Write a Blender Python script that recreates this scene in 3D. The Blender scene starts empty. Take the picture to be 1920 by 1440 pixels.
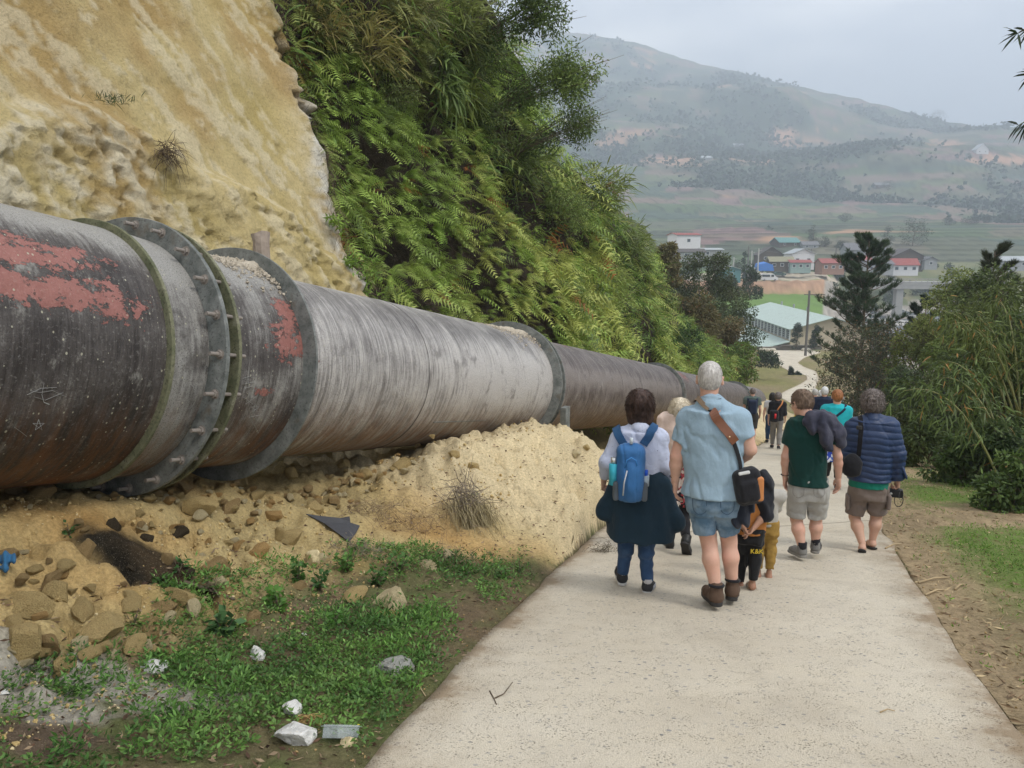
import bpy, math, random
import numpy as np
from mathutils import Vector, Matrix
random.seed(7); RNG = np.random.default_rng(11)
SC = bpy.context.scene
COL = SC.collection
# ------------------------------------------------------------------ camera
FPX = 1450.0
PITCH = math.atan(250 / FPX)
CAM = np.array([0.0, 0.0, 1.57])
FW = np.array([0, math.cos(PITCH), -math.sin(PITCH)]); UPV = np.array([0, math.sin(PITCH), math.cos(PITCH)]); RT = np.array([1.0, 0, 0])
cd = bpy.data.cameras.new('camera'); cam = bpy.data.objects.new('camera', cd); COL.objects.link(cam)
cam.location = CAM; cam.rotation_euler = (math.pi / 2 - PITCH, 0, 0)
cd.sensor_width = 36; cd.lens = 36 * FPX / 1920; cd.clip_start = 0.05; cd.clip_end = 9000
SC.camera = cam
SC.view_settings.view_transform = 'Standard'; SC.view_settings.look = 'None'
SC.view_settings.gamma = 1; SC.view_settings.exposure = 0.88; SC.view_settings.use_curve_mapping = False
# ------------------------------------------------------------------ sky and sun
W = bpy.data.worlds.new('World'); SC.world = W; W.use_nodes = True
wn = W.node_tree; wn.nodes.clear()
SUN_EL, SUN_AZ = math.radians(52), math.radians(125)      # azimuth from +Y towards +X
sky = wn.nodes.new('ShaderNodeTexSky'); sky.sky_type = 'NISHITA'; sky.sun_disc = False
sky.sun_elevation = SUN_EL; sky.sun_rotation = SUN_AZ
b1 = wn.nodes.new('ShaderNodeBackground'); b1.inputs[1].default_value = 0.09
wn.links.new(sky.outputs[0], b1.inputs[0])
tc = wn.nodes.new('ShaderNodeTexCoord'); mp = wn.nodes.new('ShaderNodeMapping'); mp.inputs['Scale'].default_value = (1, 1, 2.6)
wn.links.new(tc.outputs['Generated'], mp.inputs[0])
nz = wn.nodes.new('ShaderNodeTexNoise'); nz.inputs['Scale'].default_value = 2.8; nz.inputs['Detail'].default_value = 5; nz.inputs['Roughness'].default_value = 0.45
wn.links.new(mp.outputs[0], nz.inputs['Vector'])
rp = wn.nodes.new('ShaderNodeValToRGB')
rp.color_ramp.elements[0].position = 0.40; rp.color_ramp.elements[0].color = (0.56, 0.59, 0.65, 1)
rp.color_ramp.elements[1].position = 0.60; rp.color_ramp.elements[1].color = (0.97, 0.965, 0.96, 1)
wn.links.new(nz.outputs[0], rp.inputs[0])
b2 = wn.nodes.new('ShaderNodeBackground'); b2.inputs[1].default_value = 1.12
wn.links.new(rp.outputs[0], b2.inputs[0])
mx = wn.nodes.new('ShaderNodeMixShader'); mx.inputs[0].default_value = 0.93
wn.links.new(b1.outputs[0], mx.inputs[1]); wn.links.new(b2.outputs[0], mx.inputs[2])
wo = wn.nodes.new('ShaderNodeOutputWorld'); wn.links.new(mx.outputs[0], wo.inputs[0])
W.cycles.sampling_method = 'MANUAL'; W.cycles.sample_map_resolution = 512
sd = bpy.data.lights.new('sun', 'SUN'); sd.energy = 1.5; sd.angle = math.radians(14); sd.color = (1.0, 0.96, 0.89)
so = bpy.data.objects.new('sun', sd); COL.objects.link(so)
sv = Vector((math.sin(SUN_AZ) * math.cos(SUN_EL), math.cos(SUN_AZ) * math.cos(SUN_EL), math.sin(SUN_EL)))
so.rotation_euler = sv.to_track_quat('Z', 'Y').to_euler(); so.location = (30, -20, 60)
SC.cycles.max_bounces = 6; SC.cycles.diffuse_bounces = 3; SC.cycles.glossy_bounces = 3; SC.cycles.transparent_max_bounces = 8
SC.cycles.transmission_bounces = 4; SC.cycles.volume_bounces = 1; SC.cycles.use_adaptive_sampling = True
SC.cycles.caustics_reflective = False; SC.cycles.caustics_refractive = False
try:
    SC.cycles.use_denoising = True; SC.cycles.denoiser = 'OPENIMAGEDENOISE'
except Exception: pass

# ------------------------------------------------------------------ numeric helpers
def ray(px, py):
    d = FW + (px - 960) / FPX * RT + (720 - py) / FPX * UPV
    return d
def at(px, py, Y):
    """world point on the sight line of photo pixel (px,py) at forward distance Y"""
    d = ray(px, py); return CAM + d * (Y / d[1])
def sst(a, b, x):
    t = np.clip((np.asarray(x, float) - a) / (b - a), 0, 1); return t * t * (3 - 2 * t)
def _h(ix, iy, iz, seed):
    h = (ix.astype(np.uint32) * np.uint32(374761393) + iy.astype(np.uint32) * np.uint32(668265263) + iz.astype(np.uint32) * np.uint32(2147483647) + np.uint32((seed * 974634777) & 0xffffffff))
    h = (h ^ (h >> np.uint32(13))) * np.uint32(1274126177); h = h ^ (h >> np.uint32(16))
    return h.astype(np.float64) / 4294967295.0 * 2 - 1
def vn(P, seed=0):
    """value noise, P (...,3) -> -1..1"""
    P = np.asarray(P, float); i = np.floor(P).astype(np.int64); f = P - i; f = f * f * (3 - 2 * f)
    r = 0
    for a in (0, 1):
        wx = f[..., 0] if a else 1 - f[..., 0]
        for b in (0, 1):
            wy = f[..., 1] if b else 1 - f[..., 1]
            for c in (0, 1):
                wz = f[..., 2] if c else 1 - f[..., 2]
                r = r + wx * wy * wz * _h(i[..., 0] + a, i[..., 1] + b, i[..., 2] + c, seed)
    return r
def fbm(P, o=4, seed=0, g=0.5):
    P = np.asarray(P, float); r = 0; a = 1; t = 0
    for k in range(o):
        r = r + a * vn(P, seed + k * 17); t += a; a *= g; P = P * 2.03 + 7.1
    return r / t * 1.4
def xyz(x, y, z): return np.stack(np.broadcast_arrays(x, y, z), -1).astype(float)
def nrm(v): return v / np.maximum(np.linalg.norm(v, axis=-1, keepdims=True), 1e-9)

# ------------------------------------------------------------------ object helpers
def mk(name, V, F, mat=None, parent=None, smooth=True, col=None, attrs=None, uv=None):
    """V (n,3); F: one int array (m,k) or a list of such arrays"""
    if not isinstance(F, (list, tuple)): F = [F]
    F = [np.asarray(f, dtype=np.int32) for f in F if len(f)]
    me = bpy.data.meshes.new(name); V = np.asarray(V, dtype=np.float32)
    nl = sum(f.size for f in F); nf = sum(len(f) for f in F)
    me.vertices.add(len(V)); me.vertices.foreach_set('co', V.ravel())
    me.loops.add(nl); me.polygons.add(nf)
    li = np.concatenate([f.ravel() for f in F]); me.loops.foreach_set('vertex_index', li)
    st = []; tt = []; o = 0
    for f in F:
        st.append(o + np.arange(len(f)) * f.shape[1]); tt.append(np.full(len(f), f.shape[1])); o += f.size
    me.polygons.foreach_set('loop_start', np.concatenate(st).astype(np.int32))
    try: me.polygons.foreach_set('loop_total', np.concatenate(tt).astype(np.int32))
    except Exception: pass
    me.update(calc_edges=True)
    me.polygons.foreach_set('use_smooth', np.full(nf, smooth))
    if col is not None:
        a = me.attributes.new('Col', 'FLOAT_COLOR', 'POINT'); c = np.ones((len(V), 4), np.float32); c[:, :3] = col; a.data.foreach_set('color', c.ravel())
    for k, v in (attrs or {}).items():
        a = me.attributes.new(k, 'FLOAT', 'POINT'); a.data.foreach_set('value', np.asarray(v, np.float32).ravel())
    if uv is not None:
        l = me.uv_layers.new(name='UVMap'); l.data.foreach_set('uv', np.asarray(uv, np.float32)[li].ravel())
    if mat is not None: me.materials.append(mat)
    o = bpy.data.objects.new(name, me); COL.objects.link(o)
    if parent is not None: o.parent = parent
    return o
def T(o, label=None, cat=None, group=None, kind=None):
    if label: o['label'] = label
    if cat: o['category'] = cat
    if group: o['group'] = group
    if kind: o['kind'] = kind
    return o
def empty(name, loc=(0, 0, 0), rz=0, label=None, cat=None, group=None):
    o = bpy.data.objects.new(name, None); COL.objects.link(o); o.location = loc; o.rotation_euler = (0, 0, rz); o.empty_display_size = 0.1
    return T(o, label, cat, group)
class MB:
    """collects simple shapes into one mesh"""
    def __init__(s): s.V = []; s.F = {}; s.C = []; s.n = 0
    def add(s, V, F, col=None):
        V = np.asarray(V, float)
        if not isinstance(F, (list, tuple)) or (len(F) and np.ndim(F[0]) < 2): F = [F]
        for f in F:
            f = np.asarray(f); s.F.setdefault(f.shape[1], []).append(f + s.n)
        s.V.append(V); s.n += len(V); s.C.append(np.broadcast_to(np.array(col if col is not None else (1, 1, 1), float), (len(V), 3)))
        return s
    def box(s, c, size, rz=0, R=None, col=None, taper=1.0):
        x, y, z = np.array(size) / 2.0
        V = np.array([[sx * x * (taper if sz > 0 else 1), sy * y * (taper if sz > 0 else 1), sz * z] for sz in (-1, 1) for sy in (-1, 1) for sx in (-1, 1)])
        if R is None:
            cz, s_ = math.cos(rz), math.sin(rz); R = np.array([[cz, -s_, 0], [s_, cz, 0], [0, 0, 1]])
        V = V @ np.asarray(R).T + np.asarray(c)
        return s.add(V, np.array([[0, 2, 3, 1], [4, 5, 7, 6], [0, 1, 5, 4], [2, 6, 7, 3], [0, 4, 6, 2], [1, 3, 7, 5]]), col)
    def poly(s, pts, thick, axis=(0, 0, 1), col=None):
        """planar outline extruded by thick along axis"""
        P = np.asarray(pts, float); n = len(P); a = np.asarray(axis, float) * thick
        V = np.concatenate([P, P + a]); i = np.arange(n); j = (i + 1) % n
        return s.add(V, [np.array([i[::-1]]), np.array([i + n]), np.stack([i, j, j + n, i + n], 1)], col)
    def tube(s, pts, r, n=8, col=None, cap=True, flat=1.0):
        V, F = tube(pts, r, n, cap, flat); return s.add(V, F, col)
    def build(s, name, mat=None, parent=None, smooth=False, usecol=False):
        V = np.concatenate(s.V); F = [np.concatenate(f) for f in s.F.values()]
        return mk(name, V, F, mat, parent, smooth, col=np.concatenate(s.C) if usecol else None)
def tube(pts, r, n=8, cap=True, flat=1.0):
    P = np.asarray(pts, float); m = len(P); r = np.broadcast_to(np.asarray(r, float), (m,))
    t = nrm(np.gradient(P, axis=0)); up = np.array([0, 0, 1.0]) if abs(t[0][2]) < 0.9 else np.array([1.0, 0, 0])
    a = np.zeros_like(P); v = up
    for k in range(m):
        v = v - t[k] * (v @ t[k]); v = v / max(np.linalg.norm(v), 1e-9); a[k] = v
    b = np.cross(t, a); th = np.arange(n) / n * 2 * np.pi
    V = P[:, None] + r[:, None, None] * (np.cos(th)[None, :, None] * b[:, None] + flat * np.sin(th)[None, :, None] * a[:, None])
    V = V.reshape(-1, 3); i = np.arange(m - 1)[:, None] * n; j = np.arange(n)[None]; jn = (j + 1) % n
    F = [np.stack([i + j, i + jn, i + n + jn, i + n + j], -1).reshape(-1, 4)]
    if cap: F += [np.array([np.arange(n)[::-1]]), np.array([np.arange(n) + (m - 1) * n])]
    return V, F
def grid_faces(nx, ny):
    i = np.arange(nx - 1)[:, None] * ny; j = np.arange(ny - 1)[None]
    return np.stack([i + j, i + ny + j, i + ny + j + 1, i + j + 1], -1).reshape(-1, 4)

# ------------------------------------------------------------------ materials
class NT:
    def __init__(s, name):
        s.m = bpy.data.materials.new(name); s.m.use_nodes = True; s.t = s.m.node_tree; s.N = s.t.nodes
        s.p = s.N['Principled BSDF']; s.out = s.N['Material Output']
        s.co = s.N.new('ShaderNodeTexCoord').outputs['Object']
    def L(s, a, b): s.t.links.new(a, b)
    def attr(s, n, f=True):
        a = s.N.new('ShaderNodeAttribute'); a.attribute_name = n; return a.outputs['Fac' if f else 'Color']
    def uvc(s):
        a = s.N.new('ShaderNodeUVMap'); a.uv_map = 'UVMap'; return a.outputs[0]
    def mapv(s, v, sc=(1, 1, 1), rot=(0, 0, 0)):
        m = s.N.new('ShaderNodeMapping'); m.inputs['Scale'].default_value = sc; m.inputs['Rotation'].default_value = rot; s.L(v, m.inputs[0]); return m.outputs[0]
    def noise(s, sc, det=3, rough=0.55, v=None, dist=0, d3=True):
        n = s.N.new('ShaderNodeTexNoise'); n.inputs['Scale'].default_value = sc; n.inputs['Detail'].default_value = det
        n.inputs['Roughness'].default_value = rough; n.inputs['Distortion'].default_value = dist; s.L(v if v is not None else s.co, n.inputs['Vector']); return n.outputs[0]
    def vor(s, sc, v=None, feat='F1', out='Distance', rnd=1.0):
        n = s.N.new('ShaderNodeTexVoronoi'); n.feature = feat; n.inputs['Scale'].default_value = sc; n.inputs['Randomness'].default_value = rnd; s.L(v if v is not None else s.co, n.inputs['Vector']); return n.outputs[out]
    def ramp(s, x, pts, interp='LINEAR'):
        r = s.N.new('ShaderNodeValToRGB'); r.color_ramp.interpolation = interp; e = r.color_ramp.elements
        while len(e) < len(pts): e.new(0.5)
        for k, (p, c) in enumerate(pts):
            e[k].position = p; e[k].color = (*c, 1) if isinstance(c, (tuple, list)) else (c, c, c, 1)
        s.L(x, r.inputs[0]); return r.outputs[0]
    def math(s, op, a, b=None, clamp=False):
        n = s.N.new('ShaderNodeMath'); n.operation = op; n.use_clamp = clamp
        for k, v in enumerate((a, b)):
            if v is None: continue
            if isinstance(v, (int, float)): n.inputs[k].default_value = v
            else: s.L(v, n.inputs[k])
        return n.outputs[0]
    def mix(s, f, a, b, mode='MIX'):
        n = s.N.new('ShaderNodeMix'); n.data_type = 'RGBA'; n.blend_type = mode
        for k, v in ((0, f), (6, a), (7, b)):
            if isinstance(v, (int, float)): n.inputs[k].default_value = v if k == 0 else (v, v, v, 1)
            elif isinstance(v, (tuple, list)): n.inputs[k].default_value = (*v, 1)
            else: s.L(v, n.inputs[k])
        return n.outputs[2]
    def bump(s, h, dist=0.01, st=1.0, prev=None):
        b = s.N.new('ShaderNodeBump'); b.inputs['Strength'].default_value = st; b.inputs['Distance'].default_value = dist; s.L(h, b.inputs['Height'])
        if prev is not None: s.L(prev, b.inputs['Normal'])
        return b.outputs[0]
    def fin(s, col=None, rough=0.8, nor=None, metal=0, spec=0.3):
        if col is not None:
            if isinstance(col, (tuple, list)): s.p.inputs['Base Color'].default_value = (*col, 1)
            else: s.L(col, s.p.inputs['Base Color'])
        for k, v in (('Roughness', rough), ('Metallic', metal), ('Specular IOR Level', spec)):
            if isinstance(v, (int, float)): s.p.inputs[k].default_value = v
            else: s.L(v, s.p.inputs[k])
        if nor is not None: s.L(nor, s.p.inputs['Normal'])
        return s.m
_mc = {}
def simple(name, c, rough=0.8, var=0.12, sc=30, bump=0.003, spec=0.3, metal=0):
    if name in _mc: return _mc[name]
    n = NT(name); f = n.noise(sc, 4)
    c1 = tuple(max(0, x * (1 - var * 1.6)) for x in c); c2 = tuple(min(1, x * (1 + var * 1.6)) for x in c)
    g = n.noise(sc * 0.12, 3); cc = n.mix(n.math('ADD', n.math('MULTIPLY', f, 0.5), n.math('MULTIPLY', g, 0.5)), c1, c2)
    _mc[name] = n.fin(cc, rough, n.bump(f, bump) if bump else None, metal, spec); return _mc[name]
def cloth(name, c, weave=900, wr=0.006, rough=0.9, c2=None, mott=0.0):
    if name in _mc: return _mc[name]
    n = NT(name); f = n.noise(14, 4, 0.6); fi = n.noise(weave, 1)
    d = tuple(x * 0.82 for x in c); l = tuple(min(1, x * 1.15) for x in c)
    cc = n.mix(n.math('ADD', n.math('MULTIPLY', f, 0.6), n.math('MULTIPLY', fi, 0.4)), d, l)
    if c2 is not None:
        m = n.ramp(n.noise(7, 4, 0.6), [(0.42, 0.0), (0.62, 1.0)]); cc = n.mix(m, cc, c2)
    b = n.bump(n.noise(1.0, 3, 0.5, n.mapv(n.co, (13, 13, 8), (0, .5, 0))), wr * 2.2); b = n.bump(fi, 0.0006, prev=b)
    n.p.inputs['Sheen Weight'].default_value = 0.1
    _mc[name] = n.fin(cc, rough, b, 0, 0.2); return _mc[name]
def leafmat(name, trans=0.3, rough=0.55):
    n = NT(name); c = n.attr('Col', False)
    c = n.mix(n.noise(25, 2), n.mix(1.0, c, 0.8, 'MULTIPLY'), n.mix(1.0, c, 1.15, 'MULTIPLY'))
    n.fin(c, rough, None, 0, 0.25)
    tr = n.N.new('ShaderNodeBsdfTranslucent'); n.L(c, tr.inputs[0]); ms = n.N.new('ShaderNodeMixShader'); ms.inputs[0].default_value = trans
    n.L(n.p.outputs[0], ms.inputs[1]); n.L(tr.outputs[0], ms.inputs[2]); n.L(ms.outputs[0], n.out.inputs[0]); return n.m
# ================================================================== ground heights
A0 = np.array([-4.60, 2.03, 1.55]); AX = np.array([.398, .899, -.184]); AX = AX / np.linalg.norm(AX)
US = np.array([.405, .914]); UQ = np.array([.914, -.405])
PN = np.cross(AX, [0, 0, 1]); PN = PN / np.linalg.norm(PN); PU = np.cross(PN, AX)
def Bz(y):
    return np.interp(y, [-60, 68, 76, 85, 97, 110, 150, 400], [60 * .187, -12.7, -13.75, -14.6, -15.5, -16.3, -17.6, -18])
def Y_of_row(py):
    d = ray(960, py); t = d[2] / d[1]; ys = np.linspace(.3, 160, 8000)
    k = np.argmax((1.57 + t * ys) < Bz(ys)); return ys[k]
ROWS = [(1440, 687, 1990), (1372, 740, 1912), (1305, 803, 1862), (1241, 861, 1808), (1185, 917, 1776), (1125, 982, 1738), (1069, 1040, 1703), (1035, 1077, 1682), (997, 1119, 1656),
        (960, 1175, 1640), (920, 1235, 1632), (880, 1330, 1622), (850, 1395, 1617), (826, 1437, 1614), (805, 1470, 1613), (790, 1495, 1613), (778, 1520, 1614), (768, 1510, 1606), (755, 1480, 1580),
        (742, 1457, 1545), (731, 1475, 1528), (720, 1500, 1532), (712, 1512, 1536), (704, 1512, 1534), (696, 1480, 1530), (688, 1465, 1508), (680, 1455, 1496), (670, 1446, 1510), (661, 1446, 1540)]
ry = [Y_of_row(r[0]) for r in ROWS]
rl = [(r[1] - 960) / FPX / ray(960, r[0])[1] * y for r, y in zip(ROWS, ry)]
rr = [(r[2] - 960) / FPX / ray(960, r[0])[1] * y for r, y in zip(ROWS, ry)]
ry = [-12] + ry; rl = [rl[0] - 3.4] + rl; rr = [rr[0] - 1.5] + rr
def xL(y): return np.interp(y, ry, rl)
def xR(y): return np.interp(y, ry, rr)
TS = np.array([-6, 0, 3, 4.5, 5.7, 6.6, 7.4, 8.6, 10, 11.2, 12.5, 16, 30, 45, 62])
TQ = np.array([-1.5, -.6, .2, .7, 1.2, 1.6, 2.2, 3.0])
TH = np.array([[.9, .9, .85, .6, .35, .05, 0, 0], [.9, .9, .85, .6, .35, .08, 0, 0], [.9, .9, .85, .6, .3, .06, 0, 0], [.9, .85, .8, .5, .22, .12, .05, 0],
               [.8, .72, .62, .5, .38, .26, .1, 0], [.8, .72, .68, .70, .66, .50, .26, .08], [.85, .75, .72, .92, .92, .74, .42, .15], [.9, .75, .78, 1.04, 1.08, .92, .52, .18], [.9, .8, .82, 1.12, 1.15, .92, .45, .15],
               [.9, .8, .75, 1.0, .95, .6, .2, 0], [.8, .6, .4, .5, .5, .35, .12, 0], [.8, .4, .2, .25, .3, .35, .12, 0], [.8, .6, .3, .3, .3, .35, .1, 0],
               [1.6, 1.6, 1.5, 1.3, 1.0, .6, .2, 0], [1.2, .8, .4, .2, 0, 0, 0, 0]])
def sq(x, y):
    dx = np.asarray(x) - A0[0]; dy = np.asarray(y) - A0[1]; return dx * US[0] + dy * US[1], dx * UQ[0] + dy * UQ[1]
def xy_of(s, q): return A0[0] + s * US[0] + q * UQ[0], A0[1] + s * US[1] + q * UQ[1]
def tabh(s, q):
    s = np.clip(s, TS[0], TS[-1] - 1e-3); q = np.clip(q, TQ[0], TQ[-1] - 1e-3)
    i = np.searchsorted(TS, s, 'right') - 1; j = np.searchsorted(TQ, q, 'right') - 1
    a = (s - TS[i]) / (TS[i + 1] - TS[i]); b = (q - TQ[j]) / (TQ[j + 1] - TQ[j]); a = a * a * (3 - 2 * a)
    return (TH[i, j] * (1 - a) + TH[i + 1, j] * a) * (1 - b) + (TH[i, j + 1] * (1 - a) + TH[i + 1, j + 1] * a) * b
RIDGE = [(300, -150), (700, 40), (900, 30), (1000, 44), (1100, 62), (1200, 82), (1300, 106), (1360, 122), (1450, 148), (1550, 178), (1650, 195), (1750, 214), (1850, 232), (1920, 247), (2100, 285), (2500, 330), (3200, 380)]
rg = np.array([(a - 960) / FPX / ray(960, b)[1] for a, b in RIDGE]); rt = np.array([ray(960, b)[2] / ray(960, b)[1] for a, b in RIDGE])
def far_e(g, y):
    """elevation (z-1.57)/y of the far ground"""
    base = np.interp(y, [330, 450, 600, 700], [-.021, .020, .0335, .049])
    er = np.interp(g, rg, rt); yr = np.interp(g, [-.2, .05, .7, 1.5], [2500, 2300, 1500, 1300])
    t = np.clip((y - 700) / (yr - 700), 0, 1)
    e = .049 + (er - .049) * (t ** .72)
    return np.where(y < 700, base, e), yr
def Hraw(x, y):
    x = np.asarray(x, float); y = np.asarray(y, float); P = xyz(x, y, 0 * x)
    B = Bz(y); s, q = sq(x, y); L_, R_ = xL(y), xR(y)
    h = np.where(q < 3.0, tabh(s, q), 0.0); h = h * (1 - sst(58, 66, s))
    din = np.minimum(x - L_, R_ - x)                       # >0 inside the road
    soft = np.clip(-din / .25, 0, 1)
    left = x < (L_ + R_) / 2
    lw = sst(0, .22, L_ - x); h = np.where(left, h * np.where((s > 7) & (s < 13), np.clip((L_ - x) / .12, 0, 1), lw), 0)
    n1 = fbm(P * 1.3, 4, 3); n2 = fbm(P * 7, 4, 9)
    rub = sst(2.6, .9, q) * (s < 14); amp = .015 + .045 * rub
    mnd = sst(5.6, 6.8, s) * sst(15, 12, s) * sst(.05, .3, h); rdg = 1 - np.abs(fbm(P * 2.6, 4, 13)) * 2.2; ck = fbm(P * 2.3, 3, 15); bl = sst(4.8, 3.6, s) * sst(.2, .5, q) * sst(1.9, 1.4, q) + .4 * sst(3.6, 4.8, s) * sst(15, 12, s) * sst(3.0, 2.2, q) * sst(.12, .3, h); rough = np.where(left, amp * n2 + .05 * n1 * sst(.1, 1.2, L_ - x) + mnd * (.09 * rdg - .05 + .03 * n2) + bl * (.10 * np.clip(np.abs(ck) * 3, 0, 1) - .05 - .05 * np.exp(-(ck / .05) ** 2)), .05 * n1 + .014 * n2)
    e = (x - R_) * .92
    hr = -.012 * sst(.5, .0, e) + .05 * sst(.1, .9, e) - .05 * np.clip(e - 2.2, 0, 4) - .42 * np.clip(e - 4.2, 0, 100)
    z = B + np.where(left, h, np.where(e > 0, hr, 0)) + rough * soft
    # left valley flank past the end of the pipe
    g = x / np.maximum(y, 1); fl = 1.4 * np.clip(.292 * y - x, 0, 16) * sst(56, 75, y) * (1 - sst(128, 150, y)); z = z + fl
    z = np.where(y < -8, Bz(-8) + .05 * n1, z)
    Vl = np.interp(y, [0, 152, 156, 214, 226, 268, 273, 290, 310, 330], [-24, -24, -23.5, -22.5, -17.5, -13.2, -9.2, -8.3, -7.2, -5.4])
    Vr = np.interp(y, [0, 100, 262, 285, 320, 345], [-25, -24.5, -22, -20, -12, -5.5])
    V = Vl + (Vr - Vl) * sst(.395, .44, g + .01 * n1) + (1.1 * fbm(P / 9., 4, 17) + .5 * fbm(P / 2.5, 3, 18)) * sst(228, 262, y)
    z = np.where(y < 150, np.maximum(z, V), z)
    k = sst(150.5, 152, y); z = z * (1 - k) + V * k
    ef, yr = far_e(g, np.maximum(y, 330)); zf = 1.57 + ef * y
    amp = np.clip((y - 380) * .055, 0, 75)
    big = fbm(P / 260., 5, 21); zf = zf + amp * (big - .1) * (1 - sst(.85, 1.0, y / yr) * .75)
    tr = np.floor(zf / 2.4) * 2.4 + 2.4 * sst(.6, 1.0, zf / 2.4 - np.floor(zf / 2.4)); zf = zf + (tr - zf) * np.where(big < .25, .85, .1) * (1 - sst(1100, 1600, y))
    zf = np.where(y > yr, zf - (y - yr) * .35, zf)
    k = sst(325, 350, y); z = z * (1 - k) + zf * k
    inside = din > .01; z = np.where(inside & (y < 150), B - .07, z)
    return z
_q = None
def H(x, y): return Hraw(x, y)
def h1(x, y): return float(Hraw(np.array([x]), np.array([y]))[0])
def hit(px, py, y0=1.5, y1=400, n=1600):
    d = ray(px, py); ys = np.geomspace(y0, y1, n); P = CAM + d * (ys / d[1])[:, None]
    z = np.where((P[:, 0] > xL(ys)) & (P[:, 0] < xR(ys)) & (ys < 150), Bz(ys), Hraw(P[:, 0], P[:, 1])); k = int(np.argmax(P[:, 2] < z)); return P[k]

# ------------------------------------------------------------------ ground sheet (polar fan, dense in view)
az = np.concatenate([np.linspace(-180, -48, 34)[:-1], np.linspace(-48, 46, 560), np.linspace(46, 180, 34)[1:]]) * math.pi / 180
rad = np.concatenate([np.geomspace(.7, 9, 250)[:-1], np.geomspace(9, 160, 250)[:-1], np.geomspace(160, 4200, 330)])
AZ, RD = np.meshgrid(az, rad, indexing='ij'); GX = RD * np.sin(AZ); GY = RD * np.cos(AZ)
lim = (np.abs(AZ) > 1.25) & (RD > 90); GXc = np.where(lim, GX, GX)
GZ = Hraw(GX, np.where(np.abs(AZ) > 1.2, np.minimum(GY, 60), GY)); GZ = np.where(np.abs(AZ) > 1.25, np.minimum(GZ, 4), GZ)
P3 = xyz(GX, GY, GZ)
s_, q_ = sq(GX, GY); g_ = GX / np.maximum(GY, 1)
def C(*c): return np.array(c, float)
n1 = fbm(P3 * 1.1, 4, 31)[..., None]; n2 = fbm(P3 * 5, 4, 33)[..., None]; n3 = fbm(P3 * 24, 3, 35)[..., None]
soil = C(.17, .125, .075) * (1 + .3 * n1 + .3 * n3); moss = C(.075, .12, .03) * (1 + .4 * n3)
lf = np.clip(.5 + 1.3 * n1 + .6 * n2, 0, 1)
col = soil * (1 - lf * .7) + moss * lf * .7
ochre = C(.46, .355, .17) * (1 + .25 * n1 + .2 * n3); pale = C(.60, .49, .30) * (1 + .12 * n1 + .12 * n3); rust_ = C(.40, .20, .05)
qt_ = np.interp(s_, [3, 5, 5.7, 6.4, 7], [1.45, 1.5, 2.1, 3.1, 3.4]); rub = (sst(.3, -.3, q_ - qt_ + .22 * n2[..., 0]) * (s_ < 60) * (GX < xL(GY) - .02))[..., None]
rub = np.maximum(rub, (sst(.45, .6, (GZ - Bz(GY)) + .05 * n2[..., 0]) * (s_ > 6.4) * (s_ < 14) * (GX < xL(GY)))[..., None])
oc = ochre + (rust_ - ochre) * np.clip(n1 * .9 + .1, 0, .6)
md = (sst(6.0, 7.0, s_ + .35 * n1[..., 0]) * sst(14, 12, s_))[..., None]; oc = oc * (1 - md) + pale * md
md2 = (sst(20, 30, s_) * (q_ > -1))[..., None]; oc = oc * (1 - md2) + pale * md2
col = col * (1 - rub) + oc * rub
def spot(px, py, rx, ry, c, soft=.5, amp=.5, hy=None):
    """ground stain around the point under a photo pixel, radii in metres along x and y"""
    global col
    p = hit(px, py) if hy is None else np.array([*hy, 0]); d = np.sqrt(((GX - p[0]) / rx) ** 2 + ((GY - p[1]) / ry) ** 2) + amp * n2[..., 0] * .5
    k = sst(1 + soft * .5, 1 - soft * .5, d)[..., None]; col = col * (1 - k) + np.array(c) * (1 + .25 * n3) * k
spot(200, 1298, .72, .20, (.37, .345, .285), .6, .8); spot(50, 1330, .45, .14, (.35, .32, .265), .6, .8)
spot(262, 1035, .36, .2, (.02, .017, .012), .7, .8); spot(330, 1085, .3, .14, (.05, .035, .02), .7, .8)
spot(90, 1390, .4, .12, (.13, .095, .065), .8, 1)
# right verge: tan litter with green strips
rv = ((GX > xR(GY)) & (GY < 150))[..., None]; tan = C(.33, .25, .15) * (1 + .28 * n1 + .3 * n3)
e_ = (GX - xR(GY)) * .92
gr = np.clip(.5 + 1.8 * fbm(P3 * np.array([1.6, .55, 1]), 4, 41) - .08, 0, 1)[..., None] * sst(.15, .8, e_)[..., None]
col = np.where(rv, tan * (1 - gr * .85) + C(.11, .19, .035) * gr * .85, col)
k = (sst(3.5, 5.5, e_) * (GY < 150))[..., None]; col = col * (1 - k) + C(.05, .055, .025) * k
k = (sst(45, 60, GY) * (GY < 150))[..., None]; fg = np.clip(.5 + fbm(P3 / 6., 4, 44), 0, 1)[..., None]; col = col * (1 - k) + (C(.20, .19, .07) * fg + C(.24, .19, .11) * (1 - fg)) * (1 + .2 * n2) * k
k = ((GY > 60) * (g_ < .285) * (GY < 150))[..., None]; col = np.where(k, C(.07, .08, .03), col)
# valley floor
k = (GY > 150)[..., None]; base = np.where((g_ < .41)[..., None], C(.13, .22, .05) * (1 + .25 * fbm(P3 / 9., 4, 46))[..., None], C(.26, .23, .19) * (1 + .5 * fbm(P3 / 3., 4, 47))[..., None])
col = np.where(k, base, col)
k = (sst(262, 270, GY) * (GY < 281) * (g_ < .41))[..., None]; col = col * (1 - k) + C(.36, .22, .14) * (1 + .5 * fbm(P3 / 1.5, 4, 50))[..., None] * k
k = (sst(280, 284, GY) * (GY < 312) * (g_ < .75))[..., None]; col = col * (1 - k) + C(.46, .40, .31) * (1 + .2 * n1) * k
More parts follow.
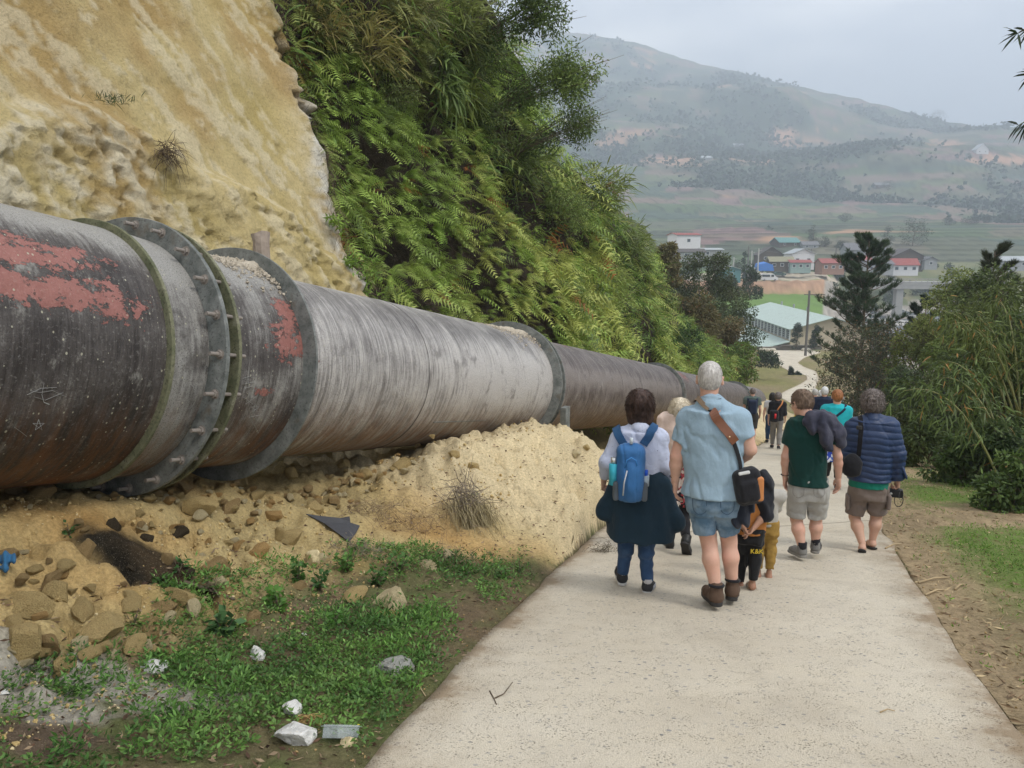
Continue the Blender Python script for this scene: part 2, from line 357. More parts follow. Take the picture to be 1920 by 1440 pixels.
# terraces and mountain: patchwork of fields
k = (GY > 316)[..., None]
cell = P3 * np.array([1 / 55., 1 / 70., 1 / 9.]) + .5 * np.stack([fbm(P3 / 60., 3, 61), fbm(P3 / 60., 3, 62), 0 * GX], -1)
ci = np.floor(cell).astype(int); hs = _h(ci[..., 0], ci[..., 1], ci[..., 2], 5)
pal = np.array([(.10, .17, .06), (.14, .20, .07), (.09, .13, .06), (.22, .20, .11), (.12, .16, .07), (.17, .19, .09), (.24, .19, .12), (.08, .14, .07)])
fc = pal[np.clip(((hs + 1) * 4).astype(int), 0, 7)] * np.array([.86, .72, 1.05])
fr = fbm(P3 / 150., 5, 64)[..., None]; fk = sst(.02, .22, fr[..., 0] + .12 * sst(900, 1500, GY))[..., None]
fc = fc * (1 - fk) + C(.035, .06, .035) * (1 + .5 * fbm(P3 / 14., 4, 66))[..., None] * fk
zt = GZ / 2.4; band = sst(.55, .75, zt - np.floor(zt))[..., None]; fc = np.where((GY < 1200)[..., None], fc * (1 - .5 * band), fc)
sl = sst(.52, .62, fbm(P3 / np.array([110., 110., 30.]), 4, 68))[..., None]; fc = fc * (1 - sl) + C(.36, .22, .14) * sl
for px, py, w, h in ((1470, 258, 26, 12), (1270, 300, 50, 6), (1420, 300, 40, 7), (1770, 268, 30, 6), (1880, 300, 60, 8)):
    gx = (px - 960) / FPX; ev = ray(px, py); t0 = ev[2] / ev[1]; ex = ev[0] / ev[1]
    dd = np.sqrt(((g_ - ex) * FPX / w) ** 2 + (((GZ - 1.57) / np.maximum(GY, 1) - t0) * FPX / h) ** 2) + .9 * fbm(P3 / 18., 4, 70)
    kk = (sst(1.15, .75, dd) * (GY > 500))[..., None]; fc = fc * (1 - kk) + C(.44, .26, .17) * kk
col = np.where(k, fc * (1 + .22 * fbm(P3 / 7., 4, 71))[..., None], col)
# riverbed
rb = ((g_ > .40) & (GY > 175) & (GY + 9 * fbm(P3 / 12., 3, 74) < 292))[..., None]; rk = ((g_ > .42) & (GY > 270) & (GY < 350))[..., None]; col = np.where(rk, (C(.10, .13, .06) + C(.14, .09, .06) * np.clip(.3 + fbm(P3 / 8., 4, 75), 0, 1)[..., None]), col)
col = np.where(rb, C(.33, .30, .26) * (1 + .5 * fbm(P3 / 2.2, 4, 73))[..., None], col)
m = NT('ground_soil'); c = m.attr('Col', False)
d1 = m.ramp(m.noise(46, 4, .65), [(.25, .62), (.5, 1.0), (.75, 1.28)]); c = m.mix(1.0, c, d1, 'MULTIPLY')
v1 = m.ramp(m.vor(34, feat='DISTANCE_TO_EDGE'), [(.0, .55), (.12, 1.0)]); c = m.mix(.2, c, m.mix(1.0, c, v1, 'MULTIPLY'))
fr = m.ramp(m.noise(170, 2), [(.62, 0.0), (.74, 1.0)]); c = m.mix(m.math('MULTIPLY', fr, .35), c, (.72, .62, .45))
b = m.bump(m.noise(14, 8, .75), .022); b = m.bump(m.noise(90, 3, .7), .006, prev=b)
M_ground = m.fin(c, .95, b, 0, .1)
ground = mk('ground', P3.reshape(-1, 3), grid_faces(len(az), len(rad))[:, ::-1], M_ground, col=np.clip(col, .005, .9).reshape(-1, 3)); T(ground, kind='structure')
del GX, GY, GZ, P3, n1, n2, n3, soil, moss, lf, ochre, pale, oc, tan, cell, fc

# ------------------------------------------------------------------ road slab
ys = np.concatenate([np.arange(-11, 60, .16), np.arange(60, 150.2, .6)])
us = np.linspace(0, 1, 41); yy, uu = np.meshgrid(ys, us, indexing='ij')
wob = .035 * np.stack([fbm(xyz(ys * 1.7, 0 * ys + k, 0 * ys), 4, 80) for k in (0, 9)], 0)
lx = xL(ys) + wob[0]; rx = xR(ys) + wob[1]
xx = lx[:, None] * (1 - uu) + rx[:, None] * uu
zz = Bz(yy) + .006 * fbm(xyz(xx * 2, yy * 2, 0 * xx), 3, 82)
V = np.stack([xx, yy, zz], -1); n = len(ys); sk = V[:, [0, -1]].copy(); sk[..., 2] -= .14
V = np.concatenate([sk[:, :1], V, sk[:, 1:]], 1)
m = NT('worn_concrete'); co = m.co
big = m.noise(.55, 5, .6); mid = m.noise(5, 5, .6); fine = m.noise(140, 3, .6)
c = m.ramp(big, [(.3, (.50, .435, .335)), (.7, (.64, .58, .47))]); c = m.mix(m.ramp(mid, [(.35, .0), (.7, .45)]), c, (.54, .49, .41))
c = m.mix(1.0, c, m.ramp(fine, [(.25, .74), (.5, 1.0), (.8, 1.12)]), 'MULTIPLY')
w = m.mapv(co, (1, 1.25, 1)); dv = m.N.new('ShaderNodeTexVoronoi'); dv.inputs['Scale'].default_value = 22; m.L(w, dv.inputs['Vector']); msk = m.ramp(dv.outputs['Distance'], [(.20, 1.0), (.30, 0.0)])
dvc = m.ramp(m.N.new('ShaderNodeSeparateColor').outputs[0], [(0, 0.)]) if False else None
sep = m.N.new('ShaderNodeSeparateColor'); m.L(dv.outputs['Color'], sep.inputs[0])
pick = m.ramp(sep.outputs[0], [(.60, 0.0), (.66, 1.0)]); patch = m.ramp(m.noise(1.6, 3), [(.4, .45), (.6, 1.0)])
st = m.math('MULTIPLY', m.math('MULTIPLY', msk, pick), patch)
stc = m.ramp(sep.outputs[1], [(.0, (.15, .16, .17)), (.6, (.27, .27, .27)), (1.0, (.40, .35, .28))]); c = m.mix(m.math('MULTIPLY', st, .85), c, stc)
ch = m.vor(55, v=m.mapv(co, (1, 1.9, 1), (0, 0, .5))); chm = m.math('MULTIPLY', m.ramp(ch, [(.15, 1.0), (.27, 0.0)]), m.ramp(m.noise(9, 3), [(.45, 0.0), (.6, 1.0)]))
c = m.mix(m.math('MULTIPLY', chm, .7), c, (.13, .115, .10))
eg = m.math('ADD', m.attr('edge'), m.math('MULTIPLY', m.math('SUBTRACT', m.noise(2.6, 5, .7), .5), .75)); c = m.mix(m.ramp(eg, [(.0, .85), (.10, .35), (.32, 0.0)]), c, (.25, .18, .11))
c = m.mix(m.ramp(m.noise(.9, 4, .65, dist=.6), [(.52, 0.0), (.66, .38)]), c, (.38, .33, .26))
sy = m.N.new('ShaderNodeSeparateXYZ'); m.L(co, sy.inputs[0]); jt = m.math('ABSOLUTE', m.math('SUBTRACT', m.math('FRACT', m.math('MULTIPLY', m.math('ADD', m.math('ADD', sy.outputs[1], m.math('MULTIPLY', sy.outputs[0], -.33)), m.math('MULTIPLY', m.noise(3, 3), .05)), 1 / 10.6)), .719)); c = m.mix(m.ramp(jt, [(.0008, .6), (.0022, 0.0)]), c, (.14, .11, .08))
b = m.bump(mid, .012); b = m.bump(m.math('SUBTRACT', fine, m.math('MULTIPLY', chm, 2.0)), .006, prev=b)
M_road = m.fin(c, .92, b, 0, .15)
ed = np.minimum(np.arange(43), 42 - np.arange(43))[None] * np.full((n, 1), 1.0) - 1; ed = ed * (rx - lx)[:, None] / 40; road = mk('road', V.reshape(-1, 3), grid_faces(n, 43)[:, ::-1], M_road, attrs=dict(edge=np.clip(ed, 0, 9))); T(road, kind='structure')
road.data.validate()
# ================================================================== pipeline
def pax(s): return A0 + AX * s
def psurf(s, phi, r): return A0 + AX * np.asarray(s)[..., None] + np.asarray(r)[..., None] * (np.cos(phi)[..., None] * PN + np.sin(phi)[..., None] * PU)
def pproj_to_sphi(px, py, r):
    """pixel -> (s,phi) on the pipe cylinder"""
    d = ray(px, py); o = CAM - A0; do = d - AX * (d @ AX); oo = o - AX * (o @ AX)
    a = do @ do; b = 2 * do @ oo; c = oo @ oo - r * r; t = (-b - math.sqrt(max(b * b - 4 * a * c, 0))) / (2 * a)
    p = CAM + d * t - A0; return float(p @ AX), math.atan2(p @ PU, p @ PN)
def pipe_mat(name, base, light, dark, streak=1.0, rust=.5, gl=.45):
    m = NT(name); uv = m.uvc(); paint = m.attr('paint'); rs = m.attr('rust'); li = m.attr('lichen'); lt = m.attr('light')
    st = m.noise(1.0, 5, .65, m.mapv(uv, (26, 1.1, 1)), dist=.4); st2 = m.noise(1.0, 4, .7, m.mapv(uv, (75, 4.5, 1)), dist=.3)
    sp = m.noise(38, 4, .7, uv); sp2 = m.noise(95, 3, .7, uv); bl = m.noise(2.2, 5, .65, uv)
    f = m.math('ADD', m.math('MULTIPLY', st, .55 * streak), m.math('ADD', m.math('MULTIPLY', st2, .35 * streak), m.math('MULTIPLY', bl, 1 - .62 * streak)))
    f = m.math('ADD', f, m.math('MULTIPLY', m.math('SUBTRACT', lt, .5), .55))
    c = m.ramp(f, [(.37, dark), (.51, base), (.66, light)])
    c = m.mix(m.ramp(sp, [(.56, 0.0), (.66, .75)]), c, m.mix(.5, c, light)); c = m.mix(m.ramp(sp2, [(.36, .85), (.46, 0.0)]), c, (.028, .024, .022))
    mo = m.noise(2.6, 7, .72, m.mapv(uv, (1, .7, 1)), dist=.5); c = m.mix(m.ramp(mo, [(.36, .7), (.46, 0.0)]), c, m.mix(.5, dark, base)); c = m.mix(m.ramp(m.noise(3.4, 7, .75, m.mapv(uv, (1.3, .8, 1))), [(.56, 0.0), (.66, .55)]), c, m.mix(.35, light, (.5, .48, .42)))
    # orange rust towards the underside
    rr_ = m.math('MULTIPLY', rs, m.ramp(m.noise(1.0, 5, .7, m.mapv(uv, (14, 2.2, 1))), [(.4, 0.0), (.62, 1.0)])); c = m.mix(m.math('MULTIPLY', rr_, rust), c, (.20, .075, .022))
    # red primer left in flakes
    pn = m.math('ADD', paint, m.math('ADD', m.math('MULTIPLY', m.math('SUBTRACT', m.noise(7.5, 8, .78, m.mapv(uv, (1, 1.35, 1)), dist=.25), .5), 3.4), m.math('MULTIPLY', m.math('SUBTRACT', m.noise(32, 4, .7, uv), .5), .8)))
    pk = m.ramp(pn, [(.495, 0.0), (.505, 1.0)]); rim = m.ramp(pn, [(.46, 0.0), (.50, 1.0), (.515, 0.0)])
    red = m.mix(m.noise(9, 5, .65, uv), (.20, .065, .052), (.34, .15, .125)); red = m.mix(m.ramp(sp, [(.55, 0.0), (.68, .5)]), red, (.40, .26, .22))
    c = m.mix(m.math('MULTIPLY', rim, .8), c, (.03, .022, .02)); c = m.mix(pk, c, red)
    # pale yellow lichen and bird lime in drips
    ln = m.math('ADD', m.noise(1.0, 4, .7, m.mapv(uv, (13, 1.6, 1))), m.math('MULTIPLY', m.noise(30, 3, .6, uv), .45))
    lk = m.ramp(m.math('ADD', ln, m.math('MULTIPLY', li, .35)), [(1.02, 0.0), (1.06, .9)]); c = m.mix(lk, c, (.50, .48, .28))
    vd = m.N.new('ShaderNodeTexVoronoi'); vd.inputs['Scale'].default_value = 34; m.L(m.mapv(uv, (1, .8, 1)), vd.inputs['Vector']); vs_ = m.N.new('ShaderNodeSeparateColor'); m.L(vd.outputs['Color'], vs_.inputs[0])
    dt = m.math('MULTIPLY', m.ramp(m.math('ADD', vd.outputs['Distance'], m.math('MULTIPLY', vs_.outputs[1], .22)), [(.22, 1.0), (.27, 0.0)]), m.ramp(m.math('ADD', vs_.outputs[0], m.math('MULTIPLY', m.noise(3, 4, .6, uv), .7)), [(.98, 0.0), (1.02, .8)])); c = m.mix(dt, c, (.42, .40, .30))
    h = m.math('ADD', m.math('MULTIPLY', sp2, .5), m.math('ADD', m.math('MULTIPLY', pk, .8), m.math('MULTIPLY', st2, .6)))
    b = m.bump(h, .006); b = m.bump(bl, .02, prev=b)
    rg = m.ramp(sp, [(.3, gl), (.7, gl + .22)]); return m.fin(c, rg, b, 0, .5)
PM = {'A': pipe_mat('weathered_dark_pipe', (.085, .074, .068), (.30, .29, .27), (.024, .018, .016), .62, .75, .5),
      'C': pipe_mat('weathered_grey_pipe', (.22, .205, .195), (.50, .475, .45), (.045, .036, .033), 1.0, .8, .36),
      'D': pipe_mat('weathered_brown_pipe', (.07, .052, .047), (.22, .19, .175), (.022, .016, .014), 1.0, .5, .42)}
def gs(s, phi, cs, cp, ws, wp, pw=2): return np.exp(-(np.abs((s - cs) / ws) ** pw + np.abs((phi - cp) / wp) ** pw))
pipeline = empty('pipeline', tuple(pax(0)), 0, 'huge weathered steel water pipeline with flanges running downhill along the foot of the clay bank', 'pipeline')
PINV = Matrix.Translation(-Vector(tuple(pax(0))))
def under(o): o.parent = pipeline; o.matrix_parent_inverse = PINV; return o
def section(name, s0, s1, r0, r1, key, patches=(), rust=(0, 1), light=None, lichen=(), nseg=None, label=None):
    ns = nseg or max(6, int((s1 - s0) / .06)); nphi = 128 if s0 < 14 else 72
    s = np.linspace(s0, s1, ns + 1); ph = np.linspace(-math.pi, math.pi, nphi + 1); S, PH = np.meshgrid(s, ph, indexing='ij')
    R = np.interp(S, [s0, s1], [r0, r1]) + .004 * fbm(xyz(S * 2, PH * 2, 0 * S), 3, 5)
    if callable(name): pass
    V = psurf(S, PH, R)
    pa = np.full(S.shape, -.6)
    for (a, b, w1, w2, k) in patches: pa = np.maximum(pa, -.6 + k * gs(S, PH, a, b, w1, w2, 3))
    ru = sst(-.2, -1.2, np.sin(PH) * 1.3 + 0 * S); 
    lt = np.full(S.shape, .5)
    if light is not None: lt = light(S, PH)  # tone profile, with top light and side highlights painted in
    lc = np.zeros(S.shape)
    for (a, b, w1, w2, k) in lichen: lc = np.maximum(lc, k * gs(S, PH, a, b, w1, w2))
    o = mk(name, V.reshape(-1, 3), grid_faces(ns + 1, nphi + 1), PM[key], attrs=dict(paint=pa, rust=ru, lichen=lc, light=lt), uv=np.stack([S, PH * R], -1).reshape(-1, 2))
    if label: o['label'] = label
    return under(o)
def pp(px, py, r): return pproj_to_sphi(px, py, r)
a1 = pp(60, 470, .9); a2 = pp(150, 560, .9); a3 = pp(235, 598, .9); b1_ = pp(530, 640, .885); b2_ = pp(520, 600, .885); b3_ = pp(500, 745, .885)
RA, RB, RC = .905, .885, .852
section('pipe_section', -6, 3.78, RA, RA, 'A', [(a1[0] - .1, a1[1], .85, .18, 1.33), (a2[0] - .25, a2[1] + .03, .95, .19, 1.38), (a3[0], a3[1] + .02, .34, .14, 1.15), (a1[0] - 1.5, a1[1] - .1, .9, .25, 1.3)],
        light=lambda S, P: .25 + .65 * sst(.55, 1.35, P) - .1 * sst(-.2, -.8, P), lichen=[(pp(200, 650, .9)[0], pp(200, 650, .9)[1], .12, .25, 1.0), (pp(130, 640, .9)[0], pp(120, 640, .9)[1], .5, .2, .55)], label='dark section with large flakes of red primer')  # paler top: light from above painted into the tone
section('pipe_collar', 3.82, 4.14, RA + .012, RA - .01, 'A', light=lambda S, P: .55 + .3 * sst(.5, 1.2, P), nseg=8)
section('pipe_section', 4.14, 5.18, RB, RB, 'A', [(b1_[0] + .08, b1_[1], .32, .26, 1.32), (b2_[0] + .16, b2_[1] + .1, .24, .26, 1.32), (b3_[0] - .05, b3_[1] + .05, .16, .07, 1.3)],
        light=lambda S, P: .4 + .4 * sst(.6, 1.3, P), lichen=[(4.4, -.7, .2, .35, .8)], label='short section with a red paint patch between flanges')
section('pipe_section', 5.2, 11.2, RC, RC, 'C', [(5.35, 1.15, .22, .3, 1.05), (5.4, .1, .12, .05, 1.0)],
        light=lambda S, P: .40 + .26 * sst(6.5, 9.5, S) * np.exp(-((P - .1) / .45) ** 2) - .12 * sst(-.4, -1, P) - .2 * np.exp(-((P - .9) / .3) ** 2) + .1 * sst(1.2, 1.5, P),  # bright side band: reflected sky painted into the grey
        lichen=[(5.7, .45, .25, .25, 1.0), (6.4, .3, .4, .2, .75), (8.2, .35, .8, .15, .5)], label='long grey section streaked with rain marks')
section('pipe_section', 11.4, 21.55, .81, .81, 'D', [(13.2, 1.2, .5, .25, 1.0), (17.5, 1.2, .8, .2, .95)], light=lambda S, P: .35 + .35 * np.exp(-((P - .25) / .2) ** 2) + .15 * sst(1, 1.4, P), label='dark brown section beyond the long grey one')  # pale stripe along the side is a painted highlight
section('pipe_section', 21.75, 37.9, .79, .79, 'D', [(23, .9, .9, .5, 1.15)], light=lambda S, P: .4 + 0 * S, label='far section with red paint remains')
section('pipe_section', 38.1, 46, .79, .79, 'D', nseg=30)
def flange(s, r0, r1, th, mat, name='flange'):
    n = 144; ph = np.linspace(0, 2 * math.pi, n, endpoint=False); prof = [(s, r0), (s, r1 - .004), (s + .004, r1), (s + th - .004, r1), (s + th, r1 - .004), (s + th, r0)]
    V = np.concatenate([psurf(np.full(n, a), ph, np.full(n, b) + (.002 * fbm(xyz(np.cos(ph) * 3, np.sin(ph) * 3, s + 0 * ph), 2, 3))) for a, b in prof])
    j = np.arange(n); jn = (j + 1) % n; F = np.concatenate([np.stack([k * n + j, k * n + jn, (k + 1) * n + jn, (k + 1) * n + j], 1) for k in range(5)])
    o = mk(name, V, F, mat, smooth=False); return under(o)
m = NT('flange_steel'); c = m.ramp(m.noise(9, 5, .65), [(.32, (.095, .105, .098)), (.55, (.185, .195, .185)), (.75, (.27, .28, .265))])
c = m.mix(m.ramp(m.noise(60, 4, .7), [(.55, 0.0), (.68, .8)]), c, (.045, .04, .034)); c = m.mix(m.ramp(m.noise(4, 4, .6), [(.6, 0.0), (.72, .7)]), c, (.11, .075, .04))
M_fl = m.fin(c, .62, m.bump(m.noise(80, 4, .7), .004), 0, .4)
m = NT('mossy_flange'); c = m.ramp(m.noise(7, 5, .65), [(.32, (.10, .11, .06)), (.55, (.18, .18, .11)), (.75, (.28, .27, .2))]); c = m.mix(m.ramp(m.noise(50, 4, .7), [(.52, 0.0), (.66, .8)]), c, (.05, .045, .03))
M_flm = m.fin(c, .8, m.bump(m.noise(80, 4, .7), .005), 0, .3)
M_bolt = simple('rusty_bolt', (.24, .21, .185), .6, .3, 90, .002, .4)
flange(3.76, RA - .01, .955, .03, M_flm, 'weld_ridge')
f1 = flange(4.145, RB - .04, 1.05, .036, M_fl); f1b = flange(4.29, RB - .02, 1.03, .03, M_flm)
f2 = flange(5.18, RC - .03, 1.02, .022, M_fl)
f4 = flange(11.2, .80, .995, .025, M_fl); f4b = flange(11.42, .79, .97, .02, M_fl); flange(11.225, .80, .86, .195, M_flm, 'coupling_sleeve')
f5 = flange(21.6, .78, .90, .03, M_fl); flange(21.75, .78, .88, .03, M_fl); flange(37.95, .78, .9, .05, M_fl); flange(4.179, RB - .02, .925, .11, M_flm, 'coupling_sleeve')
def sub(o, par): 
    o.parent = par; o.matrix_parent_inverse = Matrix.Identity(4); o.matrix_parent_inverse = PINV.inverted() if False else Matrix.Identity(4); return o
bm_ = MB(); 
def bolt_mesh(l0, l1, pr, nutr):
    b = MB(); b.tube([(0, 0, l0), (0, 0, l1)], pr, 10)
    for z0, z1 in ((-.026, -.002), (.03, .05)): b.tube([(0, 0, z0), (0, 0, z1)], nutr, 6)
    b.tube([(0, 0, -.006), (0, 0, -.002)], nutr * 1.35, 12)
    return b
bolt0 = None
for k in range(22):
    ph = k * 2 * math.pi / 22 + .07; p = psurf(np.array([4.15]), np.array([ph]), np.array([.99]))[0]
    if bolt0 is None:
        bolt0 = bolt_mesh(-.10, .235, .0145, .028).build('bolt', M_bolt); o = bolt0
    else:
        o = bpy.data.objects.new('bolt', bolt0.data); COL.objects.link(o)
    R = Vector(tuple(AX)).to_track_quat('Z', 'Y').to_matrix().to_4x4()
    o.parent = f1; o.matrix_parent_inverse = Matrix.Identity(4)
    o.matrix_local = PINV.inverted() @ PINV @ Matrix.Translation(Vector(tuple(p))) @ R @ Matrix.Rotation(k * 1.3, 4, 'Z')
# steel saddle plate under the coupling at the mound
b = MB(); pz = psurf(np.array([11.42]), np.array([-.35]), np.array([.99]))[0]
b.box(pz + np.array([.06, -.05, -.42]), (.09, .20, .95), math.atan2(-US[0], US[1]) * 1.0); under(b.build('support_plate', M_fl))
# a long weld seam near the bottom of the grey section and hairline ring seams
ph = np.full(40, -.62); V, F = tube(psurf(np.linspace(7.8, 9.2, 40), ph, np.full(40, RC)), .006, 6); under(mk('weld_seam', V, F, M_fl))
for sv_ in (7.35, 2.15, 15.4):
    ph = np.linspace(-1.5, 2, 90); V, F = tube(psurf(np.full(90, sv_), ph, np.full(90, RC if sv_ > 5 and sv_ < 11 else (RA if sv_ < 4 else .81))), .004, 5); under(mk('weld_seam', V, F, PM['D' if sv_ > 12 else ('A' if sv_ < 4 else 'C')]))
# chalk scratches
M_ch = simple('chalk_scratch', (.34, .34, .33), .9, .2, 60, 0)
def scratch(cx, cy, pts, r, w=.0022):
    P = []
    for x, y in pts:
        s, ph = pp(cx + x, cy + y, r); P.append(psurf(np.array([s]), np.array([ph]), np.array([r + .0025]))[0])
    V, F = tube(P, w, 4, flat=.5); return V, F
def star(cx, cy, R, r, name='scratched_star'):
    b = MB(); pts = [(R * math.sin(k * 4 * math.pi / 5), -R * math.cos(k * 4 * math.pi / 5)) for k in range(6)]
    V, F = scratch(cx, cy, pts, r); b.add(V, F); under(b.build(name, M_ch))
star(72, 797, 11, RA + .004); star(467, 748, 12, RB + .003); star(478, 765, 8, RB + .003)
b = MB()
for pts in ([(-28, -8), (-10, -4), (14, -8), (40, 4)], [(-2, -22), (-6, 0), (-2, 14), (8, 18)], [(-34, 0), (-8, -12), (22, -14)], [(-20, 4), (0, 10), (34, -4)]): b.add(*scratch(84, 740, pts, RA + .004))
for pts in ([(-14, 0), (0, 10), (10, 18)], ): b.add(*scratch(40, 800, pts, RA + .004))
T(under(b.build('scratched_sign', M_ch)), kind='stuff')
b = MB()
for pts in ([(-12, -6), (0, -10), (10, -8)], [(-10, 4), (10, 0)], [(-2, -12), (0, 12)], [(6, 8), (-8, 12)]): b.add(*scratch(466, 716, pts, RB + .003))
for pts in ([(0, 0), (6, 26)], [(4, 2), (14, 20)], [(-2, 12), (18, 8)], [(8, 26), (16, 42), (22, 28)]): b.add(*scratch(468, 770, pts, RB + .003))
T(under(b.build('scratched_sign', M_ch)), kind='stuff')
b = MB(); b.add(*scratch(352, 742, [(14 * math.cos(t), 24 * math.sin(t)) for t in np.linspace(.5, 6.6, 18)], RA - .004, .002)); under(b.build('scratched_ring', M_ch))
# ================================================================== clay cliff and overgrown bank
def slope(s): return 2.7 + 1.9 * sst(9, 17, s)
def zb(s): x, y = xy_of(s, -1.3); return Bz(y) + .85
def bank_q(s, h): return -(1.2 + h / slope(s))
def surfhit(px, py, off=0.0):
    d = ray(px, py); ys = np.geomspace(3, 90, 3000); P = CAM + d * (ys / d[1])[:, None]; s, q = sq(P[:, 0], P[:, 1]); h = P[:, 2] - zb(s)
    ok = (q < bank_q(s, np.maximum(h, 0)) + off); k = int(np.argmax(ok)); 
    if not ok.any(): k = len(ys) - 1
    return float(s[k]), float(h[k])
sil = [surfhit(x, y) for x, y in ((945, -60), (995, 40), (1020, 130), (1050, 250), (1140, 340), (1195, 420), (1235, 480), (1265, 560), (1330, 640), (1390, 690))]
sil = sorted(sil); SS = np.array([a for a, b in sil]); SH = np.array([max(b, .4) for a, b in sil])
SH = np.minimum.accumulate(SH) if False else SH
def hcrest(s): s = np.asarray(s, float); return np.interp(s, np.r_[-5, SS[0] - 4, SS, SS[-1] + 6], np.r_[15, 15, SH, .0]) - .7 + .55 * fbm(xyz(s * .55, 0 * s, 0 * s), 3, 105)
bd = sorted([(surfhit(x, y)[1], surfhit(x, y)[0]) for x, y in ((470, -120), (505, 0), (540, 100), (580, 200), (600, 330), (630, 430), (655, 510), (670, 560))])
def s_bound(h): return np.interp(h, [a for a, b in bd], [b for a, b in bd])
lg = sorted([surfhit(x, y) for x, y in ((0, 225), (60, 205), (130, 215), (200, 235), (260, 275), (400, 340), (560, 440), (640, 520))])
def h_ledge(s): return np.interp(s, [a for a, b in lg], [b for a, b in lg])
def bank(s, h, disp=True):
    s = np.asarray(s, float); h = np.asarray(h, float); hc = hcrest(s); over = np.maximum(h - hc, 0); hh = np.minimum(h, hc)
    q = bank_q(s, hh) - over * 3.0; z = zb(s) + hh + over * .1 - .0 * h; P = xyz(s, h, 0 * s)
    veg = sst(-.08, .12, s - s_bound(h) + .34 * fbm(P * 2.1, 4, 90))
    if disp:
        ca, sa = math.cos(.9), math.sin(.9); a = s * ca - h * sa; b = s * sa + h * ca         # a runs down to the right
        g1 = fbm(xyz(a * .5, b * 1.9, 0 * s), 5, 91); g2 = fbm(xyz(a * 1.8, b * 7.0, 0 * s), 4, 92); g3 = fbm(P * 9, 4, 93); g4 = fbm(P * 1.1, 4, 94)
        led = sst(.18, -.18, h - h_ledge(s) + .22 * fbm(P * 2.2, 4, 95)); lump = np.abs(fbm(P * 3.4, 4, 96))
        rough = .5 + .5 * fbm(P * .8, 3, 97)
        g5 = np.abs(fbm(P * 7.5 + g1[..., None] * .6, 4, 103)); lw_ = .45 + .55 * led; dq = .10 * g4 + .04 * g1 + (.028 * g2 + .020 * g3 - .02 * g5) * (.3 + rough) * lw_ + led * (.32 + .05 * lump - .12 * g5) * (1 - .3 * veg)
        edge = np.exp(-((s - s_bound(h) + .12) / .22) ** 2)
        dq = dq * (1 - .5 * veg) - .42 * veg + edge * (.12 + .10 * np.abs(g2)) + veg * (.4 * fbm(P * .9, 4, 98) + .8 * fbm(xyz(s * .28, h * .33, 2 + 0 * s), 3, 104) * sst(1, 6, s - s_bound(h)))
        crack = np.exp(-((np.abs(g2 + .35 * g1) / .035) ** 2)) * (rough > .62); dq -= .018 * crack * (1 - veg)
        q = q + dq; bank.aux = (veg, led, g1, g2, g3, g4, lump, edge, rough, crack)
    x, y = xy_of(s, q); return xyz(x, y, z)
ss = np.concatenate([np.arange(-4, 12.5, .05), np.arange(12.5, 66, .22)]); hs_ = np.concatenate([np.arange(-1.3, 7, .045), np.arange(7, 18, .09)])
S, Hh = np.meshgrid(ss, hs_, indexing='ij'); V = bank(S, Hh); veg, led, g1, g2, g3, g4, lump, edge, rough, crack = [a[..., None] for a in bank.aux]
clay = C(.47, .37, .15) + (C(.57, .46, .23) - C(.47, .37, .15)) * np.clip(.5 + g4 * 1.3, 0, 1)
clay = clay + (C(.43, .29, .12) - clay) * np.clip(fbm(xyz(S * .7, Hh * .7, 3 + 0 * S), 4, 99)[..., None] * 1.6, 0, .75)
wh = np.clip((g2 * 1.2 + g3 * .7) * (rough * 1.8 - .35) - .04, 0, 1) * 2.2; clay = clay + (C(.70, .62, .44) - clay) * np.clip(wh, 0, .55)
wl = np.clip(led * (lump * 2.1 + g3 * .5), 0, .75) * sst(7.5, 5.5, S)[..., None]; wl = wl * np.clip(.45 + 1.1 * g3 + .5 * g2, 0, 1); clay = clay + (C(.72, .65, .49) - clay) * wl
clay = clay * (1 - .22 * crack) * (1 + .07 * g3)
clay = clay + (C(.72, .69, .62) - clay) * np.clip(edge * (.75 + g3), 0, .9) * sst(6.2, 4.8, Hh)[..., None]
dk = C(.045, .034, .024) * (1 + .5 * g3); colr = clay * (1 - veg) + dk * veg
m = NT('clay_bank'); c = m.attr('Col', False); a = m.mapv(m.co, (1, 1, 1))
c = m.mix(1.0, c, m.ramp(m.noise(30, 5, .7), [(.28, .72), (.48, 1.0), (.75, 1.15)]), 'MULTIPLY'); c = m.mix(m.ramp(m.noise(75, 3, .6), [(.64, 0.0), (.74, .5)]), c, (.72, .65, .5))
pit = m.ramp(m.noise(17, 4, .7), [(.30, 1.0), (.37, 0.0)]); c = m.mix(m.math('MULTIPLY', pit, .22), c, (.22, .15, .07))
b = m.bump(m.noise(16, 8, .75), .045); b = m.bump(m.noise(60, 3, .7), .012, prev=b); M_clay = m.fin(c, .95, b, 0, .12)
hill = mk('hillside', V.reshape(-1, 3), grid_faces(len(ss), len(hs_)), M_clay, col=np.clip(colr, .01, .9).reshape(-1, 3)); T(hill, kind='structure')

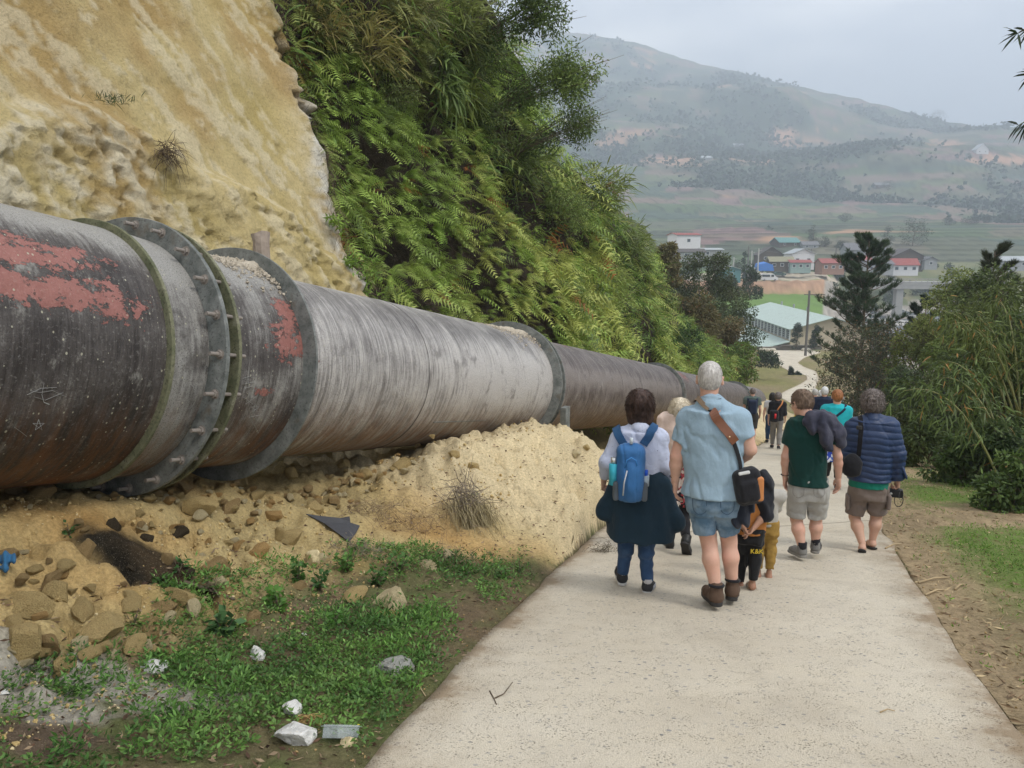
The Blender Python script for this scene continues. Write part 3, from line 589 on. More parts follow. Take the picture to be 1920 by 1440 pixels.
# ------------------------------------------------------------------ foliage builders
def rdir(n, up=0.0):
    v = RNG.normal(size=(n, 3)); v[:, 2] += up; return nrm(v)
def blades(P, D, L, Wd, droop=.3, col=(.1, .2, .05), cv=.15, side=None):
    """n lance-shaped leaves: base P, direction D, length L, width Wd"""
    P = np.asarray(P, float); n = len(P); D = nrm(np.asarray(D, float)); L = np.broadcast_to(L, n).astype(float); Wd = np.broadcast_to(Wd, n).astype(float)
    S = nrm(np.cross(D, rdir(n, 1.2) if side is None else side)); dz = np.array([0, 0, -1.0]); dr = np.broadcast_to(droop, n)
    def pt(t): return P + D * (L * t)[:, None] + dz * (L * dr * t * t)[:, None]
    a, b, tip = pt(.3), pt(.68), pt(1.0); w = Wd[:, None] / 2
    V = np.stack([P, a - S * w, a + S * w, b - S * w * .8, b + S * w * .8, tip], 1).reshape(-1, 3)
    o = np.arange(n)[:, None] * 6; F = [(np.array([[0, 2, 1], [3, 4, 5]])[None] + o[:, None]).reshape(-1, 3), (np.array([[1, 2, 4, 3]])[None] + o[:, None]).reshape(-1, 4)]
    col = np.broadcast_to(np.asarray(col, float), (n, 3)) * (1 + cv * RNG.normal(size=(n, 1))); return V, F, np.repeat(np.clip(col, .005, 1), 6, 0)
def leaves(P, D, L, Wd, col, cv=.2):
    """n simple two-triangle leaves"""
    P = np.asarray(P, float); n = len(P); D = nrm(np.asarray(D, float)); L = np.broadcast_to(L, n)[:, None].astype(float); Wd = np.broadcast_to(Wd, n)[:, None] / 2.
    S = nrm(np.cross(D, rdir(n, .8))); N = np.cross(S, D); mid = P + D * L * .45 - N * L * .06
    V = np.stack([P, mid + S * Wd + N * L * .05, P + D * L, mid - S * Wd + N * L * .05], 1).reshape(-1, 3); o = np.arange(n)[:, None] * 4
    F = [(np.array([[0, 1, 2], [0, 2, 3]])[None] + o[:, None]).reshape(-1, 3)]
    col = np.broadcast_to(np.asarray(col, float), (n, 3)) * (1 + cv * RNG.normal(size=(n, 1))); return V, F, np.repeat(np.clip(col, .005, 1), 4, 0)
def fronds(P, D, L, droop, col, nseg=9, wid=.30, cv=.15):
    P = np.asarray(P, float); n = len(P); D = nrm(np.asarray(D, float)); L = np.broadcast_to(L, n)[:, None].astype(float); S = nrm(np.cross(D, rdir(n, 2.0)))
    dz = np.array([0, 0, -1.0]); Vs = []; 
    dr = np.broadcast_to(droop, n)[:, None]
    def pt(t): return P + D * L * t + dz * L * dr * t * t
    for k in range(nseg):
        t = .10 + .86 * k / nseg; p0 = pt(t); p1 = pt(t + .055); tg = nrm(pt(t + .05) - p0); w = wid * L * (math.sin(math.pi * min(1, .16 + .84 * t)) ** .7) * RNG.uniform(.8, 1.15, (n, 1))
        for sg in (-1, 1):
            tip = p0 + (S * sg + tg * .5) * w + dz * w * .28; Vs.append(np.stack([p0, p1, tip], 1))
    Vs.append(np.stack([P, pt(.5) + S * .004, pt(.5) - S * .004], 1)); Vs.append(np.stack([pt(.5) + S * .004, pt(1.0), pt(.5) - S * .004], 1))
    V = np.stack(Vs, 1).reshape(-1, 3); F = [np.arange(len(V)).reshape(-1, 3)]
    col = np.broadcast_to(np.asarray(col, float), (n, 3)) * (1 + cv * RNG.normal(size=(n, 1))); return V, F, np.repeat(np.clip(col, .005, 1), 3 * len(Vs), 0)
def stems(P, D, L, r, col, droop=.2, nseg=3):
    """thin triangular-section twigs as 2-sided strips"""
    P = np.asarray(P, float); n = len(P); D = nrm(np.asarray(D, float)); L = np.broadcast_to(L, n)[:, None]; S = nrm(np.cross(D, rdir(n))) ; rr_ = np.broadcast_to(r, n)[:, None]; wv = rdir(n) * .18
    pts = [P + D * L * t + np.array([0, 0, -1.]) * L * droop * t * t + wv * L * math.sin(t * 5) * .5 for t in np.linspace(0, 1, nseg + 1)]
    V = np.stack([p + S * rr_ * sg * (1 - .7 * k / nseg) for k, p in enumerate(pts) for sg in (-1, 1)], 1); m_ = 2 * (nseg + 1)
    F = [(np.array([[2 * k, 2 * k + 1, 2 * k + 3, 2 * k + 2] for k in range(nseg)])[None] + (np.arange(n) * m_)[:, None, None]).reshape(-1, 4)]
    col = np.broadcast_to(np.asarray(col, float), (n, 3)) * (1 + .2 * RNG.normal(size=(n, 1))); return V.reshape(-1, 3), F, np.repeat(np.clip(col, .005, 1), m_, 0)
class FB:
    def __init__(s): s.V = []; s.F = {}; s.C = []; s.n = 0
    def add(s, vfc):
        V, F, Cc = vfc
        for f in F: s.F.setdefault(f.shape[1], []).append(f + s.n)
        s.V.append(V); s.C.append(Cc); s.n += len(V); return s
    def build(s, name, parent=None, mat=None):
        return mk(name, np.concatenate(s.V), [np.concatenate(f) for f in s.F.values()], mat or M_leaf, parent, False, col=np.concatenate(s.C))
M_leaf = leafmat('leaf', .3, .5); M_dry = leafmat('dry_stems', .1, .9); M_glossy = leafmat('glossy_leaf', .2, .35)
BN = np.array([UQ[0], UQ[1], .35]); BN = BN / np.linalg.norm(BN)      # outward from the bank face
def bank_pts(n, s0, s1, f0=0., f1=1., dens=1.2):
    """random points on the vegetated face, denser nearby"""
    u = RNG.random(n); s = s0 * (s1 / s0) ** (u ** dens) if s0 > 0 else s0 + (s1 - s0) * u
    h = (f0 + (f1 - f0) * RNG.random(n)) * (np.minimum(hcrest(s), 12) + .3) ; ok = (s > s_bound(h) + .12) & (hcrest(s) > .3)
    return s[ok], h[ok]
GREEN = [(.34, .47, .10), (.24, .34, .075), (.46, .50, .13), (.14, .20, .05), (.38, .35, .11)]
# dead stems and shadowed brush behind the ferns
VS0 = np.array([US[0], US[1], 0.0]); fb = FB(); s, h = bank_pts(9000, 6, 55); P = bank(s, h); n = len(P); fb.add(stems(P + BN * .0, BN * .5 + rdir(n) * .9 + np.array([0, 0, -.3]), RNG.uniform(.3, .9, n), RNG.uniform(.002, .006, n), (.12, .085, .06), .4))
s, h = bank_pts(3500, 6, 12); ok = s < s_bound(h) + 1.5; P = bank(s[ok], h[ok]); n = len(P); fb.add(stems(P, BN * .4 + rdir(n) * .9 + np.array([0, 0, -.2]), RNG.uniform(.25, .7, n), RNG.uniform(.0015, .004, n), (.14, .10, .075), .4))
h = RNG.uniform(0, 9, 1500); s = s_bound(h) + RNG.normal(size=1500) * .16 + .1; P = bank(s, h) + BN * .1; n = len(P); fb.add(stems(P, BN * .3 + rdir(n) * .7 - VS0 * .5 + np.array([0, 0, -.5]), RNG.uniform(.12, .5, n), RNG.uniform(.0012, .003, n), (.15, .11, .08), .4, 4)); h = RNG.uniform(0, 7, 260); s = s_bound(h) + RNG.normal(size=260) * .12 + .05; P = bank(s, h) + BN * .08; fb.add(fronds(P, BN * .7 + rdir(260) * .7, RNG.uniform(.12, .28, 260), .6, (.24, .30, .08), nseg=7))
T(fb.build('dead_brush', mat=M_dry), 'tangle of dead brown stems hanging among the ferns on the bank', 'brush', kind='stuff')
# the fern cover
fb = FB(); 
VS = np.array([US[0], US[1], 0.0])
for (n, s0, s1, L0, L1, dens, m_) in ((4300, 6.2, 22, .26, .50, 1.0, 5), (2500, 17, 56, .5, .95, .9, 5)):
    s, h = bank_pts(n, s0, s1, dens=dens); dn = fbm(xyz(s * .6, h * .6, 0 * s), 4, 120); yl = fbm(xyz(s * .3, h * .3, 9 + 0 * s), 3, 121); hf = h / np.maximum(hcrest(s), 1); e_b = s - s_bound(h)
    keep = (dn + RNG.uniform(-.3, .3, len(s)) > -.20 + .50 * sst(1.8, .5, e_b) * (s < 13) - .12) & ~((hf > .62) & (RNG.random(len(s)) < .4)); s, h, yl, hf, dn = [a[keep] for a in (s, h, yl, hf, dn)]; n = len(s)
    P0 = bank(s, h) + BN * (RNG.uniform(0, .2, n) + np.clip(dn, 0, 1) * .45)[:, None]; kk = np.clip(.5 + yl * 1.3 + RNG.normal(size=n) * .2 + .3 * sst(.5, .2, hf) * (s > 11), 0, 1)[:, None]; c0 = np.array(GREEN[1]) * (1 - kk) + np.array(GREEN[2]) * kk; rnd = RNG.random(n); c0[rnd < .3] = GREEN[0]; c0[rnd > .88] = GREEN[3]; c0[rnd > .985] = (.34, .14, .04)
    upk = (hf > .45) & (s < 15); c0 = np.where(upk[:, None], c0 * np.array([.82, .68, .9]), c0); Lc = RNG.uniform(L0, L1, n); tw_ = RNG.uniform(0, 6.28, n)
    for k in range(m_):
        a = tw_ + k * 6.28 / m_ + RNG.normal(size=n) * .3; D = BN * .85 + VS * np.cos(a)[:, None] * .95 + np.array([0, 0, 1.]) * (np.sin(a) * .7 + .3)[:, None]; fb.add(fronds(P0, D, Lc * RNG.uniform(.6, 1.3, n), RNG.uniform(.25, .8, n), c0, nseg=8 if s0 < 10 else 6, wid=.27, cv=.12))
T(fb.build('fern_cover'), 'mass of bright green drooping ferns covering the steep bank above the pipeline', 'ferns', kind='stuff')
# broad-bladed grass and bamboo leaves in the upper part
fb = FB(); s, h = bank_pts(9000, 8, 50, .45, 1.0, 1.1); dn = fbm(xyz(s * .4, h * .5, 4 + 0 * s), 4, 130); ok = dn + RNG.uniform(-.3, .3, len(s)) + .35 * (s > 13) > .12; s, h = s[ok], h[ok]; P = bank(s, h) + BN * RNG.uniform(0, .5, len(s))[:, None]; n = len(P)
fb.add(blades(P, BN * .7 + rdir(n) * .8 + np.array([0, 0, .35]), RNG.uniform(.25, .75, n) * (1 + .4 * (s > 25)), RNG.uniform(.018, .04, n) * (1 + .5 * (s > 25)), RNG.uniform(.2, 1.0, n), np.where(RNG.random((n, 1)) < .35, (.24, .26, .07), (.13, .22, .045)), .25))
s, h = bank_pts(22000, 9, 52, .3, 1.0, 1.0); dn = fbm(xyz(s * .5, h * .5, 14 + 0 * s), 4, 131); ok = dn + RNG.uniform(-.3, .3, len(s)) > .0; s, h = s[ok], h[ok]; P = bank(s, h) + BN * RNG.uniform(0, .45, len(s))[:, None]; n = len(P)
fb.add(leaves(P, BN * .5 + rdir(n) + np.array([0, 0, -.2]), RNG.uniform(.06, .15, n) * (1 + .6 * (s > 22)), RNG.uniform(.02, .045, n) * (1 + .6 * (s > 22)), (.14, .22, .05), .3))
T(fb.build('undergrowth'), 'dark green leafy undergrowth and long grass blades on the upper bank', 'undergrowth', kind='stuff')
# individual plants rooted on the bank --------------------------------
def plant_at(px, py, off=.1):
    s, h = surfhit(px, py); P = bank(np.array([s]), np.array([h]))[0] + BN * off; return P
def branchy(name, px, py, size, leafL, leafW, nleaf, col, label, cat='shrub', lean=(.2, 0, 1), dry=False, nb=12, kind='leaves', drop=.35, sp=1.0, off=0.0, group=None, pos=None):
    p = plant_at(px, py, off) if pos is None else np.array(pos, float); root = empty(name, tuple(p), 0, label, cat, group)
    bm = MB(); fb = FB(); lean = nrm(np.array(lean, float)); tips = []
    for k in range(nb):
        d = nrm(lean + rdir(1)[0] * .75 * sp); Lb = size * RNG.uniform(.6, 1.05); t = np.linspace(0, 1, 6)[:, None]; pts = d * Lb * t + np.array([0, 0, -1]) * Lb * drop * t ** 2 + rdir(1)[0] * .06 * Lb * np.sin(t * 4)
        bm.tube(pts, np.linspace(.012, .003, 6) * size ** .5, 5); tips.append(pts)
        for j in range(3):
            i = RNG.integers(2, 5); d2 = nrm(d + rdir(1)[0] * .9); q2 = pts[i] + d2 * Lb * .4 * t + np.array([0, 0, -1]) * Lb * .15 * t ** 2; bm.tube(q2, np.linspace(.006, .002, 6) * size ** .5, 4); tips.append(q2)
    A = np.concatenate([tp[1:] for tp in tips]); i = RNG.integers(0, len(A), nleaf); Q = A[i] + RNG.normal(size=(nleaf, 3)) * .035 * size
    D = rdir(nleaf, -.6) + lean * .3
    if kind == 'blades': fb.add(blades(Q, D, leafL * RNG.uniform(.6, 1.1, nleaf), leafW * RNG.uniform(.7, 1.1, nleaf), .4, col, .22))
    elif kind == 'plume': fb.add(stems(Q, D * .5 + lean, leafL * RNG.uniform(.6, 1.1, nleaf), leafW, col, .3))
    else: fb.add(leaves(Q, D, leafL * RNG.uniform(.6, 1.15, nleaf), leafW * RNG.uniform(.7, 1.1, nleaf), col, .22))
    bm.build('stem', M_bark, root, True); fb.build('foliage', root, M_dry if dry else M_leaf); return root
M_bark = simple('bark', (.13, .10, .07), .9, .25, 40, .01)
tw = (.75, -.35, .45)
branchy('bare_bush', 905, 10, 1.5, .2, .004, 500, (.10, .08, .06), 'bare twiggy bush against the sky at the very top of the bank', 'bush', lean=(.4, -.1, .9), dry=True, kind='plume', nb=14)
branchy('bamboo_grass', 900, 190, .8, .45, .045, 240, (.19, .24, .05), 'tuft of broad grass with one yellow and orange leaf high on the bank', 'grass', lean=(.8, -.4, .4), kind='blades', nb=8, off=.3)
branchy('bamboo_grass', 830, 120, .8, .5, .05, 260, (.13, .19, .05), 'pale green broad grass tuft near the top centre of the bank', 'grass', lean=(.8, -.5, -.1), kind='blades', nb=8, off=.3)
branchy('round_shrub', 1278, 650, 1.6, .11, .055, 3200, (.06, .11, .035), 'dense dark green round leaved shrub beside the bare clay scar behind the pipeline', lean=(.2, -.4, .8), nb=18, off=.2)
branchy('weed', 612, 415, .35, .12, .03, 130, (.22, .33, .06), 'small light green weed on the white edge of the clay above the pipeline', 'weed', lean=(.6, -.5, .5), nb=7)
branchy('weed', 640, 500, .45, .13, .03, 200, (.19, .31, .055), 'bushy light green weed between white clay and the top of the grey pipe', 'weed', lean=(.6, -.5, .4), nb=9)
branchy('weed', 690, 545, .5, .13, .03, 220, (.21, .32, .06), 'low weed growing behind the grey pipe, right of the bushy light green one', 'weed', lean=(.6, -.5, .5), nb=9)
def fern(px, py, n, L, col, label, off=.15):
    p = plant_at(px, py, off); root = empty('fern', tuple(p), 0, label, 'fern'); 
    for k in range(n):
        a = k / n * 6.28 + RNG.uniform(-.3, .3); d = BN * .55 + np.array([math.cos(a) * UQ[1] * -.9, math.cos(a) * UQ[0], math.sin(a) * .8]) * .9
        fb = FB(); fb.add(fronds(np.zeros((1, 3)), d[None], L * RNG.uniform(.8, 1.15), .45, col, nseg=13, wid=.22)); fb.build('frond', root)
for (x, y, n, L, c, lb) in ((400 + 265, 250, 8, .42, GREEN[0], 'fern with spread fronds, highest at the left edge of the ferny bank'), (700, 310, 9, .45, GREEN[0], 'bright fern crown over the dark brush at mid height of the bank'),
    (700, 380, 8, .45, GREEN[2], 'fern with one orange dead frond left of the bright fern mass'), (640, 65, 8, .5, (.27, .27, .05), 'yellowish fern at the top left corner of the overgrown bank'),
    (590, 110, 7, .5, (.24, .19, .05), 'browning fern hanging beside the top of the clay cliff'), (760, 520, 9, .45, GREEN[0], 'fern hanging low over the grey pipe on the dark brush'), (960, 640, 9, .6, (.17, .27, .05), 'large arching fern behind the coupling with the soil heap'),
    (790, 340, 9, .5, (.23, .36, .06), 'lime green fern in the upper middle of the bank'), (850, 420, 9, .5, (.22, .35, .055), 'lime green fern right above the middle of the grey pipe')):
    fern(x, y, n, L, c, lb)
# trailing roots on the cliff, small grass tuft, timber stub
p = plant_at(268, 290, .05); fb = FB(); n = 160; fb.add(stems(RNG.normal(size=(n, 3)) * .05, BN * .4 + rdir(n) + np.array([0, 0, -.3]), RNG.uniform(.12, .38, n), .0035, (.10, .07, .05), .5, 4)); o = fb.build('root_tuft', mat=M_dry); o.location = p; T(o, 'tuft of dark dead roots sticking out of the clay cliff', 'roots')
p = plant_at(128, 226, .42); fb = FB(); n = 120; fb.add(blades(RNG.normal(size=(n, 3)) * np.array([.12, .03, .02]), rdir(n, 1.2), RNG.uniform(.05, .14, n), .007, .3, (.06, .09, .03))); o = fb.build('grass_tuft'); o.location = p; T(o, 'small dark grass tuft on the pale ledge of the clay cliff', 'grass', kind='stuff')
p = at(488, 455, 7.2); b = MB(); V, F = tube([(0, 0, -.35), (.01, 0, 0), (0, .01, .085)], [.085, .075, .082], 9); b.add(V + .008 * RNG.normal(size=V.shape), F); o = b.build('timber_stub', simple('grey_timber', (.33, .27, .22), .9, .3, 25, .01)); o.location = p; T(o, 'sawn grey wooden stub standing behind the flange on top of the pipeline', 'post')
# ================================================================== implicit-surface modelling (for bodies and clothes)
def smin(a, b, k):
    if k <= 0: return np.minimum(a, b)
    h = np.maximum(k - np.abs(a - b), 0) / k; return np.minimum(a, b) - h * h * k * .25
def cone(a, b, r1, r2, fy=1.0):
    a = np.asarray(a, float); b = np.asarray(b, float); ba = b - a; L = max(ba @ ba, 1e-9)
    def f(P):
        t = np.clip(((P - a) @ ba) / L, 0, 1); return np.linalg.norm(P - a - t[..., None] * ba, axis=-1) - (r1 + (r2 - r1) * t)
    R = max(r1, r2); f.bb = (np.minimum(a, b) - R, np.maximum(a, b) + R); return f
def ell(c, r, R=None):
    c = np.asarray(c, float); r = np.asarray(r, float); Rm = np.eye(3) if R is None else np.asarray(R, float)
    def f(P):
        q = (P - c) @ Rm; k0 = np.linalg.norm(q / r, axis=-1); k1 = np.linalg.norm(q / (r * r), axis=-1); return k0 * (k0 - 1) / np.maximum(k1, 1e-6)
    m = r.max() if R is not None else r; f.bb = (c - m, c + m); return f
def rbox(c, h, rad, R=None):
    c = np.asarray(c, float); h = np.asarray(h, float); Rm = np.eye(3) if R is None else np.asarray(R, float)
    def f(P):
        q = np.abs((P - c) @ Rm) - (h - rad); return np.linalg.norm(np.maximum(q, 0), axis=-1) + np.minimum(q.max(-1), 0) - rad
    m = np.linalg.norm(h) if R is not None else h; f.bb = (c - m, c + m); return f
def loft(rows, n=2.3, z0=None, z1=None):
    """rows: (z, cx, cy, rx, ry)"""
    A = np.array(sorted(rows), float); z0 = A[0, 0] if z0 is None else z0; z1 = A[-1, 0] if z1 is None else z1
    def f(P):
        z = P[..., 2]; cx, cy, rx, ry = [np.interp(z, A[:, 0], A[:, k]) for k in (1, 2, 3, 4)]
        k = (np.abs((P[..., 0] - cx) / rx) ** n + np.abs((P[..., 1] - cy) / ry) ** n) ** (1 / n); return np.maximum((k - 1) * np.minimum(rx, ry) * .92, np.maximum(z - z1, z0 - z))
    f.bb = (np.array([(A[:, 1] - A[:, 3]).min(), (A[:, 2] - A[:, 4]).min(), z0]), np.array([(A[:, 1] + A[:, 3]).max(), (A[:, 2] + A[:, 4]).max(), z1])); return f
def cut(f, p, n):
    """keep the side where (P-p).n < 0"""
    p = np.asarray(p, float); n = np.asarray(n, float) / np.linalg.norm(n)
    def g(P): return np.maximum(f(P), (P - p) @ n)
    g.bb = f.bb; return g
def field(prims, k):
    def f(P):
        d = None
        for q in prims:
            kk = k; 
            if isinstance(q, tuple): q, kk = q
            v = q(P); d = v if d is None else smin(d, v, kk)
        return d
    return f
def nets(D, org, h):
    """surface nets of the zero level, negative inside"""
    s = D < 0; nx, ny, nz = D.shape; acc = np.zeros((nx - 1, ny - 1, nz - 1, 3), np.float32); cnt = np.zeros((nx - 1, ny - 1, nz - 1), np.float32)
    Cn = [(i, j, k) for i in (0, 1) for j in (0, 1) for k in (0, 1)]
    sl = lambda c: (slice(c[0], nx - 1 + c[0]), slice(c[1], ny - 1 + c[1]), slice(c[2], nz - 1 + c[2]))
    for a in Cn:
        for ax in range(3):
            if a[ax]: continue
            b = list(a); b[ax] = 1; b = tuple(b); da, db = D[sl(a)], D[sl(b)]; m = (da < 0) != (db < 0)
            t = np.where(m, da / np.where(m, da - db, 1), 0)
            for c in range(3):
                acc[..., c] += np.where(m, (a[c] + (t if c == ax else 0)), 0)
            cnt += m
    act = cnt > 0; idx = -np.ones(act.shape, np.int64); idx[act] = np.arange(act.sum())
    I = np.stack(np.nonzero(act), -1); V = (I + acc[act] / cnt[act][:, None]) * h + org; F = []
    for ax in range(3):
        o = [1, 1, 1]; o[ax] = 0; u, v = [c for c in range(3) if c != ax]
        lo = [slice(1, n_ - 1) for n_ in (nx, ny, nz)]; lo[ax] = slice(0, (nx, ny, nz)[ax] - 1); hi = list(lo); hi[ax] = slice(1, (nx, ny, nz)[ax])
        sa, sb = s[tuple(lo)], s[tuple(hi)]; m = sa != sb; J = np.stack(np.nonzero(m), -1)
        if not len(J): continue
        base = J.copy(); 
        for c in range(3):
            if c != ax: base[:, c] += 1
        q = []
        for du, dv in ((1, 1), (0, 1), (0, 0), (1, 0)):
            p = base.copy(); p[:, u] -= du; p[:, v] -= dv; q.append(idx[p[:, 0], p[:, 1], p[:, 2]])
        q = np.stack(q, 1); flip = sa[tuple(J.T)]; flip = ~flip if ax != 1 else flip; q[flip] = q[flip][:, ::-1]; F.append(q)
    F = np.concatenate(F); F = F[(F >= 0).all(1)]; return V, F
def sdf(prims, h=.01, k=.03, disp=None, sub=(), inter=(), pad=.03):
    """mesh of a smooth union; prims: fn or (fn,k)"""
    ps = [(p if isinstance(p, tuple) else (p, k)) for p in prims]
    lo = np.min([p.bb[0] for p, _ in ps], 0) - pad; hi = np.max([p.bb[1] for p, _ in ps], 0) + pad
    n = np.ceil((hi - lo) / h).astype(int) + 1; ax = [lo[c] + np.arange(n[c]) * h for c in range(3)]
    D = np.full(n, .2, np.float32)
    for f, kk in ps:
        a = np.maximum(((f.bb[0] - kk - .03 - lo) / h).astype(int), 0); b = np.minimum(((f.bb[1] + kk + .03 - lo) / h).astype(int) + 2, n)
        sl = tuple(slice(a[c], b[c]) for c in range(3)); P = np.stack(np.meshgrid(*[ax[c][sl[c]] for c in range(3)], indexing='ij'), -1)
        D[sl] = smin(D[sl], f(P), kk)
    band = np.abs(D) < .06; P = None
    if disp is not None or sub or inter:
        I = np.nonzero(band); P = np.stack([ax[c][I[c]] for c in range(3)], -1); d = D[I]
        if disp is not None: d = d + disp(P)
        for f in sub: d = np.maximum(d, -f(P))
        for f in inter: d = np.maximum(d, f(P))
        D[I] = d
        for f in inter:      # far interior cells beyond the cutting plane
            J = np.nonzero(D < -.05); 
            if len(J[0]): Q = np.stack([ax[c][J[c]] for c in range(3)], -1); D[J] = np.maximum(D[J], f(Q))
    return nets(D, lo, h)
def plane(p, n):
    p = np.asarray(p, float); n = np.asarray(n, float) / np.linalg.norm(n); return lambda P: (P - p) @ n
def tf(V, R=None, t=(0, 0, 0), s=1.0):
    V = V * s
    if R is not None: V = V @ np.asarray(R).T
    return V + np.asarray(t)
def rotx(a): c, s = math.cos(a), math.sin(a); return np.array([[1, 0, 0], [0, c, -s], [0, s, c]])
def roty(a): c, s = math.cos(a), math.sin(a); return np.array([[c, 0, s], [0, 1, 0], [-s, 0, c]])
def rotz(a): c, s = math.cos(a), math.sin(a); return np.array([[c, -s, 0], [s, c, 0], [0, 0, 1]])
def align(d, fwd=(0, 1, 0)):
    """rotation taking -Z to d and keeping +Y near fwd"""
    z = -np.asarray(d, float) / np.linalg.norm(d); y = np.asarray(fwd, float); y = y - z * (y @ z); y = y / np.linalg.norm(y); x = np.cross(y, z); return np.stack([x, y, z], 1)
# ---- shared anatomy -------------------------------------------------
def make_hand(h, curl=(.35, .45, .5, .55), grip=0.0):
    """right hand hanging down; palm towards -X, thumb side +Y, wrist at the origin"""
    P = [(cone((0, .0, .03), (0, 0, -.012), .027, .023), .02)]
    ys_ = (.033, .011, -.011, -.030); ln = ((.043, .026, .021), (.047, .030, .022), (.043, .028, .022), (.033, .020, .019)); 
    for i, y in enumerate(ys_):
        kn = np.array([0, y, -.086 + (.004 if i == 0 else 0) + (.012 if i == 3 else 0) + (.004 if i == 2 else 0)]); P.append((cone((-.002, y * .55, -.012), kn, .0145, .0118), .016))
        a = curl[i] * .6 + grip; p = kn; r = .0098 - .001 * (i == 3)
        for j, L in enumerate(ln[i]):
            d = np.array([-math.sin(a), y * .9 * (1 if j == 0 else .2), -math.cos(a)]); d = d / np.linalg.norm(d); q = p + d * L; P.append((cone(p, q, r, r * .9), .003 if j else .006)); p = q; r *= .9; a += curl[i] * .9 + grip
    P += [(cone((-.006, .012, -.02), (-.018, .040, -.052), .0155, .0125), .012), (cone((-.018, .040, -.052), (-.022, .050, -.083), .0108, .0098), .004), (cone((-.022, .050, -.083), (-.020, .051, -.103), .0098, .0082), .002)]
    return sdf(P, h, .01, pad=.012)
HAND = {}
def hand(kind, side):
    if kind not in HAND:
        HAND[kind] = make_hand(.0038) if kind == 'near' else (make_hand(.0045, (.9, .95, 1.0, 1.0), .35) if kind == 'grip' else make_hand(.0085))
    V, F = HAND[kind]
    return (V.copy(), F) if side > 0 else (V * np.array([-1, 1, 1]), F[:, ::-1])
def make_head(h, male=True):
    P = [(ell((0, -.018, .03), (.074, .094, .086)), .03), (ell((0, .022, -.028), (.0615, .070, .084)), .035), (ell((0, .060, -.092), (.026, .024, .020)), .03), (ell((0, .03, -.07), (.052, .05, .036)), .03),
         (cone((-.036, .078, .028), (.036, .078, .028), .013, .013), .02), (cone((0, .090, .012), (0, .110, -.024), .008, .0125), .012), (ell((-.011, .103, -.030), (.009, .010, .008)), .006), (ell((.011, .103, -.030), (.009, .010, .008)), .006),
         (ell((0, .090, -.055), (.023, .012, .0055)), .006), (ell((0, .089, -.066), (.019, .012, .006)), .006), (ell((-.042, .062, -.02), (.022, .02, .02)), .02), (ell((.042, .062, -.02), (.022, .02, .02)), .02),
         (cone((0, -.028, -.04), (0, -.035, -.165), .056, .060), .03)]
    for sx in (-1, 1): P.append((ell((sx * .083, -.012, -.006), (.009, .022, .033), rotz(-sx * .5)), .006))
    S = [ell((sx * .031, .093, .006), (.017, .013, .011)) for sx in (-1, 1)] + [ell((sx * .088, -.004, -.004), (.007, .011, .019)) for sx in (-1, 1)]
    return sdf(P, h, .02, sub=S, pad=.012)
HEAD = {}
def head(near): 
    if near not in HEAD: HEAD[near] = make_head(.0055 if near else .011)
    return HEAD[near]
def make_shoe(kind, h=.007):
    up = [(cone((0, -.045, .052), (0, .10, .042), .040, .043), .02), (cone((0, .10, .040), (0.004, .175, .032), .043, .034), .02)]
    if kind == 'boot': up = [(cone((0, -.05, .06), (0, .10, .05), .047, .050), .02), (cone((0, .10, .048), (.004, .185, .040), .050, .042), .02), (cone((0, -.045, .07), (0, -.05, .140), .046, .047), .03)]
    elif kind == 'sneaker': up += [(cone((0, -.042, .06), (0, -.045, .10), .040, .042), .03)]
    elif kind == 'hiker': up += [(cone((0, -.042, .06), (0, -.045, .11), .044, .047), .03)]
    body = None
    if kind not in ('flipflop', 'sandal'):
        body = sdf(up, h, .02, disp=lambda P: .003 * np.abs(np.sin(P[..., 1] * 60)) * (P[..., 2] > .05) * (P[..., 1] > .0), sub=[ell((0, -.05, .16 + (.04 if kind == 'boot' else -.03)), (.040, .040, .045))], inter=[plane((0, 0, .012), (0, 0, -1))], pad=.012)
    wd = .050 if kind in ('boot', 'hiker') else .044; z1 = .034 if kind == 'boot' else .026
    if kind in ('flipflop', 'sandal'): z1 = .018
    def so_(P):
        y = np.clip(P[..., 1], -.048, .165); r = wd * np.interp(y, [-.05, 0, .1, .17], [.88, .82, 1.0, .88]); d = np.sqrt(P[..., 0] ** 2 + (P[..., 1] - y) ** 2) - r; return np.maximum(d, np.abs(P[..., 2] - z1 / 2) - z1 / 2)
    so_.bb = (np.array([-.06, -.11, 0]), np.array([.06, .225, z1])); sole = sdf([(so_, 0)], h * .85, 0, pad=.012); return body, sole
SHOE = {}
def shoe(kind, far=False):
    key = (kind, far)
    if key not in SHOE: SHOE[key] = make_shoe(kind, .014 if far else .0065)
    return SHOE[key]
def foot_prims(h=.007):
    P = [(cone((0, -.045, .036), (0, .05, .05), .030, .030), .02), (cone((0, .05, .045), (.0, .14, .026), .030, .022), .03), (cone((0, -.03, .05), (0, -.035, .11), .032, .031), .03), (ell((0, .12, .026), (.040, .045, .018)), .02)]
    for i, x in enumerate((-.030, -.012, .004, .018, .031)): P.append((cone((x, .14, .022), (x * 1.1, .195 - .006 * i - (.004 if i == 4 else 0), .018), .0125 if i == 0 else .009, .011 if i == 0 else .0078), .004))
    return sdf(P, h, .01, pad=.012)
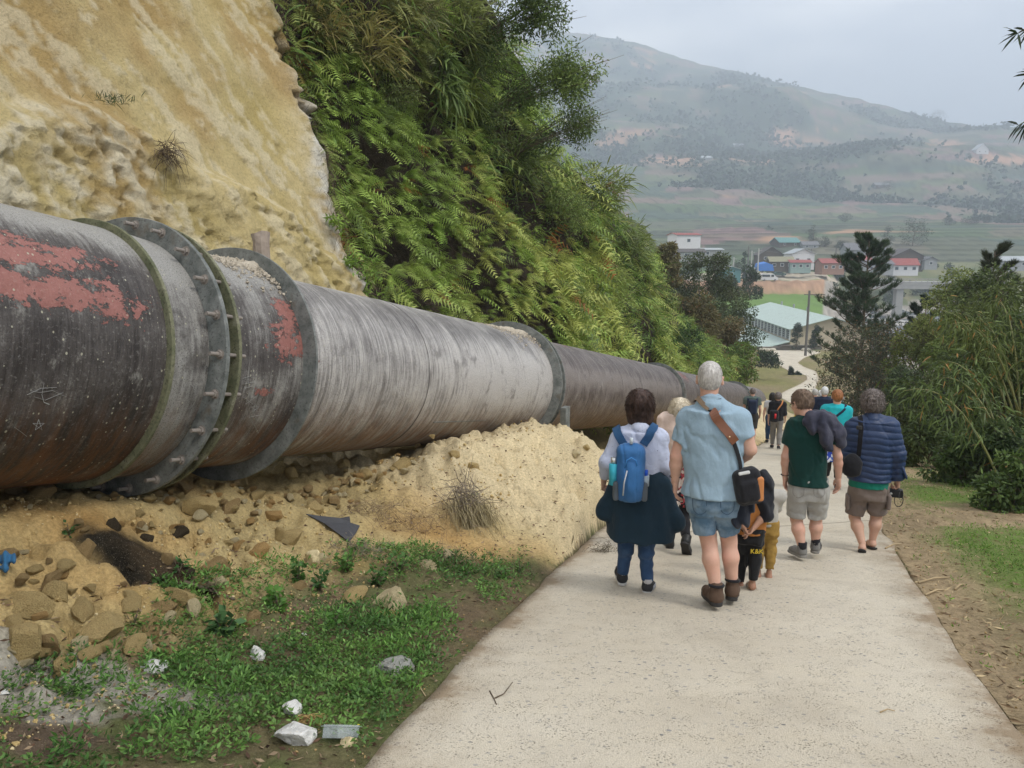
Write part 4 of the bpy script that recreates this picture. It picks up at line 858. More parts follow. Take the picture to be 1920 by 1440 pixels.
# ================================================================== people
def skinmat(name, c):
    m = NT(name); f = m.noise(22, 4, .6); cc = m.mix(f, tuple(x * .86 for x in c), tuple(min(1, x * 1.12) for x in c)); cc = m.mix(m.ramp(m.noise(6, 3), [(.45, 0.0), (.7, .35)]), cc, (c[0] * 1.05, c[1] * .8, c[2] * .78))
    m.p.inputs['Subsurface Weight'].default_value = .08; m.p.inputs['Subsurface Radius'].default_value = (.02, .008, .004); m.p.inputs['Subsurface Scale'].default_value = .5
    return m.fin(cc, .55, m.bump(m.noise(260, 2), .0006), 0, .35)
SK1 = skinmat('skin', (.60, .36, .27)); SK2 = skinmat('tanned_skin', (.54, .33, .24)); SK3 = skinmat('brown_skin', (.36, .20, .13))
def hairmat(name, a, b):
    m = NT(name); v = m.mapv(m.co, (90, 90, 14)); c = m.mix(m.ramp(m.noise(1.0, 4, .7, v), [(.36, 0.0), (.62, 1.0)]), a, b); c = m.mix(m.ramp(m.noise(28, 3, .6), [(.35, .55), (.6, 0.0)]), c, a); return m.fin(c, .6, m.bump(m.noise(1.0, 2, .6, v), .004), 0, .35)
HAIR = dict(grey=hairmat('grey_hair', (.30, .28, .26), (.66, .63, .60)), brown=hairmat('dark_brown_hair', (.022, .013, .010), (.085, .045, .032)), light=hairmat('light_brown_hair', (.10, .065, .045), (.26, .18, .125)),
            gb=hairmat('grey_brown_hair', (.075, .06, .055), (.26, .22, .20)), blonde=hairmat('blonde_hair', (.42, .35, .24), (.78, .70, .56)), ginger=hairmat('ginger_hair', (.17, .06, .02), (.42, .18, .07)), black=hairmat('black_hair', (.008, .007, .007), (.04, .035, .03)), white=hairmat('white_hair', (.5, .5, .5), (.8, .8, .8)))
def crease(Q, a, seed, fr=(7, 7, 3.4)):
    """soft folds with narrow valleys between them"""
    n = fbm(Q * np.array(fr), 2, seed); r = (1 - np.clip(np.abs(fbm(Q * np.array(fr) * .8 + 3, 3, seed + 5)) * 2.4, 0, 1)) ** 3; return -a * .8 * n + a * 1.1 * r
class Person:
    def __init__(p, label, px, py, rz=-16, H=1.75, near=True, skin=SK1, d=None, j=None, hd=(0, 0), foot='near', bw=1.0, group=None, ay=None):
        if d is not None: 
            y = d; X = (px - 960) / FPX * d; p.o = np.array([X, y, Bz(y)])
        else:
            q = at(px, py, 5); t = ray(px, py); ys = np.linspace(2, 60, 6000); zz = 1.57 + t[2] / t[1] * ys; k = np.argmax(zz < Bz(ys)); p.o = at(px, py, ys[k])
        p.rz = math.radians(rz); p.f = np.array([-math.sin(p.rz), math.cos(p.rz), 0]); p.r = np.array([math.cos(p.rz), math.sin(p.rz), 0]); p.H = H; p.near = near; p.skin = skin; p.hd = hd; p.bw = bw
        p.root = empty('person', tuple(p.o), p.rz, label, 'person', group); k = H / 1.75
        J = dict(head=(0, .02, 1.645), neck=(0, -.01, 1.49), ls=(-.185, 0, 1.42), rs=(.185, 0, 1.42), le=(-.235, -.02, 1.14), re=(.235, -.02, 1.14), lw=(-.25, .05, .89), rw=(.25, .05, .89),
                 lh=(-.09, 0, .90), rh=(.09, 0, .90), lk=(-.09, .03, .49), rk=(.09, .03, .49), la=(-.09, -.04, .09), ra=(.09, -.04, .09), waist=(0, 0, 1.05), chest=(0, 0, 1.30))
        J = {a: np.array(b, float) * k for a, b in J.items()}
        for a, b in (j or {}).items(): J[a] = p.L(*b) if abs(b[0]) > 20 else np.array(b, float)
        p.J = J; p.k = k; p.sl = -p.f[1] * .187
        p.tor = (J['neck'][0] + J['lh'][0] + J['rh'][0]) / 3
    def L(p, px, py, yo=0.0):
        d = ray(px, py); o = CAM - p.o; t = (yo - o @ p.f) / (d @ p.f); w = o + d * t; return np.array([w @ p.r, yo, w[2]])
    def add(p, name, VF, mat, smooth=True, **kw): return mk(name, VF[0], VF[1], mat, p.root, smooth, **kw)
    def torso_rows(p, m=0.0, widths=None, z0=None):
        J, k = p.J, p.k; n = J['neck']; hip = (J['lh'] + J['rh']) / 2; w = widths or p.W; sw = (J['rs'][0] - J['ls'][0]) / 2
        zs = [hip[2] - .08 * k, hip[2] + .02 * k, hip[2] + .15 * k, hip[2] + .30 * k, (J['ls'][2] + J['rs'][2]) / 2 - .08 * k, (J['ls'][2] + J['rs'][2]) / 2 + .015 * k, n[2] + .0]
        cx = np.interp(zs, [hip[2], n[2]], [hip[0], n[0]]); cy = np.interp(zs, [hip[2], n[2]], [hip[1], n[1]]); ry = [w[3] * .78, w[3] * .96, w[4], w[5], w[5], w[5] * .8, .06]
        rx = [w[0] * .80, w[0] * .97, w[1], w[2], max(w[2], sw * .93), sw * .80, .062]
        return [(z, a, b, c * k + m, e * k + m * .9) for z, a, b, c, e in zip(zs, cx, cy, rx, ry)]
    W = (.165, .15, .17, .11, .105, .115)
    def gap(p, g=.004):
        J = p.J; zc = (J['lh'][2] + J['rh'][2]) / 2 - .10 * p.k; zz = [min(J['la'][2], J['ra'][2]), (J['lk'][2] + J['rk'][2]) / 2, zc + .1]; xx = [(J['la'][0] + J['ra'][0]) / 2, (J['lk'][0] + J['rk'][0]) / 2, (J['lh'][0] + J['rh'][0]) / 2]
        def f(Q):
            z = Q[..., 2]; w = g + .05 * np.clip(zc - z, 0, .2) * 1.0; v = (w - np.abs(Q[..., 0] - np.interp(z, zz, xx))); return np.where(z < zc, np.clip(v, 0, .05) * 2.0 * sst(zc, zc - .03, z), 0)
        return f
    def body(p, armr=1.0, legr=1.0, torso=True, hands=('near', 'near'), handrot=(0, 0), feet=None, bare=None):
        J, k, b = p.J, p.k, p.bw; P = [(loft(p.torso_rows(-.006)), .03)]
        for s, w, e, wr in (('ls', -1, 'le', 'lw'), ('rs', 1, 're', 'rw')):
            P += [(cone(J['neck'] + np.array([0, 0, -.02]), J[s], .050 * k, .048 * k * armr), .04), (cone(J[s], J[e], .050 * k * armr, .039 * k * armr), .03)]
            mid = J[e] * .68 + J[wr] * .32; P += [(cone(J[e], mid, .037 * k * armr, .040 * k * armr), .02), (cone(mid, J[wr], .040 * k * armr, .0265 * k * armr), .02)]
        for h, kn, an in (('lh', 'lk', 'la'), ('rh', 'rk', 'ra')):
            P += [(cone(J[h], J[kn], .088 * k * b * legr, .055 * k * legr), .04)]; calf = J[kn] * .66 + J[an] * .34 + np.array([0, -.018, 0]) * k
            P += [(cone(J[kn], calf, .050 * k * legr, .0575 * k * legr), .025), (cone(calf, J[an], .056 * k * legr, .034 * k * legr), .03)]
        V, F = sdf(P, .0095 if p.near else .022, .03, disp=p.gap(.002)); Vs, Fs = [V], [F]; n = len(V)
        hv, hf = head(p.near); R = rotz(math.radians(p.hd[0])) @ rotx(math.radians(p.hd[1])); hv = tf(hv, R, J['head'], k ** .5 * 1.03); Vs.append(hv); Fs.append(hf + n); n += len(hv); p.hR = R
        for kind, sd_, e, wr, tw_ in ((hands[0], -1, 'le', 'lw', handrot[0]), (hands[1], 1, 're', 'rw', handrot[1])):
            if kind is None: continue
            kk = kind if p.near else 'far'; hv, hf = hand(kk, sd_); d = J[wr] - J[e]; hv = tf(hv, align(d / np.linalg.norm(d), (0, 1, 0) if abs(d[1]) < .8 * np.linalg.norm(d) else (0, 0, 1)) @ rotz(math.radians(tw_)), J[wr] - d / np.linalg.norm(d) * .0, k * 1.0); Vs.append(hv); Fs.append(hf + n); n += len(hv)
        for ft in (feet or []):
            fv, ff = foot_prims(.0065); fv = tf(fv, ft[1], ft[0], k); Vs.append(fv); Fs.append(ff + n); n += len(fv)
        return p.add('body', (np.concatenate(Vs), np.concatenate(Fs)), p.skin)
    def eyes(p):
        for sx in (-1, 1):
            V, F = tube([(0, -.002, 0), (0, .004, 0), (0, .008, 0), (0, .011, 0)], [.010, .0105, .008, .003], 10); V = tf(V, p.hR, p.J['head'] + p.hR @ np.array([sx * .031, .078, .006])); p.add('eye', (V, F), simple('eye_white', (.5, .48, .46), .3, .05, 10, 0))
    def hair(p, col, style='short', n=900, name='hair'):
        k = p.k ** .5 * 1.03; h = .006 if p.near else .012; o = []
        th = dict(short=.010, crop=.005, curly=.022, bob=.022, bun=.014, cap=.012).get(style, .01)
        P = [(ell((0, -.020, .033), (.075 + th, .096 + th, .088 + th)), .02)]; inter = []
        face = lambda Q: np.minimum(Q[..., 1] - .052 - .25 * (Q[..., 2] - .06), .068 - Q[..., 2] + .25 * (Q[..., 1] - .05))       # >0 in front of and below the hairline
        zmin = {'bob': -.2, 'curly': -.065}.get(style, -.058); ear = .03
        if style == 'bob': P += [(cone((-.055, -.03, .0), (-.062, -.035, -.10), .050, .036), .04), (cone((.055, -.03, .0), (.062, -.035, -.10), .050, .036), .04), (ell((0, -.055, -.06), (.085, .058, .085)), .04)]
        elif style == 'bun': P += [(cone((0, -.05, -.01), (0, -.075, -.10), .06, .022), .03), (ell((0, -.085, .02), (.05, .04, .06)), .03)]
        elif style == 'curly': P += [(ell((0, -.04, -.0), (.086, .078, .08)), .03)]
        else: P += [(ell((0, -.048, -.012), (.066 + th * .6, .058 + th * .6, .060)), .03)]
        fr = 60 if style in ('short', 'crop') else 45
        amp = dict(short=.004, crop=.0015, curly=.011, bob=.005, bun=.004).get(style, .003)
        disp = (lambda Q: -amp * fbm(Q * fr, 3, 7) - amp * .7 * fbm(Q * np.array([110, 110, 25]), 2, 8)) if style != 'curly' else (lambda Q: -amp * np.abs(fbm(Q * 42, 3, 7)) * 1.6)
        sub = [] if style == 'bob' else [ell((sx * .088, .012, -.012), (.03, .022, .036)) for sx in (-1, 1)]
        V, F = sdf(P, h, .02, disp=disp, sub=sub, inter=[lambda Q: face(Q), lambda Q: (zmin + .15 * (Q[..., 1] + .05)) - Q[..., 2]], pad=.03)
        if p.near and n:
            i = RNG.integers(0, len(V), n); c0 = np.array([0, -.02, .02]); N = nrm(V[i] - c0); dn = np.array([0, -.25, -1.0]); crown = np.array([0, -.06, .12]); Tn = nrm(V[i] - crown) + dn * .6; Tn = Tn - N * (Tn * N).sum(-1, keepdims=True) * .95; D = nrm(Tn) + N * (.12 if style == 'bob' else .2) + rdir(n) * (.16 if style in ('crop', 'short', 'bob') else .8)
            L = dict(short=.022, crop=.010, curly=.028, bob=.05, bun=.03).get(style, .02); sv, sf, sc = stems(V[i] - N * .003, D, L, .0017, (.1, .1, .1), .15, 2); V = np.concatenate([V, sv]); F = [F, sf[0] + len(V) - len(sv)]
        V = tf(V, p.hR, p.J['head'], k); return p.add(name, (V, F), HAIR[col])
    def top(p, mat, name='shirt', sleeve=.55, hem=None, m=.014, sm=.022, wr=.006, rows=None, k=.045, neck=True, disp=None, flare=0.0, h=None, slr=1.0, extra=(), sub=()):
        J, kk = p.J, p.k; R_ = p.torso_rows(m); hz = hem if hem is not None else J['lh'][2] + .0; R_ = [r for r in R_ if r[0] < J['neck'][2] - .01]
        lo = R_[0]; lo = (lo[0], lo[1], lo[2], p.W[0] * p.k + m, p.W[3] * p.k + m); R_[0] = (lo[0], lo[1], lo[2], lo[3] + flare, lo[4] + flare * .8); R_[1] = (R_[1][0], R_[1][1], R_[1][2], lo[3] + flare * .8, lo[4] + flare * .7); R_ = [(min(hz, lo[0]) - .03, lo[1], lo[2], lo[3] + flare, lo[4] + flare * .8)] + R_; P = [(loft(R_, 2.4, hz - .03, R_[-1][0] + .05), .03)]; Wc = lo[3] + flare + .03
        for s, e, w in (('ls', 'le', 'lw'), ('rs', 're', 'rw')):
            P.append((cone(J['neck'] + np.array([0, 0, -.024 * kk]), J[s], .060 * kk + m * .8, .048 * kk + m), .05)); a, b, c = J[s], J[e], J[w]
            up = b - a; lu = np.linalg.norm(up); t = min(sleeve, 1.0); en = a + up * t
            f = cone(a, a + up * min(t + .15, 1.0), .050 * kk * slr + sm * .8, .043 * kk * slr + sm * (1.0 if sleeve < 1 else .55))
            if sleeve < 1: f = cut(f, en, up)
            P.append((f, k))
            if sleeve > 1:
                fw = c - b; t2 = sleeve - 1; e2 = b + fw * t2; f = cut(cone(b, b + fw * min(t2 + .1, 1.08), .041 * kk * slr + sm * .6, .031 * kk * slr + sm * .7), e2, fw); P.append((f, .03))
        P += list(extra)
        fold = lambda Q: crease(Q + np.stack([Q[..., 2] * .35, 0 * Q[..., 2], 0 * Q[..., 2]], -1), wr * 1.1, 11 + int(hz * 100)) - wr * .8 * np.maximum(np.sin(Q[..., 2] * 17 + np.abs(Q[..., 0] - p.tor) * 26 + 2.2 * fbm(Q * 3, 2, 12)), 0) ** 2 * sst(.0, .35, fbm(Q * 2.6, 2, 14))
        dd = (lambda Q: fold(Q) + disp(Q)) if disp is not None else fold
        V, F = sdf(P, h or (.0085 if p.near else .02), k, disp=dd, sub=list(sub), inter=[lambda Q: np.minimum(hz - Q[..., 2], Wc - np.abs(Q[..., 0] - lo[1]))]); p.topf = field(P, k); return p.add(name, (V, F), mat)
    def legs(p, mat, name='trousers', t=1.0, m=.016, rad=None, flare=.0, wr=.005, waist=None, k=.035, disp=None, h=None, hemtilt=0.0):
        """t: 0..1 down the thigh, 1..2 down the shin"""
        J, kk = p.J, p.k; w = p.W; hip = (J['lh'] + J['rh']) / 2; wz = waist or hip[2] + .13 * kk
        gp = p.gap(.006 if t < 1.2 else .003); P = [(loft([(hip[2] - .085 * kk, hip[0], hip[1], w[0] * kk * .9 + m, w[3] * kk * .93 + m), (hip[2], hip[0], hip[1], w[0] * kk + m, w[3] * kk + m), (wz, hip[0], hip[1], w[1] * kk + m, w[4] * kk + m)], 2.3), .03)]; 
        for a, b, c in (('lh', 'lk', 'la'), ('rh', 'rk', 'ra')):
            a, b, c = J[a], J[b], J[c]; up = b - a; t1 = min(t, 1.0); e = a + up * t1; ra, rb = (rad if rad else (.088 * kk * p.bw + m, .058 * kk + m))
            rb_ = rb; f = cone(a, a + up * min(t1 + .12, 1.0 if t > 1 else 1.2), ra, rb_ + flare)
            if t <= 1: f = cut(f, e, up + np.array([0, 0, 0]))
            P.append((f, k))
            if t > 1:
                calf = b * .66 + c * .34 + np.array([0, -.018, 0]) * kk
                if t > 1.5: P.append((cone(b, calf, rb + .004, .0575 * kk + m), .03))
                fw = c - b; f = cone(b, b + fw * min(t - 1 + .05, 1.05), rb, .040 * kk + m + flare); f = cut(f, b + fw * (t - 1), fw); P.append((f, .03))
        fold = lambda Q: crease(Q, wr * 1.1, 21, (7, 7, 7)) - wr * .8 * np.sin(Q[..., 2] * 60 + 5 * fbm(Q * 5, 2, 22)) * sst(.1, .5, fbm(Q * 3.3, 2, 23))
        V, F = sdf(P, h or (.0085 if p.near else .02), k, disp=(lambda Q: fold(Q) + gp(Q)) if disp is None else (lambda Q: fold(Q) + gp(Q) + disp(Q))); p.legf = field(P, k); return p.add(name, (V, F), mat)
    def shoes(p, kind, mats, yaw=(0, 0), pitch=(0, 0), sc=1.0, roll=(0, 0)):
        out = []
        for i, an in enumerate(('la', 'ra')):
            a = p.J[an]; R = rotz(math.radians(yaw[i])) @ rotx(math.radians(pitch[i] - 10.6)) @ roty(math.radians(roll[i])); b, s = shoe(kind, not p.near); off = R @ np.array([0, -.045, {'boot': .105}.get(kind, .085)]) * sc; t = a - off
            if b is not None:
                o = p.add('shoe' if kind != 'boot' else 'boot', (tf(b[0], R, t, sc), b[1]), mats[0]); q = mk('sole', tf(s[0], R, t, sc), s[1], mats[1], o)
            else: o = p.add('sandal', (tf(s[0], R, t, sc), s[1]), mats[1])
            out.append((o, t, R))
        return out
    def ribbon(p, pts, w, th, mat, name='strap', parent=None, f=None, off=.004, world=False, snap=True, n=40):
        """flat band through local points, laid on the garment surface"""
        P = np.array([p.L(*q) for q in pts], float) if len(pts[0]) == 3 and abs(pts[0][0]) > 20 else np.array(pts, float)
        t = np.r_[0, np.cumsum(np.linalg.norm(np.diff(P, axis=0), axis=1))]; u = np.linspace(0, t[-1], n); Q = np.stack([np.interp(u, t, P[:, c]) for c in range(3)], 1)
        for _ in range(3): Q[1:-1] = (Q[:-2] + 2 * Q[1:-1] + Q[2:]) / 4
        f = f or p.topf; e = .004; G = np.stack([(f(Q + np.eye(3)[c] * e) - f(Q - np.eye(3)[c] * e)) for c in range(3)], 1); N = nrm(G)
        if snap:
            for _ in range(4):
                d = f(Q); G = np.stack([(f(Q + np.eye(3)[c] * e) - f(Q - np.eye(3)[c] * e)) for c in range(3)], 1); N = nrm(G); Q = Q - N * (d - off)[:, None]
            for _ in range(3): Q[1:-1] = (Q[:-2] + 2 * Q[1:-1] + Q[2:]) / 4; N[1:-1] = nrm(N[:-2] + 2 * N[1:-1] + N[2:])
        tg = nrm(np.gradient(Q, axis=0)); S = nrm(np.cross(N, tg)); a = w / 2; V = np.stack([Q - S * a, Q + S * a, Q + S * a + N * th, Q - S * a + N * th], 1).reshape(-1, 3); i = np.arange(n - 1)[:, None] * 4
        F = [(np.array([[0, 1, 5, 4], [1, 2, 6, 5], [2, 3, 7, 6], [3, 0, 4, 7]])[None] + i[:, :, None]).reshape(-1, 4), np.array([[3, 2, 1, 0]]), np.array([[0, 1, 2, 3]]) + 4 * (n - 1)]
        return mk(name, V, F, mat, parent if parent is not None else p.root, False)
def worldthing(p, name, label, cat, loc):
    """empty at a local point of person p, same heading"""
    w = p.o + p.r * loc[0] + p.f * loc[1] + np.array([0, 0, loc[2]]); return empty(name, tuple(w), p.rz, label, cat), np.asarray(loc, float)
def wadd(e, name, VF, mat, parent=None, smooth=True, **kw):
    r, l = e; return mk(name, VF[0] - l, VF[1], mat, parent or r, smooth, **kw)
RU = simple('sole_rubber', (.28, .27, .26), .8, .15, 60, .002); RUd = simple('dark_rubber', (.035, .033, .032), .75, .2, 60, .002)
M_blk = cloth('black_fabric', (.016, .016, .019)); M_nav = cloth('navy_fabric', (.014, .022, .05)); M_lea = simple('brown_leather', (.17, .062, .028), .45, .25, 25, .002, .5); M_tan = simple('tan_leather', (.50, .20, .07), .6, .15, 25, .002)

# ---------------------------------------------------------------- man in the light blue polo shirt
p = Person('short haired grey man in a light blue polo shirt and denim shorts', 1358, 1136, -15, 1.82,
           j=dict(head=(1331, 711, .04), neck=(1334, 749, -.01), ls=(1288, 787, 0), rs=(1388, 785, 0), le=(1268, 856, -.03), lw=(1266, 902, .02), re=(1407, 843, -.02), rw=(1383, 868, .22),
                  lh=(1315, 938, 0), rh=(1359, 938, 0), lk=(1330, 1016, .0), rk=(1366, 1014, .08), la=(1343, 1108, -.12), ra=(1373, 1098, .06)), bw=1.0)
p.W = (.178, .182, .192, .125, .125, .125)
p.body(armr=1.08, legr=1.05, hands=('near', 'near'), handrot=(10, 0)); p.eyes(); p.hair('grey', 'crop', 1500)
M_polo = cloth('light_blue_pique', (.29, .40, .49), 700, .008)
hz = p.L(1335, 927)[2]; p.top(M_polo, 'polo_shirt', .60, hz, .016, .022, .009, flare=.030, slr=1.05)
n_ = p.J['neck']; V, F = sdf([(cone(n_ + (0, -.02, -.030), n_ + (0, -.012, .004), .082, .068), .01)], .006, .01, sub=[cone(n_ + (0, -.01, -.05), n_ + (0, .0, .08), .060, .058)], inter=[plane(n_ + (0, 0, .024), (0, .25, 1))], disp=lambda Q: .002 * fbm(Q * 30, 2, 4)); cl = p.add('collar', (V, F), M_polo)
V, F = tube([n_ + np.array([.0665 * math.sin(a), -.012 + .0665 * -math.cos(a) * .98, .016]) for a in np.linspace(-1.7, 1.7, 24)], .0022, 6); mk('collar_stripe', V, F, M_nav, cl)
M_denim = cloth('faded_denim', (.085, .155, .235), 500, .007, .9, (.19, .27, .35)); p.legs(M_denim, 'denim_shorts', .74, .012, (.108, .098), wr=.006)
for s_, (x0, x1) in ((0, (1298, 1326)), (1, (1350, 1378))):
    q = [p.L(x0, 934, -.12), p.L(x1, 936, -.12), p.L(x1 - 1, 958, -.12), p.L((x0 + x1) / 2, 966, -.12), p.L(x0 + 1, 957, -.12)]; p.ribbon([tuple(a) for a in q + [q[0]]], .004, .001, simple('denim_seam', (.05, .09, .15), .9), 'pocket_seam', f=p.legf, off=.003, n=50)
M_boot = simple('brown_nubuck', (.10, .062, .042), .8, .3, 30, .003); bs = p.shoes('boot', (M_boot, RUd), (18, -4), (3, 0), 1.0)
for o, t, R in bs:
    V, F = tube([t + R @ np.array([.046 * math.cos(a), -.05 + .050 * math.sin(a), .148]) for a in np.linspace(0, 6.28, 24)], .011, 8, False); mk('padded_cuff', V, F, M_blk, o)
    mk('lace', *MB_lace(t, R), M_blk, o) if False else None
for an, kn in (('la', 'lk'), ('ra', 'rk')): V, F = sdf([cut(cut(cone(p.J[an], p.J[kn], .043, .058), p.J[an] + (0, 0, .145), (0, 0, 1)), p.J[an] + (0, 0, -.02), (0, 0, -1))], .007, 0, disp=lambda Q: .0015 * np.sin(Q[..., 2] * 300)); p.add('sock', (V, F), cloth('pinkish_sock', (.42, .32, .27)))
V, F = tube([p.J['lw'] + np.array([.034 * math.cos(a), .030 * math.sin(a) + .0, .035]) for a in np.linspace(0, 6.28, 20)], .011, 8, False, .5); p.add('wristwatch', (V, F), simple('dark_strap', (.05, .048, .045), .5))
# the strap and shoulder bag
e = worldthing(p, 'shoulder_bag', 'black and orange camera bag hanging on the right hip of the man in light blue', 'bag', p.L(1402, 935, -.08)); l = e[1]
Rb = roty(math.radians(-12)) @ rotz(.25); cb = p.L(1401, 911, -.09)
V, F = sdf([(rbox(cb, (.095, .075, .125), .045, Rb), .01), (rbox(cb + Rb @ np.array([-.01, -.07, -.02]), (.065, .03, .075), .025, Rb), .02)], .006, .02, disp=lambda Q: -.003 * fbm(Q * 22, 3, 9)); bag = wadd(e, 'bag_body', (V, F), M_blk)
V, F = sdf([(rbox(cb + Rb @ np.array([.066, -.052, -.02]), (.026, .03, .085), .016, Rb @ roty(.18)), .01)], .005, .01); wadd(e, 'side_panel', (V, F), M_tan)
V, F = tube([cb + Rb @ np.array([.086 * math.sin(a), -.03, .03 + .088 * math.cos(a)]) for a in np.linspace(-1.2, 1.2, 18)], .004, 6); wadd(e, 'zip', (V, F), simple('zip_metal', (.35, .34, .33), .35, metal=.6))
V, F = sdf([(rbox(cb + Rb @ np.array([-.02, -.06, .11]), (.04, .012, .012), .008, Rb), .01)], .005, .01); wadd(e, 'handle', (V, F), simple('white_tag', (.6, .6, .58), .6))
sp_ = [(1303, 752, .04), (1312, 748, -.03), (1330, 766, -.1), (1352, 796, -.13), (1375, 828, -.13), (1392, 868, -.12), (1397, 884, -.12)]
st = p.ribbon(sp_, .030, .003, M_blk, 'strap', parent=p.root, n=60); st.parent = e[0]; st.location = -Vector(tuple(l))
st = p.ribbon(sp_[:3], .036, .005, simple('khaki_webbing', (.27, .20, .14), .9, .2, 60), 'strap', parent=e[0], off=.007, n=24); st.location = -Vector(tuple(l))
st = p.ribbon([(1334, 772, -.1), (1352, 796, -.13), (1378, 829, -.13)], .062, .008, M_lea, 'shoulder_pad', parent=e[0], off=.008, n=24); st.location = -Vector(tuple(l))
V, F = tube([p.L(1368, 819, -.175), p.L(1368, 819, -.17)], .006, 10); rv_ = wadd(e, 'rivet', (V, F), simple('brass', (.7, .6, .4), .3, metal=.9))
# jacket tucked behind the bag
jc = p.L(1390, 945, -.03); e = worldthing(p, 'hanging_jacket', 'dark navy jacket slung through the strap of the black and orange bag', 'jacket', jc)
V, F = sdf([(cone(p.L(1388, 898, .0), p.L(1380, 975, -.03), .045, .055), .05), (cone(p.L(1400, 905, .02), p.L(1398, 975, 0), .05, .045), .05), (cone(p.L(1376, 935, .0), p.L(1372, 970, 0), .03, .035), .04)], .008, .04, disp=lambda Q: -.014 * np.sin(Q[..., 0] * 70 + 4 * fbm(Q * 5, 2, 3)) - .01 * fbm(Q * 9, 3, 5)); wadd(e, 'cloth', (V, F), cloth('dark_navy_cloth', (.018, .022, .034)))
BLUE = p

# ---------------------------------------------------------------- woman with the blue backpack
p = Person('dark haired woman in a pale dotted shirt, jacket tied round her waist', 1192, 1103, -6, 1.62,
           j=dict(head=(1200, 762, .02), neck=(1200, 800, -.01), ls=(1162, 822, 0), rs=(1237, 822, 0), le=(1139, 868, -.03), lw=(1132, 902, .10), re=(1249, 872, -.02), rw=(1255, 906, .10), lh=(1181, 938, 0), rh=(1212, 938, 0),
                  lk=(1176, 1003, .05), rk=(1211, 1006, .0), la=(1167, 1078, .07), ra=(1214, 1094, -.09)), skin=SK1)
p.W = (.165, .145, .155, .115, .11, .115); p.body(hands=('grip', 'near'), armr=.95, legr=.8)
p.hair('brown', 'bob', 2600); 
m = NT('dotted_pale_shirt'); v = m.vor(26, rnd=.5); c = m.mix(m.ramp(v, [(.085, 1.0), (.11, 0.0)]), (.56, .60, .74), (.05, .05, .12)); c = m.mix(m.ramp(m.noise(3), [(.35, 0.0), (.7, .25)]), c, (.38, .44, .66)); M_dot = m.fin(c, .85, m.bump(m.noise(9, 3, .6, dist=1), .012), 0, .2)
p.top(M_dot, 'blouse', 1.72, p.L(1200, 900)[2], .022, .024, .0085, flare=.02)
n_ = p.J['neck']; V, F = sdf([(cone(n_ + (0, -.03, -.01), n_ + (0, -.0, .02), .075, .066), .01)], .007, .01, sub=[cone(n_ + (0, -.01, -.05), n_ + (0, .0, .08), .058, .056)], disp=lambda Q: .004 * fbm(Q * 20, 2, 4)); p.add('collar', (V, F), M_dot)
M_jean = cloth('blue_jeans', (.026, .06, .135), 500, .006, .9, (.045, .09, .18)); p.legs(M_jean, 'jeans', 1.95, .010, wr=.005)
tr = simple('black_trainer', (.03, .03, .033), .7, .2, 50, .003); ss_ = p.shoes('sneaker', (tr, simple('white_sole', (.55, .54, .52), .7, .1, 40)), (6, -14), (14, 0), .95)
for o, t, R in ss_: V, F = tube([t + R @ np.array([.046, .0 + .02 * k, .035 + .03 * (k % 2)]) for k in range(-2, 5)], .0035, 5); mk('stripe', V, F, simple('grey_trim', (.4, .4, .42), .6), o)
for an, kn in (('la', 'lk'), ('ra', 'rk')): V, F = tube([p.J[an] + (0, -.003, -.01), p.J[an] + (0, -.003, .045)], .037, 14); p.add('sock', (V, F), cloth('pale_sock', (.5, .48, .47)))
# jacket tied round the waist: flared, open body with two drooping sleeves
hp = (p.J['lh'] + p.J['rh']) / 2; zt = p.L(1200, 880)[2]; z1 = p.L(1200, 1003)[2]; zm = p.L(1200, 940)[2]
e = worldthing(p, 'tied_jacket', 'dark teal jacket tied round the waist, spreading like a skirt below the blue backpack', 'jacket', (hp[0], hp[1], hp[2])); l = e[1]
cx = p.L(1199, 1000)[0]; Pj = [(loft([(zt, hp[0], 0, .18, .135), (zm, hp[0], -.02, .235, .165), (z1, cx, -.03, .262, .195)], 2.1), .02)]
for (xa, xb, ya) in ((1152, 1130, 962), (1248, 1272, 982)):
    Pj.append((cone(p.L(xa, 905, -.05), p.L(xb, ya, -.05), .035, .050), .06)); Pj.append((ell(p.L(xb + (3 if xb < 1200 else -2), ya - 8, -.05), (.055, .045, .075), roty(.3 if xb < 1200 else -.3)), .05))
V, F = sdf(Pj, .009, .05, sub=[loft([(z1 - .03, cx, -.03, .238, .172), (zm, hp[0], -.02, .19, .135)], 2.1)], disp=lambda Q: -.014 * np.sin(np.arctan2(Q[..., 1], Q[..., 0] - cx) * 7 + 2 * fbm(Q * 3, 2, 3)) * .45 * sst(zt, z1, Q[..., 2]) - .007 * fbm(Q * 8, 3, 5))
wadd(e, 'cloth', (V, F), cloth('dark_teal_cloth', (.012, .030, .047), 900, .006))
